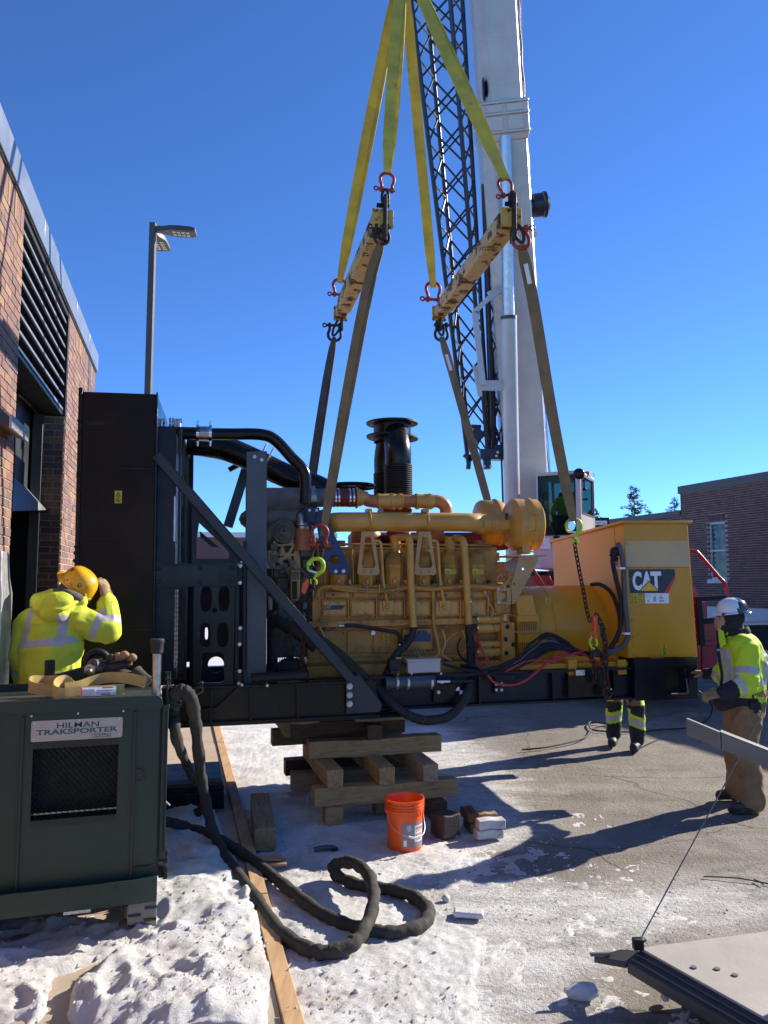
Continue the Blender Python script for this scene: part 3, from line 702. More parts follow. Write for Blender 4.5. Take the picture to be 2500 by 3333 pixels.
def bolts(parent,pts,b,r,m='zinc',h=.018,name='bolt'):
 for u,v in pts:
  p=gb(u,v,b); mb=MB(); mb.cyl(p,p-Vector((0,h*.35,0)),r*1.25,n=12); mb.cyl(p-Vector((0,h*.35,0)),p-Vector((0,h,0)),r,r*.96,n=6); gobj(name,mb,m,parent)
aR=gb(2271,2200,0).x; aL=-3.0
def ibeam(mb,a0,a1,b,h=.32,w=.16,c0=0,tf=.022,tw=.018):
 mb.bx(a0,a1,b,b+w,c0,c0+tf); mb.bx(a0,a1,b,b+w,c0+h-tf,c0+h); mb.bx(a0,a1,b+w/2-tw/2,b+w/2+tw/2,c0+tf,c0+h-tf); return mb
cT=gb(1650,2187,0).z
mb=ibeam(MB(),-.9,aR,0,h=cT); skid=gobj('skid_beam',mb,'navy_steel',bevel=.003)
gobj('skid_beam',ibeam(MB(),-2.2,aR,1.28,h=cT),'navy_steel')
for a in(-1.6,-.6,.5,1.5,2.4):gobj('cross_member',MB().bx(a,a+.12,.16,1.28,.03,cT-.03),'navy_steel')
mb=MB()
for u in(1560,1800,2000):
 x=gb(u,2250,0).x; mb.bx(x,x+.014,.005,.075,.023,cT-.023)
gobj('web_stiffener',mb,'navy_steel',skid)
gobj('pad_plate',gpl([(1612,2197),(1677,2196),(1677,2255),(1612,2258)],[],.005,.05),'matte_black',skid)
bolts(skid,[(1615,2226),(1632,2225),(1615,2245),(1632,2245)],.003,.012)
gobj('pad_plate',gpl([(1412,2228),(1482,2226),(1482,2284),(1412,2287)],[],.004,.05),'black_gloss',skid)
bolts(skid,[(1427,2253)],.002,.014)
mb=MB(); cx,cz,rr_=gb(1496,2248,-.002).x,gb(1496,2248,-.002).z,.036
for a0 in(90,270):mb.prism([Vector((cx,-.004,cz))]+[Vector((cx+rr_*math.cos(R(a0+k*15)),-.004,cz+rr_*math.sin(R(a0+k*15))))for k in range(7)],(0,.002,0))
gobj('target_sticker',mb,'white_print',skid)
mb=gbox(1955,2166,2010,2290,-.02,.2); mb2=gpl([(2065,2146),(2268,2142),(2272,2274),(2068,2281)],[[(2170,2170),(2240,2168),(2243,2255),(2172,2258)]],-.03,.03)
gobj('end_plate',mb2,'navy_steel',bevel=.003)
gobj('lift_pocket',gbox(1850,2198,1960,2268,-.012,.12),'black_gloss',skid)
mb=MB(); q=[gb(u,v,-.045)for u,v in((2185,2259),(2232,2257),(2239,2250),(2234,2208))]; mb.tube(spl(q,5),.008,6); gobj('grab_handle',mb,'galv',skid)
gobj('mount_block',gbox(2062,2143,2118,2170,0.0,.3),'navy_steel'); gobj('mount_block',gbox(2215,2141,2268,2168,0.0,.3),'navy_steel')
mb=gbox(2122,2148,2212,2160,.2,.02)
gobj('grille',mb,'rusty_chain')
for u in(1840,2000):
 mb=MB(); x=gb(u,2150,.1).x; z0,z1=cT-.05,gb(u,2142,.1).z
 mb.prism([Vector((x,.42,z1+.03)),Vector((x,.05,z1-.02)),Vector((x,.05,z0)),Vector((x,.42,z0+.07))],(.02,0,0)); mb.bx(x,x+.09,.03,.048,z0-.02,z1-.01)
 f_=gobj('generator_foot',mb,'panel_yellow',bevel=.003)
 bolts(f_,[(u+30,2180)],.02,.012,'panel_yellow')
gobj('foot_rail',MB().bx(gb(1690,2170,.1).x,gb(2040,2170,.1).x,.07,.3,cT+.005,cT+.05),'panel_yellow')
FB=-.27
cF0=gb(900,2350,FB).z; cF1=gb(900,2226,FB).z; aF1=gb(1236,2320,FB).x
fr=gobj('front_frame',MB().bx(-2.25,aF1-.02,FB+.05,FB+.07,cF0+.02,cF1-.02),'black_gloss')
mb=MB(); mb.bx(-2.25,aF1-.05,FB,FB+.18,cF1-.022,cF1); mb.bx(-2.25,aF1,FB-.01,FB+.18,cF0,cF0+.024); gobj('flange',mb,'black_gloss',fr,bevel=.004)
for u in(688,816,969):
 x=gb(u,2290,FB).x; gobj('stiffener',MB().bx(x-.012,x+.012,FB-.004,FB+.05,cF0+.024,cF1-.022),'black_gloss',fr,bevel=.003)
gobj('knee_plate',gpl([(637,2310),(706,2303),(775,2236),(775,2244),(708,2312),(637,2318)],[],FB-.02,.02),'black_gloss',fr)
gobj('bottom_plate',MB().bx(-2.25,-.2,FB,1.44,cF0-.012,cF0-.001),'black_gloss',fr)
bolts(fr,[(870,2231),(788,2229)],FB-.003,.010)
gobj('far_frame',MB().bx(-2.25,-.4,1.3,1.4,cF0,cF1),'black_gloss',fr)
gs=gobj('gusset_plate',gpl([(1126,2213),(1170,2196),(1195,2230),(1243,2292),(1241,2309),(1234,2317),(1128,2322)],[],FB-.014,.014),'brace_steel',bevel=.003)
bolts(gs,[(1138,2234),(1138,2262),(1138,2291)],FB-.015,.022,'steel',.024)
mb=MB()
e0,e1=gb(508,1480,FB-.02),gb(1148,2216,FB-.02)
dv=(e1-e0).normalized(); nv=Vector((-dv.z,0,dv.x))
if nv.z<0:nv=-nv
wB=.088
def chan(mb,e0,e1,nv,w,dep,th):
 for o,ww,d0,d1 in((0,w,0,th),(0,th,0,dep),(w-th,th,0,dep)):
  mb.prism([e0+nv*(o-w/2)+Vector((0,d0,0)),e1+nv*(o-w/2)+Vector((0,d0,0)),e1+nv*(o+ww-w/2)+Vector((0,d0,0)),e0+nv*(o+ww-w/2)+Vector((0,d0,0))],(0,d1-d0,0))
 return mb
gobj('diagonal_brace',chan(MB(),e0,e1,nv,wB,.09,.012),'brace_steel',bevel=.002)
f0,f1=gb(800,1530,1.3),gb(742,1715,1.3)
gobj('rear_brace',MB().bar(f0,f1,.10,.10),'slate_steel',bevel=.004)
gobj('inner_gusset',gpl([(1020,2045),(1120,2120),(1195,2190),(1242,2290),(1160,2230),(1030,2085)],[],FB+.12,.02),'black_gloss')
gobj('drain_pipe',MB().cyl(gb(818,2208,FB-.05),gb(1000,2196,FB-.05),.042,n=16),'matte_black')
plr=gobj('pillar',gpl([(803,1470),(869,1468),(866,2222),(806,2226)],[],-.10,.02),'slate_steel',bevel=.003)
mb=MB(); a0,a1=gb(804,1800,-.1).x,gb(868,1800,-.1).x; c0,c1=gb(835,2222,-.1).z,gb(835,1470,-.1).z
mb.bx(a0,a0+.016,-.082,.06,c0,c1); mb.bx(a1-.016,a1,-.082,.06,c0,c1); gobj('flange',mb,'slate_steel',plr)
bolts(plr,[(829,1487),(852,1497)],-.102,.013)
gobj('far_pillar',MB().bx(gb(800,1600,1.3).x,gb(855,1600,1.3).x,1.3,1.42,cT,gb(830,1500,1.3).z),'slate_steel')
RB=-.26
aA,aB=gb(252,1700,RB).x,gb(507,1700,RB).x
cA0,cA1=gb(500,2235,RB).z,gb(400,1279,RB).z
rad=gobj('radiator',MB().bx(aA,aB,RB,1.42,cA0,cA1),'black_gloss',bevel=.004)
vs4=[1279,1524,1752,2050,2240]
for i in range(4):
 z1,z0=gb(400,vs4[i],RB).z-.006,gb(400,vs4[i+1],RB).z+.006
 gobj('side_panel',MB().bx(aA+.025,aB-.012,RB-.008,RB-.001,z0,z1),'black_brown_sheen',rad,bevel=.002)
mb=MB(); mb.bx(aA-.012,aA+.02,RB-.02,RB+.04,cA0,cA1+.03); mb.bx(aB-.008,aB+.004,RB-.03,RB+.05,cA0,cA1+.01); gobj('edge_angle',mb,'black_gloss',rad,bevel=.002)
for i in range(1,4):
 z=gb(400,vs4[i],RB).z; gobj('seam_strip',MB().bx(aA+.02,aB-.01,RB-.012,RB-.004,z-.006,z+.004),'matte_black',rad)
gobj('hand_slot',gbox(280,1370,344,1384,RB-.012,.006),'matte_black',rad)
bolts(rad,[(258,1370),(258,1405),(256,1440),(255,1595),(248,1780),(246,1800),(244,1825)],RB-.02,.014,'matte_black')
def warn(parent,u0,v0,u1,v1,b,vertical=True):
 p,q=gb(u0,v1,b),gb(u1,v0,b); w,h=q.x-p.x,q.z-p.z
 d_=gobj('warning_label',MB().bx(p.x,q.x,b-.003,b,p.z,q.z),'label_yellow',parent,label='small yellow warning label')
 mb=MB(); o=p+Vector((0,-.0035,0))
 def R2(x0,y0,x1,y1):mb.add([o+Vector((x,-.0008,y))for x,y in((x0,y0),(x1,y0),(x1,y1),(x0,y1))],[(0,1,2,3)])
 def tri(cx,cy,s_):
  ro=[(cx-s_,cy-s_*.8),(cx+s_,cy-s_*.8),(cx,cy+s_)]; ri=[(cx-s_*.6,cy-s_*.57),(cx+s_*.6,cy-s_*.57),(cx,cy+s_*.6)]
  mb.add([o+Vector((x,-.0008,y))for x,y in ro+ri],[(0,1,4,3),(1,2,5,4),(2,0,3,5)]); R2(cx-s_*.12,cy-s_*.35,cx+s_*.12,cy+s_*.25)
 if vertical:
  tri(w/2,h*.70,w*.36); R2(w*.06,h*.49,w*.94,h*.51)
  n=14; mb.add([o+Vector((w/2+w*k_*math.cos(2*math.pi*i/n),-.0008,h*.25+w*k_*math.sin(2*math.pi*i/n)))for k_ in(.36,.28)for i in range(n)],[(i,(i+1)%n,n+(i+1)%n,n+i)for i in range(n)])
  R2(w*.38,h*.16,w*.58,h*.33); R2(w*.5,h*.18,w*.64,h*.26)
  R2(w*.08,h*.95,w*.92,h*.99)
 else:
  tri(w*.25,h*.46,h*.36); R2(w*.5,h*.08,w*.515,h*.92); R2(w*.58,h*.22,w*.92,h*.28); R2(w*.58,h*.22,w*.62,h*.7); R2(w*.88,h*.22,w*.92,h*.7); R2(w*.74,h*.25,w*.76,h*.66); R2(w*.58,h*.64,w*.92,h*.7); R2(w*.54,h*.86,w*.98,h*.97)
 gobj('symbol',mb,'black_print',d_)
warn(rad,373,1596,397,1638,RB-.009)
aS0,aS1=gb(515,1700,-.2).x,gb(571,1700,-.2).x
gobj('fan_shroud',MB().bx(aS0-.02,aS1,-.2,1.40,cA0,gb(540,1393,-.2).z),'navy_steel',rad,bevel=.004)
gobj('hinge_strip',gbox(566,1615,571,1762,-.21,.01),'zinc',rad)
mb=MB(); zt,zb=gb(571,1402,-.2).z,gb(571,2215,-.2).z; ag=aS1+.03
nz_=int((zt-zb)/.055); ny_=int(1.54/.055)
for i in range(nz_+1):z=zb+(zt-zb)*i/nz_; mb.bx(ag-.002,ag+.002,-.18,1.36,z-.002,z+.002)
for i in range(ny_+1):y=-.18+1.54*i/ny_; mb.bx(ag+.002,ag+.006,y-.002,y+.002,zb,zt)
gobj('guard_mesh',mb,'matte_black',rad,kind='stuff')
mb=MB(); mb.bx(ag,ag+.05,1.34,1.40,zb,zt+.06); mb.bx(ag-.01,ag+.012,-.21,1.38,zt,zt+.03); mb.bx(ag-.01,ag+.012,-.21,-.18,gb(571,1840,-.2).z,zt); gobj('guard_frame',mb,'navy_steel',rad)
fan=gobj('fan_hub',MB().cyl((ag-.2,.95,1.55),(ag-.05,.95,1.55),.16,n=20),'matte_black',rad)
for i in range(6):
 t=i*math.pi/3; o=Vector((ag-.12,.95,1.55)); r_=Vector((0,math.cos(t),math.sin(t))); s_=Vector((.5,-math.sin(t),math.cos(t))).normalized()
 gobj('blade',MB().prism([o+r_*.15-s_*.1,o+r_*.8-s_*.16,o+r_*.8+s_*.16,o+r_*.15+s_*.1],(.012,0,0)),'matte_black',fan)
for u in(525,570,580):
 p=gb(u,1388,.05); mb=MB(); mb.cyl(p-Vector((0,0,.03)),p+Vector((0,0,.05)),.03,n=12); mb.cyl(p+Vector((-.015,0,.05)),p+Vector((.035,0,.05)),.022,n=6); mb.cyl(p+Vector((-.05,0,.02)),p+Vector((-.035,0,.02)),.06,n=14); gobj('vent_fitting',mb,'steel',rad)
gobj('top_rail',gbox(517,1389,650,1397,0,.05),'navy_steel',rad)
gobj('cross_panel',gpl([(504,1836),(771,1832),(770,1904),(505,1906)],[],-.24,.02),'black_gloss',bevel=.004)
mb=MB(); p0,p1=gb(505,1838,-.25),gb(771,1905,-.25); mb.bx(p0.x,p1.x,-.25,-.2,p0.z-.012,p0.z+.006); mb.bx(p0.x,p1.x,-.25,-.2,p1.z-.006,p1.z+.012); mb.bx(p1.x-.012,p1.x,-.255,-.2,p1.z,p0.z); gobj('panel_rim',mb,'navy_steel')
bolts(GEN,[(650,1848),(754,1846),(650,1895),(752,1893),(514,1851),(514,1893)],-.255,.016,'matte_black')
pp=gpl([(631,1910),(765,1908),(759,2232),(628,2236)],[(671,1950,19,41,1),(729,1949,18.5,41,1),(668,2068,18.5,40,1),(725,2066,18.5,40,1),[(657,2128),(672,2123),(715,2122),(729,2128),(730,2215),(718,2222),(668,2223),(656,2216)],(699,1986,8,8,0)],-.22,.02)
gobj('slotted_plate',pp,'black_gloss')
gobj('lower_guard_frame',gpl([(540,1910),(612,1910),(606,2214),(540,2216)],[[(560,1918),(605,1918),(600,2206),(556,2206)]],-.19,.03),'black_gloss')
mb=MB(); q0,q1=gb(556,1918,-.17),gb(604,2206,-.17)
for i in range(9):x=q0.x+(q1.x-q0.x)*i/8; mb.bx(x-.0018,x+.0018,-.172,-.168,q1.z,q0.z)
for i in range(20):z=q1.z+(q0.z-q1.z)*i/19; mb.bx(q0.x,q1.x,-.168,-.164,z-.0018,z+.0018)
gobj('guard_mesh',mb,'matte_black',kind='stuff')
gobj('dark_backing',gpl([(618,1842),(800,1842),(798,2226),(616,2230)],[(703,2163,26,26,0),(672,2062,5,20,1)],.22,.02),'matte_black')  # added black sheet that makes the slots and gaps read dark
gobj('dark_backing',gpl([(868,1850),(905,1850),(905,2190),(868,2190)],[[(874,1940),(888,1950),(886,1985),(874,1985)]],.55,.02),'matte_black')  # added black sheet darkening the gap beside the pillar
gobj('triangle_bracket',gpl([(624,1640),(632,1640),(782,1800),(784,1834),(624,1836)],[[(648,1702),(712,1762),(746,1800),(746,1818),(640,1818),(640,1760)]],-.16,.03),'navy_steel',bevel=.003)
gobj('bracket_web',gpl([(650,1728),(706,1775),(716,1784),(690,1782),(652,1748)],[],.25,.03),'navy_steel')
for u,v0,v1 in((783,1838,1900),(782,2040,2100),(780,2180,2228)):
 mb=gbox(u-6,v0,u+6,v1,-.2,.05); o_=gobj('isolator',mb,'navy_steel'); bolts(o_,[(u,v0+4),(u-2,v1-3)],-.205,.013)
gobj('side_rail',gpl([(768,1842),(779,1842),(776,2230),(764,2230)],[],-.14,.06),'black_gloss')
gobj('side_rail',gpl([(792,1760),(801,1760),(799,2226),(790,2226)],[],-.12,.06),'navy_steel')
gobj('coolant_pipe',MB().tube(spl([gb(575,1412,.15),gb(640,1412,.15),gb(750,1413,.15),gb(846,1414,.15),gb(895,1432,.15),gb(950,1490,.15),gb(988,1532,.15),gb(995,1580,.15),gb(994,1640,.15)],8),.055,18),'black_gloss')
cp_=gobj('coupling',MB().cyl(gb(640,1411,.15),gb(690,1412,.15),.068,n=20),'steel')
for u in(644,685):
 c=gb(u,1411,.15); gobj('clamp',MB().lathe(c-Vector((.012,0,0)),(1,0,0),[(0,.07),(0,.082),(.024,.082),(.024,.07)],20),'chrome',cp_); gobj('clamp_ear',MB().box(c+Vector((0,-.01,.095)),(.018,.04,.04)).box(c+Vector((0,-.01,-.095)),(.018,.04,.04)),'chrome',cp_,bevel=.004)
gobj('coolant_pipe',MB().tube(spl([gb(610,1440,.8),gb(660,1446,.8),gb(740,1462,.8),gb(830,1500,.8),gb(930,1548,.8),gb(1020,1580,.8),gb(1060,1600,.8)],8),.125,20),'black_gloss')
gobj('pipe_support',MB().bar(gb(745,1530,1.2),gb(800,1500,1.2),.06,.05),'navy_steel')
gobj('hose_clamp',MB().cyl(gb(852,1473,.75),gb(856,1475,.75),.135,n=20),'zinc')
gobj('hose_clamp',MB().cyl(gb(876,1484,.75),gb(880,1486,.75),.135,n=20),'zinc')
gobj('sensor_wire',gtube([(628,1462),(690,1470),(740,1500),(800,1520)],.006,.7),'matte_black')
EB=.38
def gslab(u0,v0,u1,v1,b,t,m,name,parent=None,bevel=.004):return gobj(name,gbox(u0,v0,u1,v1,b,t),m,parent,bevel)
blk=gslab(1015,1900,1640,2022,EB,.92,'engine_yellow','engine_block',bevel=.01)
gslab(1005,2016,1640,2036,EB-.05,1.0,'engine_yellow','block_rail',blk)
gslab(1000,2034,1660,2200,EB+.07,.85,'engine_yellow','oil_pan',bevel=.012)
pan=bpy.data.objects['oil_pan']
gslab(1000,2134,1650,2148,EB+.02,.1,'engine_yellow','pan_flange',pan)
gslab(990,2158,1650,2198,EB-.02,.95,'engine_yellow','pan_foot',pan)
for u0,u1 in((1130,1212),(1216,1296),(1042,1125)):gslab(u0,2052,u1,2126,EB+.055,.03,'engine_yellow','pan_cover',pan,.006)
bolts(pan,[(1121,2061),(1121,2104),(1212,2061),(1212,2102),(1300,2062)],EB+.05,.012,'engine_yellow')
bolts(blk,[(1020+26*i,2026)for i in range(22)],EB-.05,.008,'engine_yellow',.012)
bolts(pan,[(1010+32*i,2141)for i in range(20)],EB+.02,.008,'engine_yellow',.012)
bolts(blk,[(1025+23*i,1950)for i in range(25)],EB-.002,.006,'engine_yellow',.01)
for i,u in enumerate((1048,1140,1231,1322,1413,1502)):
 cv=gslab(u,1953,u+82,2006,EB-.035,.04,'engine_yellow','side_cover',blk,.006)
 gslab(u+5,1959,u+77,2000,EB-.043,.012,'pipe_yellow','cover_face',cv,.004)
 bolts(cv,[(u+26,1963),(u+52,1962),(u+24,1996),(u+50,1996)],EB-.044,.007,'engine_yellow',.01)
 gslab(u+10,1926,u+90,1945,EB-.03,.05,'engine_yellow','upper_lug',blk,.006)
 gslab(u+84,1950,u+89,2012,EB-.05,.06,'engine_yellow','rib',blk,.003)
mb=gpr([(1053,1970),(1124,1970),(1114,1984),(1053,1985)],EB-.05,.003); pl=gobj('name_badge',mb,'navy_print',blk)
gobj('lettering',text_mb('CAT',glen(1055,1971,1055,1981,EB),basis(gb(1055,1981,EB-.0508),(1,0,0),(0,0,1)),bold=.03,width=glen(1055,1980,1078,1980,EB)),'grey_print',pl,smooth=0)
gslab(1030,1780,1620,1915,EB+.14,.75,'engine_yellow','cylinder_deck',bevel=.01)
dk=bpy.data.objects['cylinder_deck']
for v in(1772,1784):gobj('fuel_rail',gtube([(1060,v),(1300,v),(1600,v+3)],.012,EB+.10),'engine_yellow',dk)
for i,(u,hb,riser)in enumerate(((1105,1808,0),(1197,1806,0),(1287,1806,1),(1383,1806,1),(1465,1806,1),(1556,1806,0))):
 w=29; b0=EB-.02; t_=.34
 rings=[]
 for v,k,db in((1906,.95,.0),(1852,1.0,0.0),(1846,1.08,-.012),(1838,1.08,-.012),(1834,.98,0),(1816,.93,.01),(hb-3,.70,.05),(hb-8,.62,.07)):
  p,q=gb(u-w*k,v,b0+db),gb(u+w*k,v,b0+db); ch=.22*(q.x-p.x)
  rings.append([Vector((p.x,b0+db+ch,p.z)),Vector((p.x+ch,b0+db,p.z)),Vector((q.x-ch,b0+db,p.z)),Vector((q.x,b0+db+ch,p.z)),Vector((q.x,b0+t_-db,p.z)),Vector((p.x,b0+t_-db,p.z))])
 hd=gobj('valve_cover',MB().loft(rings),'engine_yellow',bevel=.004)
 gslab(u-7,1884,u+5,1900,b0-.03,.04,'engine_yellow','lug',hd)
 gslab(u-33,1906,u+33,1912,b0-.02,.2,'engine_yellow','head_flange',hd)
 if riser:
  c=gb(u,1800,b0+.15); r_=glen(u-15,1790,u+15,1790,b0+.1)/2
  z=[gb(u,v,b0+.15).z-c.z for v in(1806,1794,1788,1786,1752,1748,1744)]
  gobj('riser',MB().lathe(c,(0,0,1),list(zip(z,(r_*1.35,r_*.95,r_*.95,r_*1.12,r_*1.12,r_*1.2,r_*.8))),18,caps=True),'pipe_yellow',hd)
 for k in(-40,-36):pass
 gobj('injector_line',gtube([(u-44,1830),(u-44,1800),(u-40,1793),(u-24,1792)],.006,EB+.06,6),'engine_yellow',hd)
 if riser or i==5:pass
warn(GEN,1449,1851,1484,1868,EB-.035,False); warn(GEN,1538,1851,1573,1868,EB-.035,False); warn(GEN,1248,2061,1265,2091,EB+.05)
for du in(0,185):
 br=gobj('pipe_bracket',gpl([(1178+du,1730),(1217+du,1730),(1236+du,1864),(1230+du,1872),(1169+du,1872),(1163+du,1864)],[[(1190+du,1747),(1207+du,1747),(1223+du,1838),(1218+du,1848),(1182+du,1848),(1177+du,1838)]],EB-.075,.014),'bracket_tan',bevel=.002)
 bolts(br,[(1188+du,1860),(1212+du,1860)],EB-.077,.011,'bracket_tan')
 gobj('saddle_clamp',MB().tube([gb(1203+du-2,1699,EB+.05)+Vector((0,.112*math.cos(t),.112*math.sin(t)))for t in[2*math.pi*k/20 for k in range(20)]],.008,6,closed=True),'pipe_yellow',br)
 gslab(1194+du,1655,1212+du,1668,EB,.12,'pipe_yellow','clamp_lug',br)
bb=gobj('lifting_bracket',gpl([(1034,1662),(1058,1656),(1075,1712),(1136,1838),(1136,1868),(1132,1870),(1076,1870),(1046,1790),(1028,1690)],[(1088,1822,16,16,0),[(1062,1762),(1076,1762),(1083,1774),(1080,1790),(1066,1792),(1060,1780)]],EB-.11,.03),'blue_bracket',bevel=.003)
bolts(bb,[(1093,1860),(1118,1859)],EB-.112,.014,'zinc'); bolts(bb,[(1007,1661),(1030,1661)],EB-.112,.012,'zinc')
gobj('strut',MB().bar(gb(985,1660,EB-.1),gb(1018,1735,EB-.1),.04,.03),'navy_steel',bb)
gslab(990,1652,1040,1700,EB-.09,.03,'blue_bracket','mount_plate',bb)
rP=glen(1300,1668,1300,1731,EB)/2; IB=EB+.05
pts=[gb(1290,1699,IB+.35),gb(1230,1699,IB+.34)]
ip=MB().tube(spl([gb(1072,1712,IB+.30),gb(1070,1706,IB+.16),gb(1092,1700,IB+.03),gb(1140,1699,IB),gb(1300,1699,IB),gb(1480,1700,IB),gb(1530,1701,IB),gb(1550,1702,IB+.06),gb(1556,1704,IB+.18)],7),rP,28)
gobj('intake_pipe',ip,'pipe_yellow')
ad=gobj('intake_adaptor',MB().lathe(gb(1543,1704,IB+.1),(1,0,0),[(0,rP*.6),(.02,rP*1.12),(.06,rP*1.15),(.10,rP*1.02),(.16,rP*1.02),(.165,rP*1.1),(.185,rP*1.1),(.19,rP*1.0),(.24,rP*1.02),(.245,rP*1.1),(.262,rP*1.1),(.266,rP),(.45,rP*1.0)],28),'pipe_yellow')
fx_=gb(1650,1708,IB+.1); rF=glen(1700,1622,1700,1795,IB)/2
af=gobj('air_filter',MB().lathe(fx_,(1,.0,0),[(0,.05),(0.0,rF*.55),(.015,rF*.82),(.05,rF*.93),(.06,rF*.98),(.13,rF*.985),(.135,rF*.96),(.20,rF*.98),(.21,rF*1.03),(.235,rF*1.03),(.24,rF*.985),(.31,rF*.97),(.33,rF*.86),(.34,rF*.5),(.342,.01)],44),'pipe_yellow')
mb=MB()
for t in(70,110,170,200,235):
 o=fx_+Vector((.215,-math.cos(R(t-90))*0,0))+Vector((0,-rF*1.05*math.sin(R(t)),rF*1.05*math.cos(R(t)))); mb.box(o,(.09,.014,.016))
gobj('filter_latch',mb,'pipe_yellow',af)
gslab(1646,1669,1655,1692,IB-.12,.02,'black_print','indicator',af)
gslab(1700,1772,1727,1803,IB-.05,.16,'bracket_tan','filter_foot',af)
gobj('filter_shelf',MB().prism([gb(1650,1807,.30),gb(1780,1806,.30),gb(1780,1806,.30)+Vector((0,.5,0)),gb(1650,1807,.30)+Vector((0,.5,0))],(0,0,-.014)),'panel_yellow')
sb=gobj('support_plate',gpl([(1692,1810),(1750,1811),(1752,1824),(1676,1965),(1666,1967),(1664,1905)],[(1703,1852,4,4,0),(1674,1900,4,4,0)],.31,.016),'bracket_tan',bevel=.002)
gobj('air_filter',MB().lathe(gb(1548,1706,1.08),(1,0,0),[(0,.1),(0,rF*.6),(.03,rF*.9),(.06,rF*.97),(.2,rF*.98),(.21,rF*1.03),(.24,rF*1.02),(.3,rF*.9),(.32,.01)],36),'pipe_yellow')
gslab(1590,1828,1666,1905,.9,.02,'bracket_tan','rear_plate'); gslab(1602,1798,1627,1826,1.0,.1,'bracket_tan','filter_foot')
gobj('paper_wrap',MB().prism([gb(1643,1835,.6),gb(1684,1812,.6),gb(1682,1862,.6),gb(1660,1872,.6)],(0,.05,0)),'grey_box')
gobj('aftercooler_duct',MB().tube(spl([gb(862,1628,.55),gb(930,1628,.55),gb(1000,1622,.55),gb(1055,1620,.55),gb(1090,1620,.55)],6),[.125]*7+[.125-.004*i for i in range(8)]+[.093]*10,20),'blanket')
gobj('exhaust_blanket',MB().ball(gb(915,1690,.75),(.42,.3,.17),18),'blanket')
gobj('duct_band',MB().cyl(gb(990,1624,.55),gb(1027,1622,.55),.128,n=20),'steel')
rb_=gobj('bellows_clamp',MB().lathe(gb(1082,1620,.55),(1,0,0),[(i*.0125,.088+(.006 if i%2 else 0))for i in range(21)],22),'red_primer')
for u in(1091,1101,1137,1149):gobj('band',MB().cyl(gb(u-3,1620,.55),gb(u+2,1620,.55),.0965,n=22),'chrome',rb_)
yl=MB().lathe(gb(1158,1620,.55),(1,0,0),[(0,.098),(0,.108),(.015,.108),(.02,.09),(.05,.085),(.09,.068),(.12,.064)],22); gobj('pipe_flange',yl,'pipe_yellow')
rt=glen(1300,1610,1300,1652,.55)/2
tp=gobj('turbo_pipe',MB().tube(spl([gb(1190,1626,.55),gb(1225,1632,.55),gb(1330,1631,.55),gb(1400,1630,.55),gb(1432,1634,.55),gb(1450,1650,.55),gb(1453,1680,.55),gb(1453,1720,.55)],7),rt,20),'orange_pipe')
gobj('pipe_sleeve',MB().lathe(gb(1228,1631,.55),(1,0,0),[(0,rt),(0,rt*1.16),(.13,rt*1.16),(.135,rt*1.22),(.16,rt*1.22),(.165,rt*1.12),(.24,rt*1.12),(.245,rt*1.18),(.26,rt*1.18),(.262,rt)],22),'pipe_yellow',tp)
gobj('pipe_sleeve',MB().lathe(gb(1352,1631,.55),(1,0,0),[(0,rt),(0,rt*1.18),(.02,rt*1.18),(.022,rt*1.1),(.1,rt*1.12),(.105,rt*1.2),(.14,rt*1.2),(.142,rt*1.12),(.19,rt*1.12),(.192,rt)],22),'pipe_yellow',tp)
for u in(1229,1276,1297,1353,1396):
 gslab(u,1606,u+9,1614,.5,.06,'pipe_yellow','clamp_ear',tp); gslab(u+4,1650,u+12,1657,.5,.06,'pipe_yellow','clamp_ear',tp)
for u0,v0,u1,v1,b in((1250,1646,1345,1668,.7),(1150,1732,1660,1790,.95),(1260,1728,1340,1760,.62)):gslab(u0,v0,u1,v1,b,.4,'red_primer','turbo_housing',bevel=.03)
for u in(1190,1400):gobj('turbo_housing',MB().ball(gb(u,1748,.85),(.17,.15,.12),16),'orange_pipe')
gobj('turbo_housing',MB().lathe(gb(1140,1590,.95),(0,0,1),[(0,.26),(.02,.27),(.04,.26),(.04,.01)],26),'black_gloss')
gslab(1162,1590,1172,1602,.6,.08,'orange_pipe','turbo_cap')
for u,vb,vt,b in((1297,1612,1512,.75),(1262,1612,1540,1.15)):
 c=gb(u,vb,b); z1=gb(u,vt,b).z; r_=glen(u-45,vt,u+45,vt,b)/2; n_=15
 prof=[(0-.1,r_*.9)]
 for k in range(n_):h=(z1-c.z)*k/n_; d_=(z1-c.z)/n_; prof+=[(h,r_*.93),(h+d_*.3,r_*1.0),(h+d_*.65,r_*1.0),(h+d_*.8,r_*.92)]
 bl_=gobj('exhaust_bellows',MB().lathe(c,(0,0,1),prof,34),'matte_black')
 top=gb(1281,1400,1.0); s0=Vector((c.x,c.y,z1)); s1=Vector((top.x,top.y,top.z))
 mid=s0+Vector((0,0,.16))
 gobj('exhaust_elbow',MB().tube(spl([s0-Vector((0,0,.02)),mid,mid.lerp(s1,.5)+Vector((0,0,.05)),s1],8),[r_*.93]*25,28),'black_gloss',bl_)
fc=gb(1277,1425,1.0); ft=gb(1277,1375,1.0); rfl=glen(1195,1380,1360,1380,1.0)/2
st=gobj('exhaust_stack',MB().lathe(Vector((fc.x,fc.y,fc.z-.05)),(0,0,1),[(0,rfl*.72),(ft.z-fc.z+.06,rfl*.72),(ft.z-fc.z+.06,rfl*.66),(0,rfl*.66)],34),'black_gloss')
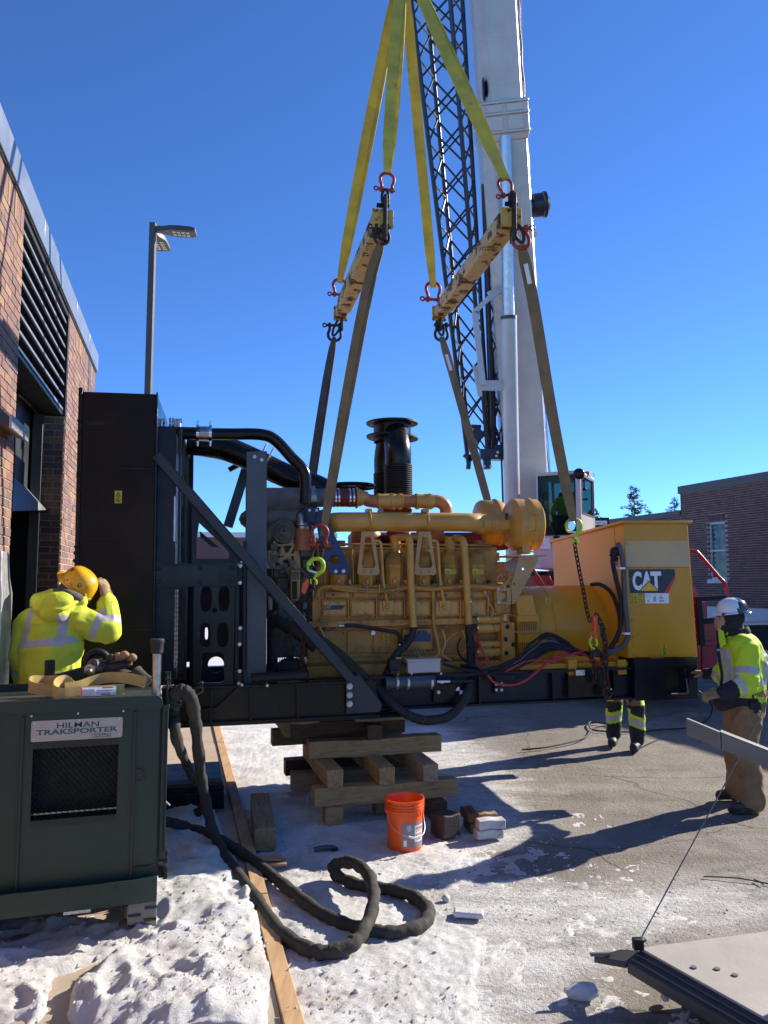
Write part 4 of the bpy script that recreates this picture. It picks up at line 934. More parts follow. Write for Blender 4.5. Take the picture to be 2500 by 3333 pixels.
for z,tilt in((ft.z-.012,0),(fc.z,.05)):
 hl=[circ(rfl*.88*math.cos(2*math.pi*(i+.5)/12),rfl*.88*math.sin(2*math.pi*(i+.5)/12),.014,10)for i in range(12)]
 me=curve_plate(circ(0,0,rfl,44),[circ(0,0,rfl*.70,36)]+hl,.018)
 M_=Matrix.Translation((fc.x,fc.y,z))@Matrix.Rotation(tilt,4,'Y'); gobj('flange',MB().mesh_in(me,M_),'matte_black',st); bpy.data.meshes.remove(me)
gobj('sticker',MB().prism([gb(1296,1436,.76),gb(1326,1438,.76),gb(1330,1466,.76),gb(1302,1464,.76)],(0,.01,0)),'cable_grey',st)
rv=glen(1323,1850,1346,1850,EB)/2
def vpipe(pts,sleeve):
 o_=gobj('coolant_riser',MB().tube(spl([gb(*p)for p in pts],7),rv,16),'pipe_yellow')
 for u,v in sleeve:c=gb(u,v,EB-.1); gobj('collar',MB().cyl(c-Vector((0,0,.016)),c+Vector((0,0,.016)),rv*1.15,n=16),'pipe_yellow',o_)
 return o_
vpipe([(1295,1750,EB+.1),(1320,1750,EB-.02),(1332,1756,EB-.1),(1335,1790,EB-.1),(1338,1900,EB-.1),(1346,2040,EB-.1)],[(1333,1772),(1342,1955),(1345,2035)])
vpipe([(1482,1752,EB+.1),(1495,1753,EB-.02),(1508,1762,EB-.1),(1513,1800,EB-.1),(1519,1900,EB-.1),(1526,2032,EB-.1)],[(1511,1775),(1522,1955),(1526,2030)])
gobj('cross_pipe',gtube([(1318,1752),(1340,1748),(1370,1752)],rv*.8,EB+.02),'pipe_yellow')
def chose(pts,r,pitch=.022):
 q=spl(pts,10); L_=sum((q[i+1]-q[i]).length for i in range(len(q)-1)); n=int(L_/pitch*3);
 out=[]; rr=[]; acc=[0]
 for i in range(len(q)-1):acc.append(acc[-1]+(q[i+1]-q[i]).length)
 j=0
 for i in range(n+1):
  s_=L_*i/n
  while j<len(acc)-2 and acc[j+1]<s_:j+=1
  out.append(q[j].lerp(q[j+1],(s_-acc[j])/max(1e-6,acc[j+1]-acc[j]))); rr.append(r*(1.05 if i%3 else .95))
 return MB().tube(out,rr,14)
gobj('drain_hose',chose([gb(1526,2030,EB-.1),gb(1530,2090,EB-.11),gb(1534,2180,EB-.2),gb(1526,2240,0),gb(1500,2295,-.12),gb(1460,2332,-.2),gb(1410,2344,-.22),gb(1360,2340,-.22),gb(1300,2310,-.18),gb(1250,2268,-.1),gb(1205,2222,.05),gb(1160,2180,.15),gb(1090,2130,.2)],.041),'rubber')
gobj('drain_hose',MB().tube(spl([gb(1346,2036,EB-.1),gb(1342,2065,EB-.11),gb(1325,2095,EB-.12),gb(1300,2118,EB-.14),gb(1278,2150,EB-.15),gb(1262,2185,EB-.1),gb(1250,2215,.2)],7),.036,14),'rubber')
gobj('fuel_hose',gtube([(1120,2037),(1140,2035),(1180,2040),(1240,2050),(1290,2060),(1303,2080),(1302,2096)],.017,EB-.06),'rubber')
gobj('hose_fitting',MB().cyl(gb(1103,2037,EB-.06),gb(1138,2036,EB-.06),.013,n=10).cyl(gb(1303,2090,EB-.06),gb(1299,2140,EB-.06),.016,n=10),'chrome')
gobj('hose_clip',MB().cyl(gb(1215,2060,EB-.02),gb(1215,2060,EB-.05),.022,n=12),'zinc')
for pts,r in(([(1170,1928),(1215,1925),(1250,1905),(1262,1770),(1250,1760),(1225,1760)],.001),):pass
for du in(0,185):
 gobj('oil_line',gtube([(1219+du,1760),(1237+du,1764),(1242+du,1790),(1248+du,1890),(1262+du,1970)],.015,EB-.06),'pipe_yellow')
 gslab(1246+du,1965-10,1282+du,1988,EB-.06,.03,'pipe_yellow','line_flange',blk); gobj('line_elbow',MB().ball(gb(1261+du,1976,EB-.07),.024,12),'pipe_yellow',blk)
for i in range(6):
 u=1105+91*i
 gobj('sensor_plug',gbox(u+30,1888,u+38,1900,EB-.06,.05),'matte_black' if i%2 else 'bracket_tan'); gobj('wire',gtube([(u+34,1898),(u+40,1908),(u+30,1916)],.006,EB-.05,6),'engine_yellow')
 gobj('fuel_line',gtube([(u-48,1786),(u-50,1812),(u-46,1850),(u-47,1900)],.007,EB+.02,6),'pipe_yellow')
 gobj('exhaust_port',MB().cyl(gb(u,1778,EB+.3),gb(u,1760,EB+.3),.06,n=14),'orange_pipe')
for u,v in((1085,1936),(1268,1938),(1452,1938),(1585,1928),(1190,2044),(1455,2040)):gobj('plug',MB().cyl(gb(u,v,EB-.01),gb(u,v,EB-.05),.014,n=6),'cast_grey')
for pts,r_ in(([(1040,2040),(1060,2080),(1080,2120),(1100,2150)],.012),([(1440,2050),(1450,2090),(1440,2130),(1470,2150)],.009),([(1590,1960),(1605,1985),(1600,2010)],.010),([(1575,1925),(1590,1950),(1588,1990)],.008),([(1640,1968),(1632,1990),(1610,1998),(1596,1992)],.008)):gobj('hose',gtube(pts,r_,EB-.06,7),'pipe_yellow')
gobj('wiring_harness',gtube([(1033,1945),(1040,1920),(1070,1910),(1140,1914),(1200,1922),(1290,1920),(1330,1912),(1400,1918),(1460,1912),(1540,1908),(1620,1912),(1650,1895),(1660,1875)],.021,EB-.08,8),'engine_yellow')
gobj('wiring_harness',gtube([(1080,1915),(1130,1922),(1180,1926),(1260,1924),(1300,1915)],.012,EB-.1,6),'engine_yellow')
hn=gobj('wiring_harness',gtube([(1410,1920),(1410,1960),(1412,2030),(1425,2090),(1428,2130),(1400,2142),(1360,2138)],.016,EB-.07,8),'engine_yellow')
for du in(-18,-8,4,14):gobj('wire',gtube([(1365+du,2104),(1368+du,2120),(1380+du,2136),(1410,2140)],.005,EB-.05,5),'bracket_tan',hn)
gobj('wire',gtube([(1430,2125),(1460,2080),(1490,2056)],.008,EB-.05,6),'engine_yellow',hn)
mb=MB()
for i in range(26):
 p=gb(random.uniform(1622,1665),random.uniform(1862,1895),EB-.06+random.uniform(-.04,.06)); q=p+Vector((random.uniform(-.07,.07),random.uniform(-.04,.04),random.uniform(-.05,.05)))
 mb.tube(spl([p,(p+q)/2+Vector((0,-.03,.02)),q],4),.006,5)
gobj('wire_bundle',mb,'bracket_tan')
for u in(1128,1158,1195,1234,1294):gslab(u,1905,u+3,1932,EB-.11,.01,'bracket_tan','harness_clip')
gslab(895,1775,1018,2140,EB+.15,.8,'cast_grey','front_housing',bevel=.02)
fh=bpy.data.objects['front_housing']
mb=MB(); random.seed(31)
for i in range(40):
 u,v=random.uniform(890,1030),random.uniform(1780,2130); p=gb(u,v,random.uniform(.40,.52)); s_=[random.uniform(.02,.07)for _ in range(3)]; mb.box(p,s_)
gobj('accessory_cluster',mb,'cast_grey',bpy.data.objects['front_housing'],.004,kind='stuff')
gobj('star_cover',gpl([(897,1772),(955,1768),(972,1775),(980,1850),(965,1900),(890,1811)],[[(902,1778),(916,1778),(910,1795),(902,1798)],[(922,1777),(950,1776),(938,1798),(930,1800)],[(958,1782),(957,1800),(946,1802)],[(902,1808),(928,1809),(906,1818)],[(945,1811),(957,1811),(957,1830)],[(938,1818),(948,1850),(918,1826)],[(955,1840),(958,1868),(944,1856)]],EB+.08,.05),'bracket_tan',fh,bevel=.003)
pu=gobj('water_pump',MB().lathe(gb(925,1728,EB),(0,1,0),[(0,.01),(0,.04),(.01,.05),(.015,.085),(.03,.09),(.035,.115),(.1,.12),(.25,.12)],26),'cast_grey',fh)
gobj('pump_pipe',gtube([(868,1780,EB+.2),(872,1745,EB+.1),(890,1722,EB+.1),(925,1710,EB+.1),(960,1712,EB+.15)],.062,None,16),'cast_grey',fh)
gobj('breather',MB().lathe(gb(985,1755,EB+.12),(0,0,1),[(0,.09),(.12,.09),(.13,.1),(.15,.1),(.152,.075),(.24,.07),(.27,.045),(.28,.01)],24),'steel',fh)
gobj('breather_base',MB().lathe(gb(985,1765,EB+.1),(0,0,1),[(-.08,.085),(.13,.088)],20,caps=True),'orange_pipe',fh)
cb=gobj('junction_box',gbox(946,1855,977,1956,EB-.04,.15),'engine_yellow',fh,bevel=.008); gslab(951,1892,967,1950,EB-.045,.02,'matte_black','box_window',cb); gslab(950,1862,974,1886,EB-.05,.02,'cast_grey','box_lid',cb)
for u0,v0,u1,v1,b in((978,1778,1009,1812,.42),(903,1880,940,1960,.5),(985,1820,1020,1850,.46),(905,1965,1010,2020,.48),(1040,1760,1062,1800,.5),(985,1960,1012,1985,.36),(985,1992,1010,2010,.36)):gslab(u0,v0,u1,v1,b,.2,'cast_grey','accessory_block',fh,.01)
for pts in([(872,1790),(874,1830),(885,1850),(886,1880)],[(880,1800),(884,1838),(896,1852)],[(930,1860),(950,1852),(990,1862),(1005,1880)],[(905,1900),(912,1930),(906,1955)],[(1010,1800),(1015,1860),(1030,1900),(1034,1950)],[(1000,1690),(1040,1720),(1050,1760)]):gobj('tube_line',gtube(pts,.008,.35,6),'cast_grey',fh)
gobj('fuel_filter',MB().cyl(gb(1064,2024,EB),gb(1064,2050,EB),.045,n=16),'cast_grey',fh); gslab(1040,2017,1074,2022,EB-.04,.1,'engine_yellow','filter_head',fh)
gobj('filter_cap',MB().cyl(gb(1060,2038,EB-.02),gb(1092,2038,EB-.02),.026,n=14),'cast_grey',fh)
for i in range(9):gobj('guard_fin',gbox(886+i*5.5,2045,888.5+i*5.5,2185,.22,.015),'matte_black')
gobj('belt_guard',MB().tube([gb(945,2205,.1)+Vector((.16*math.cos(t),0,.17*math.sin(t)))for t in[math.pi*k/20 for k in range(21)]],.012,8),'matte_black')
gobj('belt_guard_web',gpl([(903,2182),(915,2155),(945,2141),(975,2155),(990,2185)],[],.14,.02),'matte_black')
gobj('front_hose',gtube([(880,2010,.3),(930,2035,.2),(990,2075,.1),(1030,2110,.08)],.055,None,14),'rubber')
ec=gobj('control_module',gbox(1312,2046,1410,2116,EB-.02,.07),'engine_yellow',bevel=.012); gobj('module_cover',gpl([(1318,2066),(1362,2066),(1364,2054),(1390,2053),(1392,2064),(1402,2064),(1403,2088),(1318,2088)],[],EB-.045,.03),'blue_bracket',ec)
for u0,u1,v,r_,u2 in((1552,1594,2017,.036,1624),(1552,1600,2046,.047,1624),(1556,1596,2098,.038,1626),(1552,1602,2124,.046,1628)):
 s_=gobj('starter_motor',MB().lathe(gb(u0,v,EB-.03),(1,0,0),[(0,.01),(0,r_*.92),(.008,r_),(glen(u0,v,u1,v,EB),r_),(glen(u0,v,u1,v,EB)+.004,r_*.8),(glen(u0,v,u1,v,EB)+.02,r_*.8),(glen(u0,v,u1,v,EB)+.022,r_*.95),(glen(u0,v,u2,v,EB),r_*.9),(glen(u0,v,u2,v,EB),.01)],20),'pipe_yellow')
 gslab(u0+2,v-6,u0+8,v+1,EB-.03-r_-.002,.004,'white_print','tag',s_)
gobj('starter_wire',gtube([(1500,2075),(1490,2100),(1495,2130),(1520,2155),(1560,2175)],.010,EB-.1),'matte_black')
gobj('starter_wire',gtube([(1505,2050),(1520,2090),(1516,2120),(1500,2128)],.014,EB-.08),'engine_yellow')
fw=gobj('flywheel_housing',gbox(1610,1912,1664,2000,EB-.06,.9),'engine_yellow',bevel=.03)
gobj('access_plate',gpl([(1616,1915),(1662,1914),(1663,1968),(1618,1966)],[[(1628,1924),(1650,1924),(1651,1958),(1634,1958),(1634,1952),(1645,1944),(1645,1934),(1628,1928)]],EB-.085,.012),'bracket_tan',fw); bolts(fw,[(1622,1960),(1620,1917)],EB-.087,.012,'steel')
gobj('housing_plate',gbox(1634,2026,1677,2150,EB-.12,.95),'engine_yellow',bevel=.006); bolts(GEN,[(1646,2081),(1671,2098),(1648,2126),(1652,2040)],EB-.122,.018,'matte_black',.006)
AB=.78; rA=glen(1800,1907,1800,2182,AB)/2*1.0; cA=gb(1800,2043,AB); x0,x1=gb(1668,2040,AB).x,gb(2052,2040,AB-.3).x
alt=gobj('alternator',MB().lathe(Vector((x0,AB,cA.z)),(1,0,0),[(0,.05),(0,rA*.97),(.10,rA*.985),(.28,rA),(.283,rA*.985),(.295,rA*.985),(.298,rA),(x1-x0,rA),(x1-x0+.001,.1)],56),'panel_yellow')
gobj('terminal_cover',MB().prism([gb(1677,1938,.33),gb(1735,1938,.33),gb(1752,2022,.30),gb(1690,2022,.30)],(0,.25,0)),'panel_yellow',alt,bevel=.006)
bolts(alt,[(1696,1987),(1728,1985)],.325,.012,'panel_yellow')
for v0 in(2024,2092):
 g_=gobj('vent',gbox(1691,v0,1748,v0+(28 if v0<2050 else 48),.285,.05),'black_print',alt); mb=MB()
 for i in range(10):gbox(1692+i*5.8,v0,1694.2+i*5.8,v0+(28 if v0<2050 else 48),.275,.012,mb)
 gobj('vent_bar',mb,'panel_yellow',g_)
gslab(1686,2000,1762,2170,.30,.3,'panel_yellow','end_bell',alt,.02)
gobj('sensor_line',gtube([(1655,2005,.2),(1660,2035,.2),(1690,2062,.2),(1740,2060,.2),(1770,2064,.25)],.007,None),'orange_pipe')
p=gb(1783,1952,.25); q=cA+Vector((p.x-cA.x,0,0)); dr=(p-q).normalized();
warn(alt,1777,1945,1790,1967,.30)
TB=.03
fbl,fbr,ftl,ftr=gb(2045,2142,TB),gb(2271,2138,TB),gb(2030,1704,TB),gb(2238,1704,TB)
btl=gb(1797,1760,1.45); bbl=Vector((btl.x+.02,1.45,fbl.z)); bbr=Vector((fbr.x,1.45,fbr.z)); btr=Vector((ftr.x,1.45,btl.z))
mb=MB(); mb.add([fbl,fbr,ftr,ftl,bbl,bbr,btr,btl],[(0,1,2,3),(4,7,6,5),(0,3,7,4),(1,5,6,2),(3,2,6,7),(0,4,5,1)])
tb=gobj('terminal_box',mb,'panel_yellow',bevel=.006,smooth=30)
lid=[gb(2021,1694,TB-.03),gb(2254,1695,TB-.03),Vector((gb(2254,1695,TB-.03).x,1.49,gb(1786,1759,1.49).z)),gb(1786,1759,1.49)]
gobj('lid',MB().prism(lid,(0,0,-.028)),'panel_yellow',tb,bevel=.004)
sm=lambda v,x:(gb(2035,v,TB).lerp(gb(2250,v,TB),x))
zs=1846
def fpt(u,v):return gb(u,v,TB)
for n_,vv in(('upper_panel',(1708,1845)),('lower_panel',(1848,2139))):
 l=lambda v:2030+(v-1704)/(2142-1704)*15; r_=lambda v:2238+(v-1704)/(2138-1704)*33
 gobj(n_,MB().prism([gb(l(vv[0])+3,vv[0],TB-.005+(.016 if n_[0]=='u' else 0)),gb(r_(vv[0])-3,vv[0],TB-.005+(.016 if n_[0]=='u' else 0)),gb(r_(vv[1])-3,vv[1],TB-.005-(.012 if n_[0]=='u' else 0)),gb(l(vv[1])+3,vv[1],TB-.005-(.012 if n_[0]=='u' else 0))],(0,.0045,0)),'panel_sky_sheen' if n_[0]=='u' else 'panel_yellow',tb,bevel=.0015)
bolts(tb,[(2041,1770),(2045,1848),(2110,1850),(2178,1850),(2238,1848),(2240,1850),(2251,1885),(2252,1893),(2257,1960),(2261,2015),(2264,2060),(2266,2090),(2268,2120),(2052,1885),(2055,1960),(2058,2018),(2060,2074),(2062,2100),(2063,2129),(2072,2136),(2132,2134),(2200,2134),(2262,2130)],TB-.006,.006,'panel_yellow',.009,'rivet')
def lface(u,v):
 n=(ftl-fbl).cross(bbl-fbl).normalized(); d_=GF.R3@ray(u,v); t=(fbl-GF.C).dot(n)/d_.dot(n); return GF.C+d_*t-n*(.003 if n.x>0 else-.003),(-n if n.x>0 else n)
for p0,p1 in(((1845,1750),(1848,1905)),((1999,1706),(2014,1900)),((1862,1868),(2008,1852)),((1862,1746),(1862,1870))):
 a_,nn=lface(*p0); b__,_=lface(*p1); gobj('seam',MB().bar(a_,b__,.006,.006,nn),'engine_yellow',tb)
a_,nn=lface(1854,1875); e_,_=lface(1868,1888)
gobj('data_plate',MB().box((a_+e_)/2,(.012,abs(a_.y-e_.y),.05)),'grey_print',tb)
SB=TB-.008
sg=gobj('logo_sign',gpr([(2047,1853),(2196,1853),(2198,1884),(2175,1930),(2052,1930)],SB-.003,.003),'navy_print',tb)
gobj('red_stripe',gpr([(2197,1872),(2198,1884),(2175,1930),(2160,1930)],SB-.0045,.0015),'red_print',sg)
wf=lambda u0,u1,v:glen(u0,v,u1,v,SB)
for ch,u0,u1 in(('C',2060,2090),('A',2088,2126),('T',2119,2154)):
 gobj('letter',text_mb(ch,wf(2060,2060,1861)+glen(2060,1861,2060,1923,SB),basis(gb(u0,1922,SB-.0035),(1,0,0),(0,0,1)),bold=.045,width=wf(u0,u1,1923),ext=.001),'white_print',sg,smooth=0)
gobj('triangle_border',gpr([(2079,1925),(2147,1925),(2113,1889)],SB-.0062,.001),'navy_print',sg); gobj('yellow_triangle',gpr([(2084,1923),(2142,1923),(2113,1894)],SB-.0078,.001),'logo_yellow',sg)
warn(tb,2061,1934,2091,1949,SB+.002,False); warn(tb,2063,1951,2091,1965,SB+.002,False)
wl_=gobj('instruction_label',gpr([(2100,1931),(2177,1931),(2178,1964),(2101,1964)],SB,.002),'white_print',tb); mb=MB()
for u0,v0,u1,v1 in((2104,1935,2117,1937),(2104,1937,2105,1944),(2116,1937,2117,1944),(2104,1943,2117,1944.5),(2130,1936,2133,1940),(2127,1942,2136,1958),(2108,1952,2114,1959),(2150,1936,2153,1941),(2146,1943,2158,1950),(2145,1953,2162,1959)):gbox(u0,v0,u1,v1,SB-.0012,.001,mb)
gobj('print',mb,'grey_print',wl_)
warn(tb,2154,2099,2170,2133,SB+.002)
cg=gobj('conduit',gtube([(2009,1768,-.03),(2018,1785,-.05),(2027,1830,-.06),(2031,1900,-.06),(2037,1985,-.06),(2044,2060,-.06),(2040,2085,-.06),(2020,2108,-.06),(1980,2122,-.05),(1920,2130,-.02)],.024,None,12),'cable_grey')
for u,v in((2027,1849),(2043,2062)):gobj('strap',gbox(u-9,v-3,u+9,v+4,-.09,.09),'white_print',cg)
gobj('elbow_fitting',MB().ball(gb(2004,1795,.0),(.06,.05,.05),12).cyl(gb(2000,1800,.0),gb(1993,1812,.0),.035,n=12),'matte_black')
gobj('conduit',gtube([(1996,1808,.0),(1994,1830,-.02),(2004,1880,-.03),(2020,1950,-.03),(2022,2020,-.03),(2010,2070,-.03),(1985,2110,-.02),(1965,2122,0)],.023,None,12),'matte_black')
gobj('conduit',gtube([(1925,1903,.35),(1955,1903,.22),(1990,1930,.12),(2012,1985,.08),(2018,2040,.05),(2005,2090,.03)],.020,None,12),'matte_black')
gslab(2001,1815,2012,1840,-.02,.06,'orange_pipe','valve'); gslab(2000,1812,2013,1826,-.03,.05,'matte_black','valve_cap')
random.seed(5)
for i in range(9):
 j=lambda s_:random.uniform(-s_,s_); dv_=i*3.0
 m_='navy_steel' if i%3==1 else('cable_grey' if i%4==3 else 'matte_black')
 gobj('power_cable',gtube([(1975+j(20),2130+j(8),.05),(1890,2120+j(6)+dv_*.4,.0),(1830+j(10),2085+dv_*1.2,-.05),(1780+j(8),2062+dv_*2.6,-.07),(1735+j(8),2085+dv_*2.8,-.06),(1690,2135+dv_*1.5,-.05),(1640,2165+dv_+j(4),-.03),(1590,2178+dv_+j(5),-.02),(1545,2175+j(12),.02),(1500,2168+j(10),.15)],.0105+random.random()*.003,None,8,5),m_)
gobj('power_cable',gtube([(1440,2160,.02),(1480,2172,0),(1540,2185,-.02),(1600,2192,-.03),(1690,2150,-.04),(1745,2128,-.05),(1780,2110,-.06)],.014,None,8,5),'matte_black')
for pts in([(1552,2065,.25),(1562,2100,.15),(1585,2145,.05),(1612,2176,-.02)],[(1548,2115,.25),(1555,2150,.1),(1575,2180,0),(1590,2200,-.03),(1612,2222,-.05),(1660,2230,-.06),(1710,2215,-.06),(1760,2175,-.06),(1800,2145,-.05),(1850,2128,-.03),(1900,2130,0),(1950,2160,.03)],[(1640,2190,-.03),(1680,2168,-.05),(1730,2148,-.06),(1800,2150,-.06),(1840,2135,-.05),(1900,2118,-.02)],[(1895,2125,0),(1930,2150,.02),(1960,2175,.05)]):
 gobj('red_cable',gtube(pts,.012,None,8,6),'cable_red')
gslab(1795+80,2180,1905,2200,-.01,.02,'zinc','ground_lug')
jb=gobj('white_box',gbox(1328,2152,1434,2190,-.02,.14),'grey_box',bevel=.006); gslab(1326,2145,1436,2153,-.025,.15,'grey_box','box_lid',jb,.004); bolts(jb,[(1339,2193),(1435,2192)],-.02,.008,'zinc')
gslab(1300,2160,1330,2172,0.03,.05,'matte_black','cable_gland',jb)
cn=gobj('filter_canister',MB().lathe(gb(1254,2224,-.03),(1,0,0),[(0,.03),(0,.055),(.02,.06),(.05,.06),(.055,.052),(.10,.052),(.105,.058),(.46,.058),(.47,.05),(.475,.03),(.475,.01)],24),'slate_steel')
for u in(1291,1326,1402):c=gb(u,2223,-.03); gobj('band',MB().cyl(c-Vector((.009,0,0)),c+Vector((.009,0,0)),.062,n=24),'zinc',cn); gobj('buckle',MB().box(c+Vector((0,-.064,.01)),(.02,.012,.05)),'zinc',cn)
gobj('hydraulic_fitting',MB().cyl(gb(1422,2219,-.03),gb(1464,2218,-.03),.017,n=12).cyl(gb(1432,2219,-.03),gb(1442,2219,-.03),.024,n=6),'chrome',cn)
gobj('hose_stub',MB().cyl(gb(1464,2218,-.03),gb(1540,2216,.0),.015,n=10),'rubber')
vb_=gobj('valve_block',gbox(1268,2146,1306,2184,-.01,.1),'matte_black',bevel=.006); gslab(1290,2140,1306,2146,0,.06,'bracket_tan','port_nut',vb_); gslab(1292,2188,1300,2200,.01,.05,'orange_pipe','port_nut',vb_)
CRN=thing('mobile_crane','white and red truck crane with dark lattice jib towering behind the generator','crane',(3.6,16.8,0))
def cobj(name,mb,m,parent=None,bevel=0,smooth=38,label=None,kind=None):return obj(name,mb,MT[m],parent or CRN,smooth,bevel,label=label,kind=kind)
b1=P(1706,1550,17.5); b2=P(1600,0,14.65); BD=(b2-b1).normalized()
def bpt(v):
 lo,hi=-20.0,80.0
 for _ in range(50):
  m_=(lo+hi)/2; q=b1+BD*m_; w=q-Vector((0,0,CAMZ)); yy=w.y*cp+w.z*sp; zz=-w.y*sp+w.z*cp; vv=1666.5-zz/yy*FPX
  if vv>v:lo=m_
  else:hi=m_
 return b1+BD*((lo+hi)/2)
BX=(Vector((1,0,0))-BD*BD.x).normalized(); BY=BD.cross(BX).normalized()
if BY.y<0:BY=-BY
def octo(c,w,h,k=.30):
 pr=[(-w,-h*(1-k*1.6)),(-w*(1-k*1.5),-h),(w*(1-k*.35),-h),(w,-h*(1-k*.4)),(w,h*.8),(w*.8,h),(-w*.8,h),(-w,h*.8)]
 return[c+BX*x+BY*y for x,y in pr]
base=bpt(1760); col_=bpt(415); tip=b1+BD*32.0
cobj('boom',MB().loft([octo(base,.46,.52),octo(col_,.47,.53)]),'white_paint',bevel=.02)
boom2=cobj('boom_section',MB().loft([octo(col_+BD*.1,.42,.48),octo(col_+BD*11,.42,.48)]),'white_paint',bevel=.015)
cobj('boom_section',MB().loft([octo(col_+BD*11,.36,.42),octo(col_+BD*18,.36,.42)]),'white_paint'); cobj('boom_section',MB().loft([octo(col_+BD*18,.30,.36),octo(tip,.30,.36)]),'white_paint')
cl=cobj('boom_collar',MB().loft([octo(bpt(480),.47,.56,.1),octo(bpt(455),.50,.60,.1),octo(bpt(360),.50,.60,.1),octo(bpt(350),.47,.54,.1)]),'white_paint',bevel=.02)
mb=MB()
for v in(362,398,455):c=bpt(v); mb.loft([octo(c-BD*.02,.51,.64,.1),octo(c+BD*.02,.51,.64,.1)])
cobj('collar_rib',mb,'white_paint',cl,bevel=.008)
for sx in(-.2,.22):
 for v0,v1 in((450,405),(392,368)):
  mb=MB(); a_,b__=bpt(v0)-BY*.605+BX*(sx-.16),bpt(v1)-BY*.605+BX*(sx-.16); mb.prism([a_,a_+BX*.32,b__+BX*.32,b__],-BY*.012); cobj('lug_plate',mb,'white_paint',cl,bevel=.01)
for v in(300,150,0,620,800,1000,1200,1400):
 c=bpt(v); w0_,h0_=(.42,.48)if v<350 else(.46,.52); cobj('weld_seam',MB().loft([octo(c-BD*.012,w0_+.004,h0_+.004),octo(c+BD*.012,w0_+.004,h0_+.004)]),'white_paint')
mb=MB(); mb.bar(bpt(1500)+BX*.51+BY*.2,bpt(-800)+BX*.5+BY*.2,.035,.20,BY); cobj('side_rail',mb,'white_paint')
mb=MB(); q=[bpt(v)+BX*(.54+.012*math.sin(v*.05))-BY*.05 for v in range(1450,-500,-30)]; mb.tube(q,.012,6); q2=[p+BY*.12+BX*.01 for p in q]; mb.tube(q2,.009,5); cobj('boom_cable',mb,'red_primer')
rl=cobj('hose_reel',MB().lathe(bpt(680)+BX*.56,BX,[(0,.12),(0.0,.22),(.02,.24),(.22,.25),(.24,.27),(.30,.27),(.31,.2),(.36,.16),(.37,.01)],24),'crane_blue')
cobj('reel_arm',MB().bar(bpt(680)+BX*.4,bpt(680)+BX*.6,.1,.12,BY),'white_paint',rl)
cobj('work_light',MB().bar(bpt(765)+BX*.60,bpt(785)+BX*.5,.12,.06,BY),'grey_box')
cb0=P(1668,1660,16.5); ct0=bpt(470)-BY*.55; cm=cb0.lerp(ct0,.0)
def along(v):
 lo,hi=0.,1.
 for _ in range(40):
  m_=(lo+hi)/2; q=cb0.lerp(ct0,m_); w=q-Vector((0,0,CAMZ)); yy=w.y*cp+w.z*sp; zz=-w.y*sp+w.z*cp
  if 1666.5-zz/yy*FPX>v:lo=m_
  else:hi=m_
 return cb0.lerp(ct0,(lo+hi)/2)
lc=cobj('lift_cylinder',MB().cyl(cb0+(cb0-ct0).normalized()*1.2,along(1032),.165,n=28),'white_paint')
cobj('cylinder_rod',MB().cyl(along(1034),ct0,.128,n=26),'rod_chrome',lc); cobj('gland_ring',MB().cyl(along(1040),along(1028),.172,n=28),'cable_grey',lc)
a_=along(1255)
mb=MB(); mb.bar(a_+Vector((-.1,0,0)),P(1560,1255,a_.y-.1),.06,.22,(0,0,1)); cobj('jib_rest',mb,'white_paint',lc,bevel=.01)
mb=MB(); mb.bar(P(1546,1192,a_.y-.1),P(1563,1290,a_.y-.1),.05,.10,(1,0,0)); cobj('jib_rest_arm',mb,'white_paint',lc)
mb=MB(); q0,q1,q2=P(1618,945,a_.y-.2),P(1545,1015,a_.y-.2),P(1572,1252,a_.y-.2); mb.bar(q0,q1,.05,.10,(1,0,0)); mb.bar(q1,q2,.05,.12,(1,0,0)); mb.bar(P(1605,940,a_.y-.2),P(1620,962,a_.y-.2),.06,.3,(1,0,0)); cobj('jib_hanger',mb,'white_paint',lc)
def lattice(ch,npan,r,rl_,nm):
 o_=None; mb=MB()
 for a_,b__ in ch:mb.tube([a_,b__],r,10)
 o_=cobj(nm,mb,'crane_blue'); mb=MB()
 for f in range(4):
  a,b=ch[f],ch[(f+1)%4]
  for i in range(npan):
   t0,t1,tm=i/npan,(i+1)/npan,(i+.5)/npan
   mb.tube([a[0].lerp(a[1],t0+.06/npan),b[0].lerp(b[1],t1-.06/npan)],rl_,7)if f%2==0 else mb.tube([a[0].lerp(a[1],t0),b[0].lerp(b[1],tm)],rl_,7)
   mb.tube([b[0].lerp(b[1],t0+.06/npan),a[0].lerp(a[1],t1-.06/npan)],rl_,7)if f%2==0 else mb.tube([b[0].lerp(b[1],tm),a[0].lerp(a[1],t1)],rl_,7)
 cobj('lacing',mb,'crane_blue',o_); return o_
def lch(u0,v0,y0,u1,v1,y1):a_,b__=P(u0,v0,y0),P(u1,v1,y1); return(a_,b__+(b__-a_)*.35)
jl=lattice([lch(1524,1505,17.0,1338,0,14.1),lch(1590,1505,17.0,1466,0,14.0),lch(1596,1490,17.6,1505,0,14.7),lch(1530,1470,17.6,1388,0,14.8)],16,.046,.021,'lattice_jib')
def pv(v0,p,q):return p
jj=[P(1578,545,15.4),P(1608,545,15.4),P(1616,545,15.9),P(1588,545,15.9)]; jk=[P(1606,1470,17.1),P(1640,1470,17.1),P(1642,1470,17.5),P(1612,1470,17.5)]
lattice(list(zip(jk,jj)),9,.042,.018,'lattice_jib')
mb=MB(); mb.bar(P(1585,250,14.9),P(1600,560,15.4),.10,.18,(1,0,0)); mb.bar(P(1572,600,15.5),P(1600,1450,17.2),.07,.07)
for v in(640,730,810):mb.bar(P(1575,v,15.5+(v-600)/500),P(1598,v,15.5+(v-600)/500),.04,.04)
cobj('jib_link',mb,'crane_blue',jl)
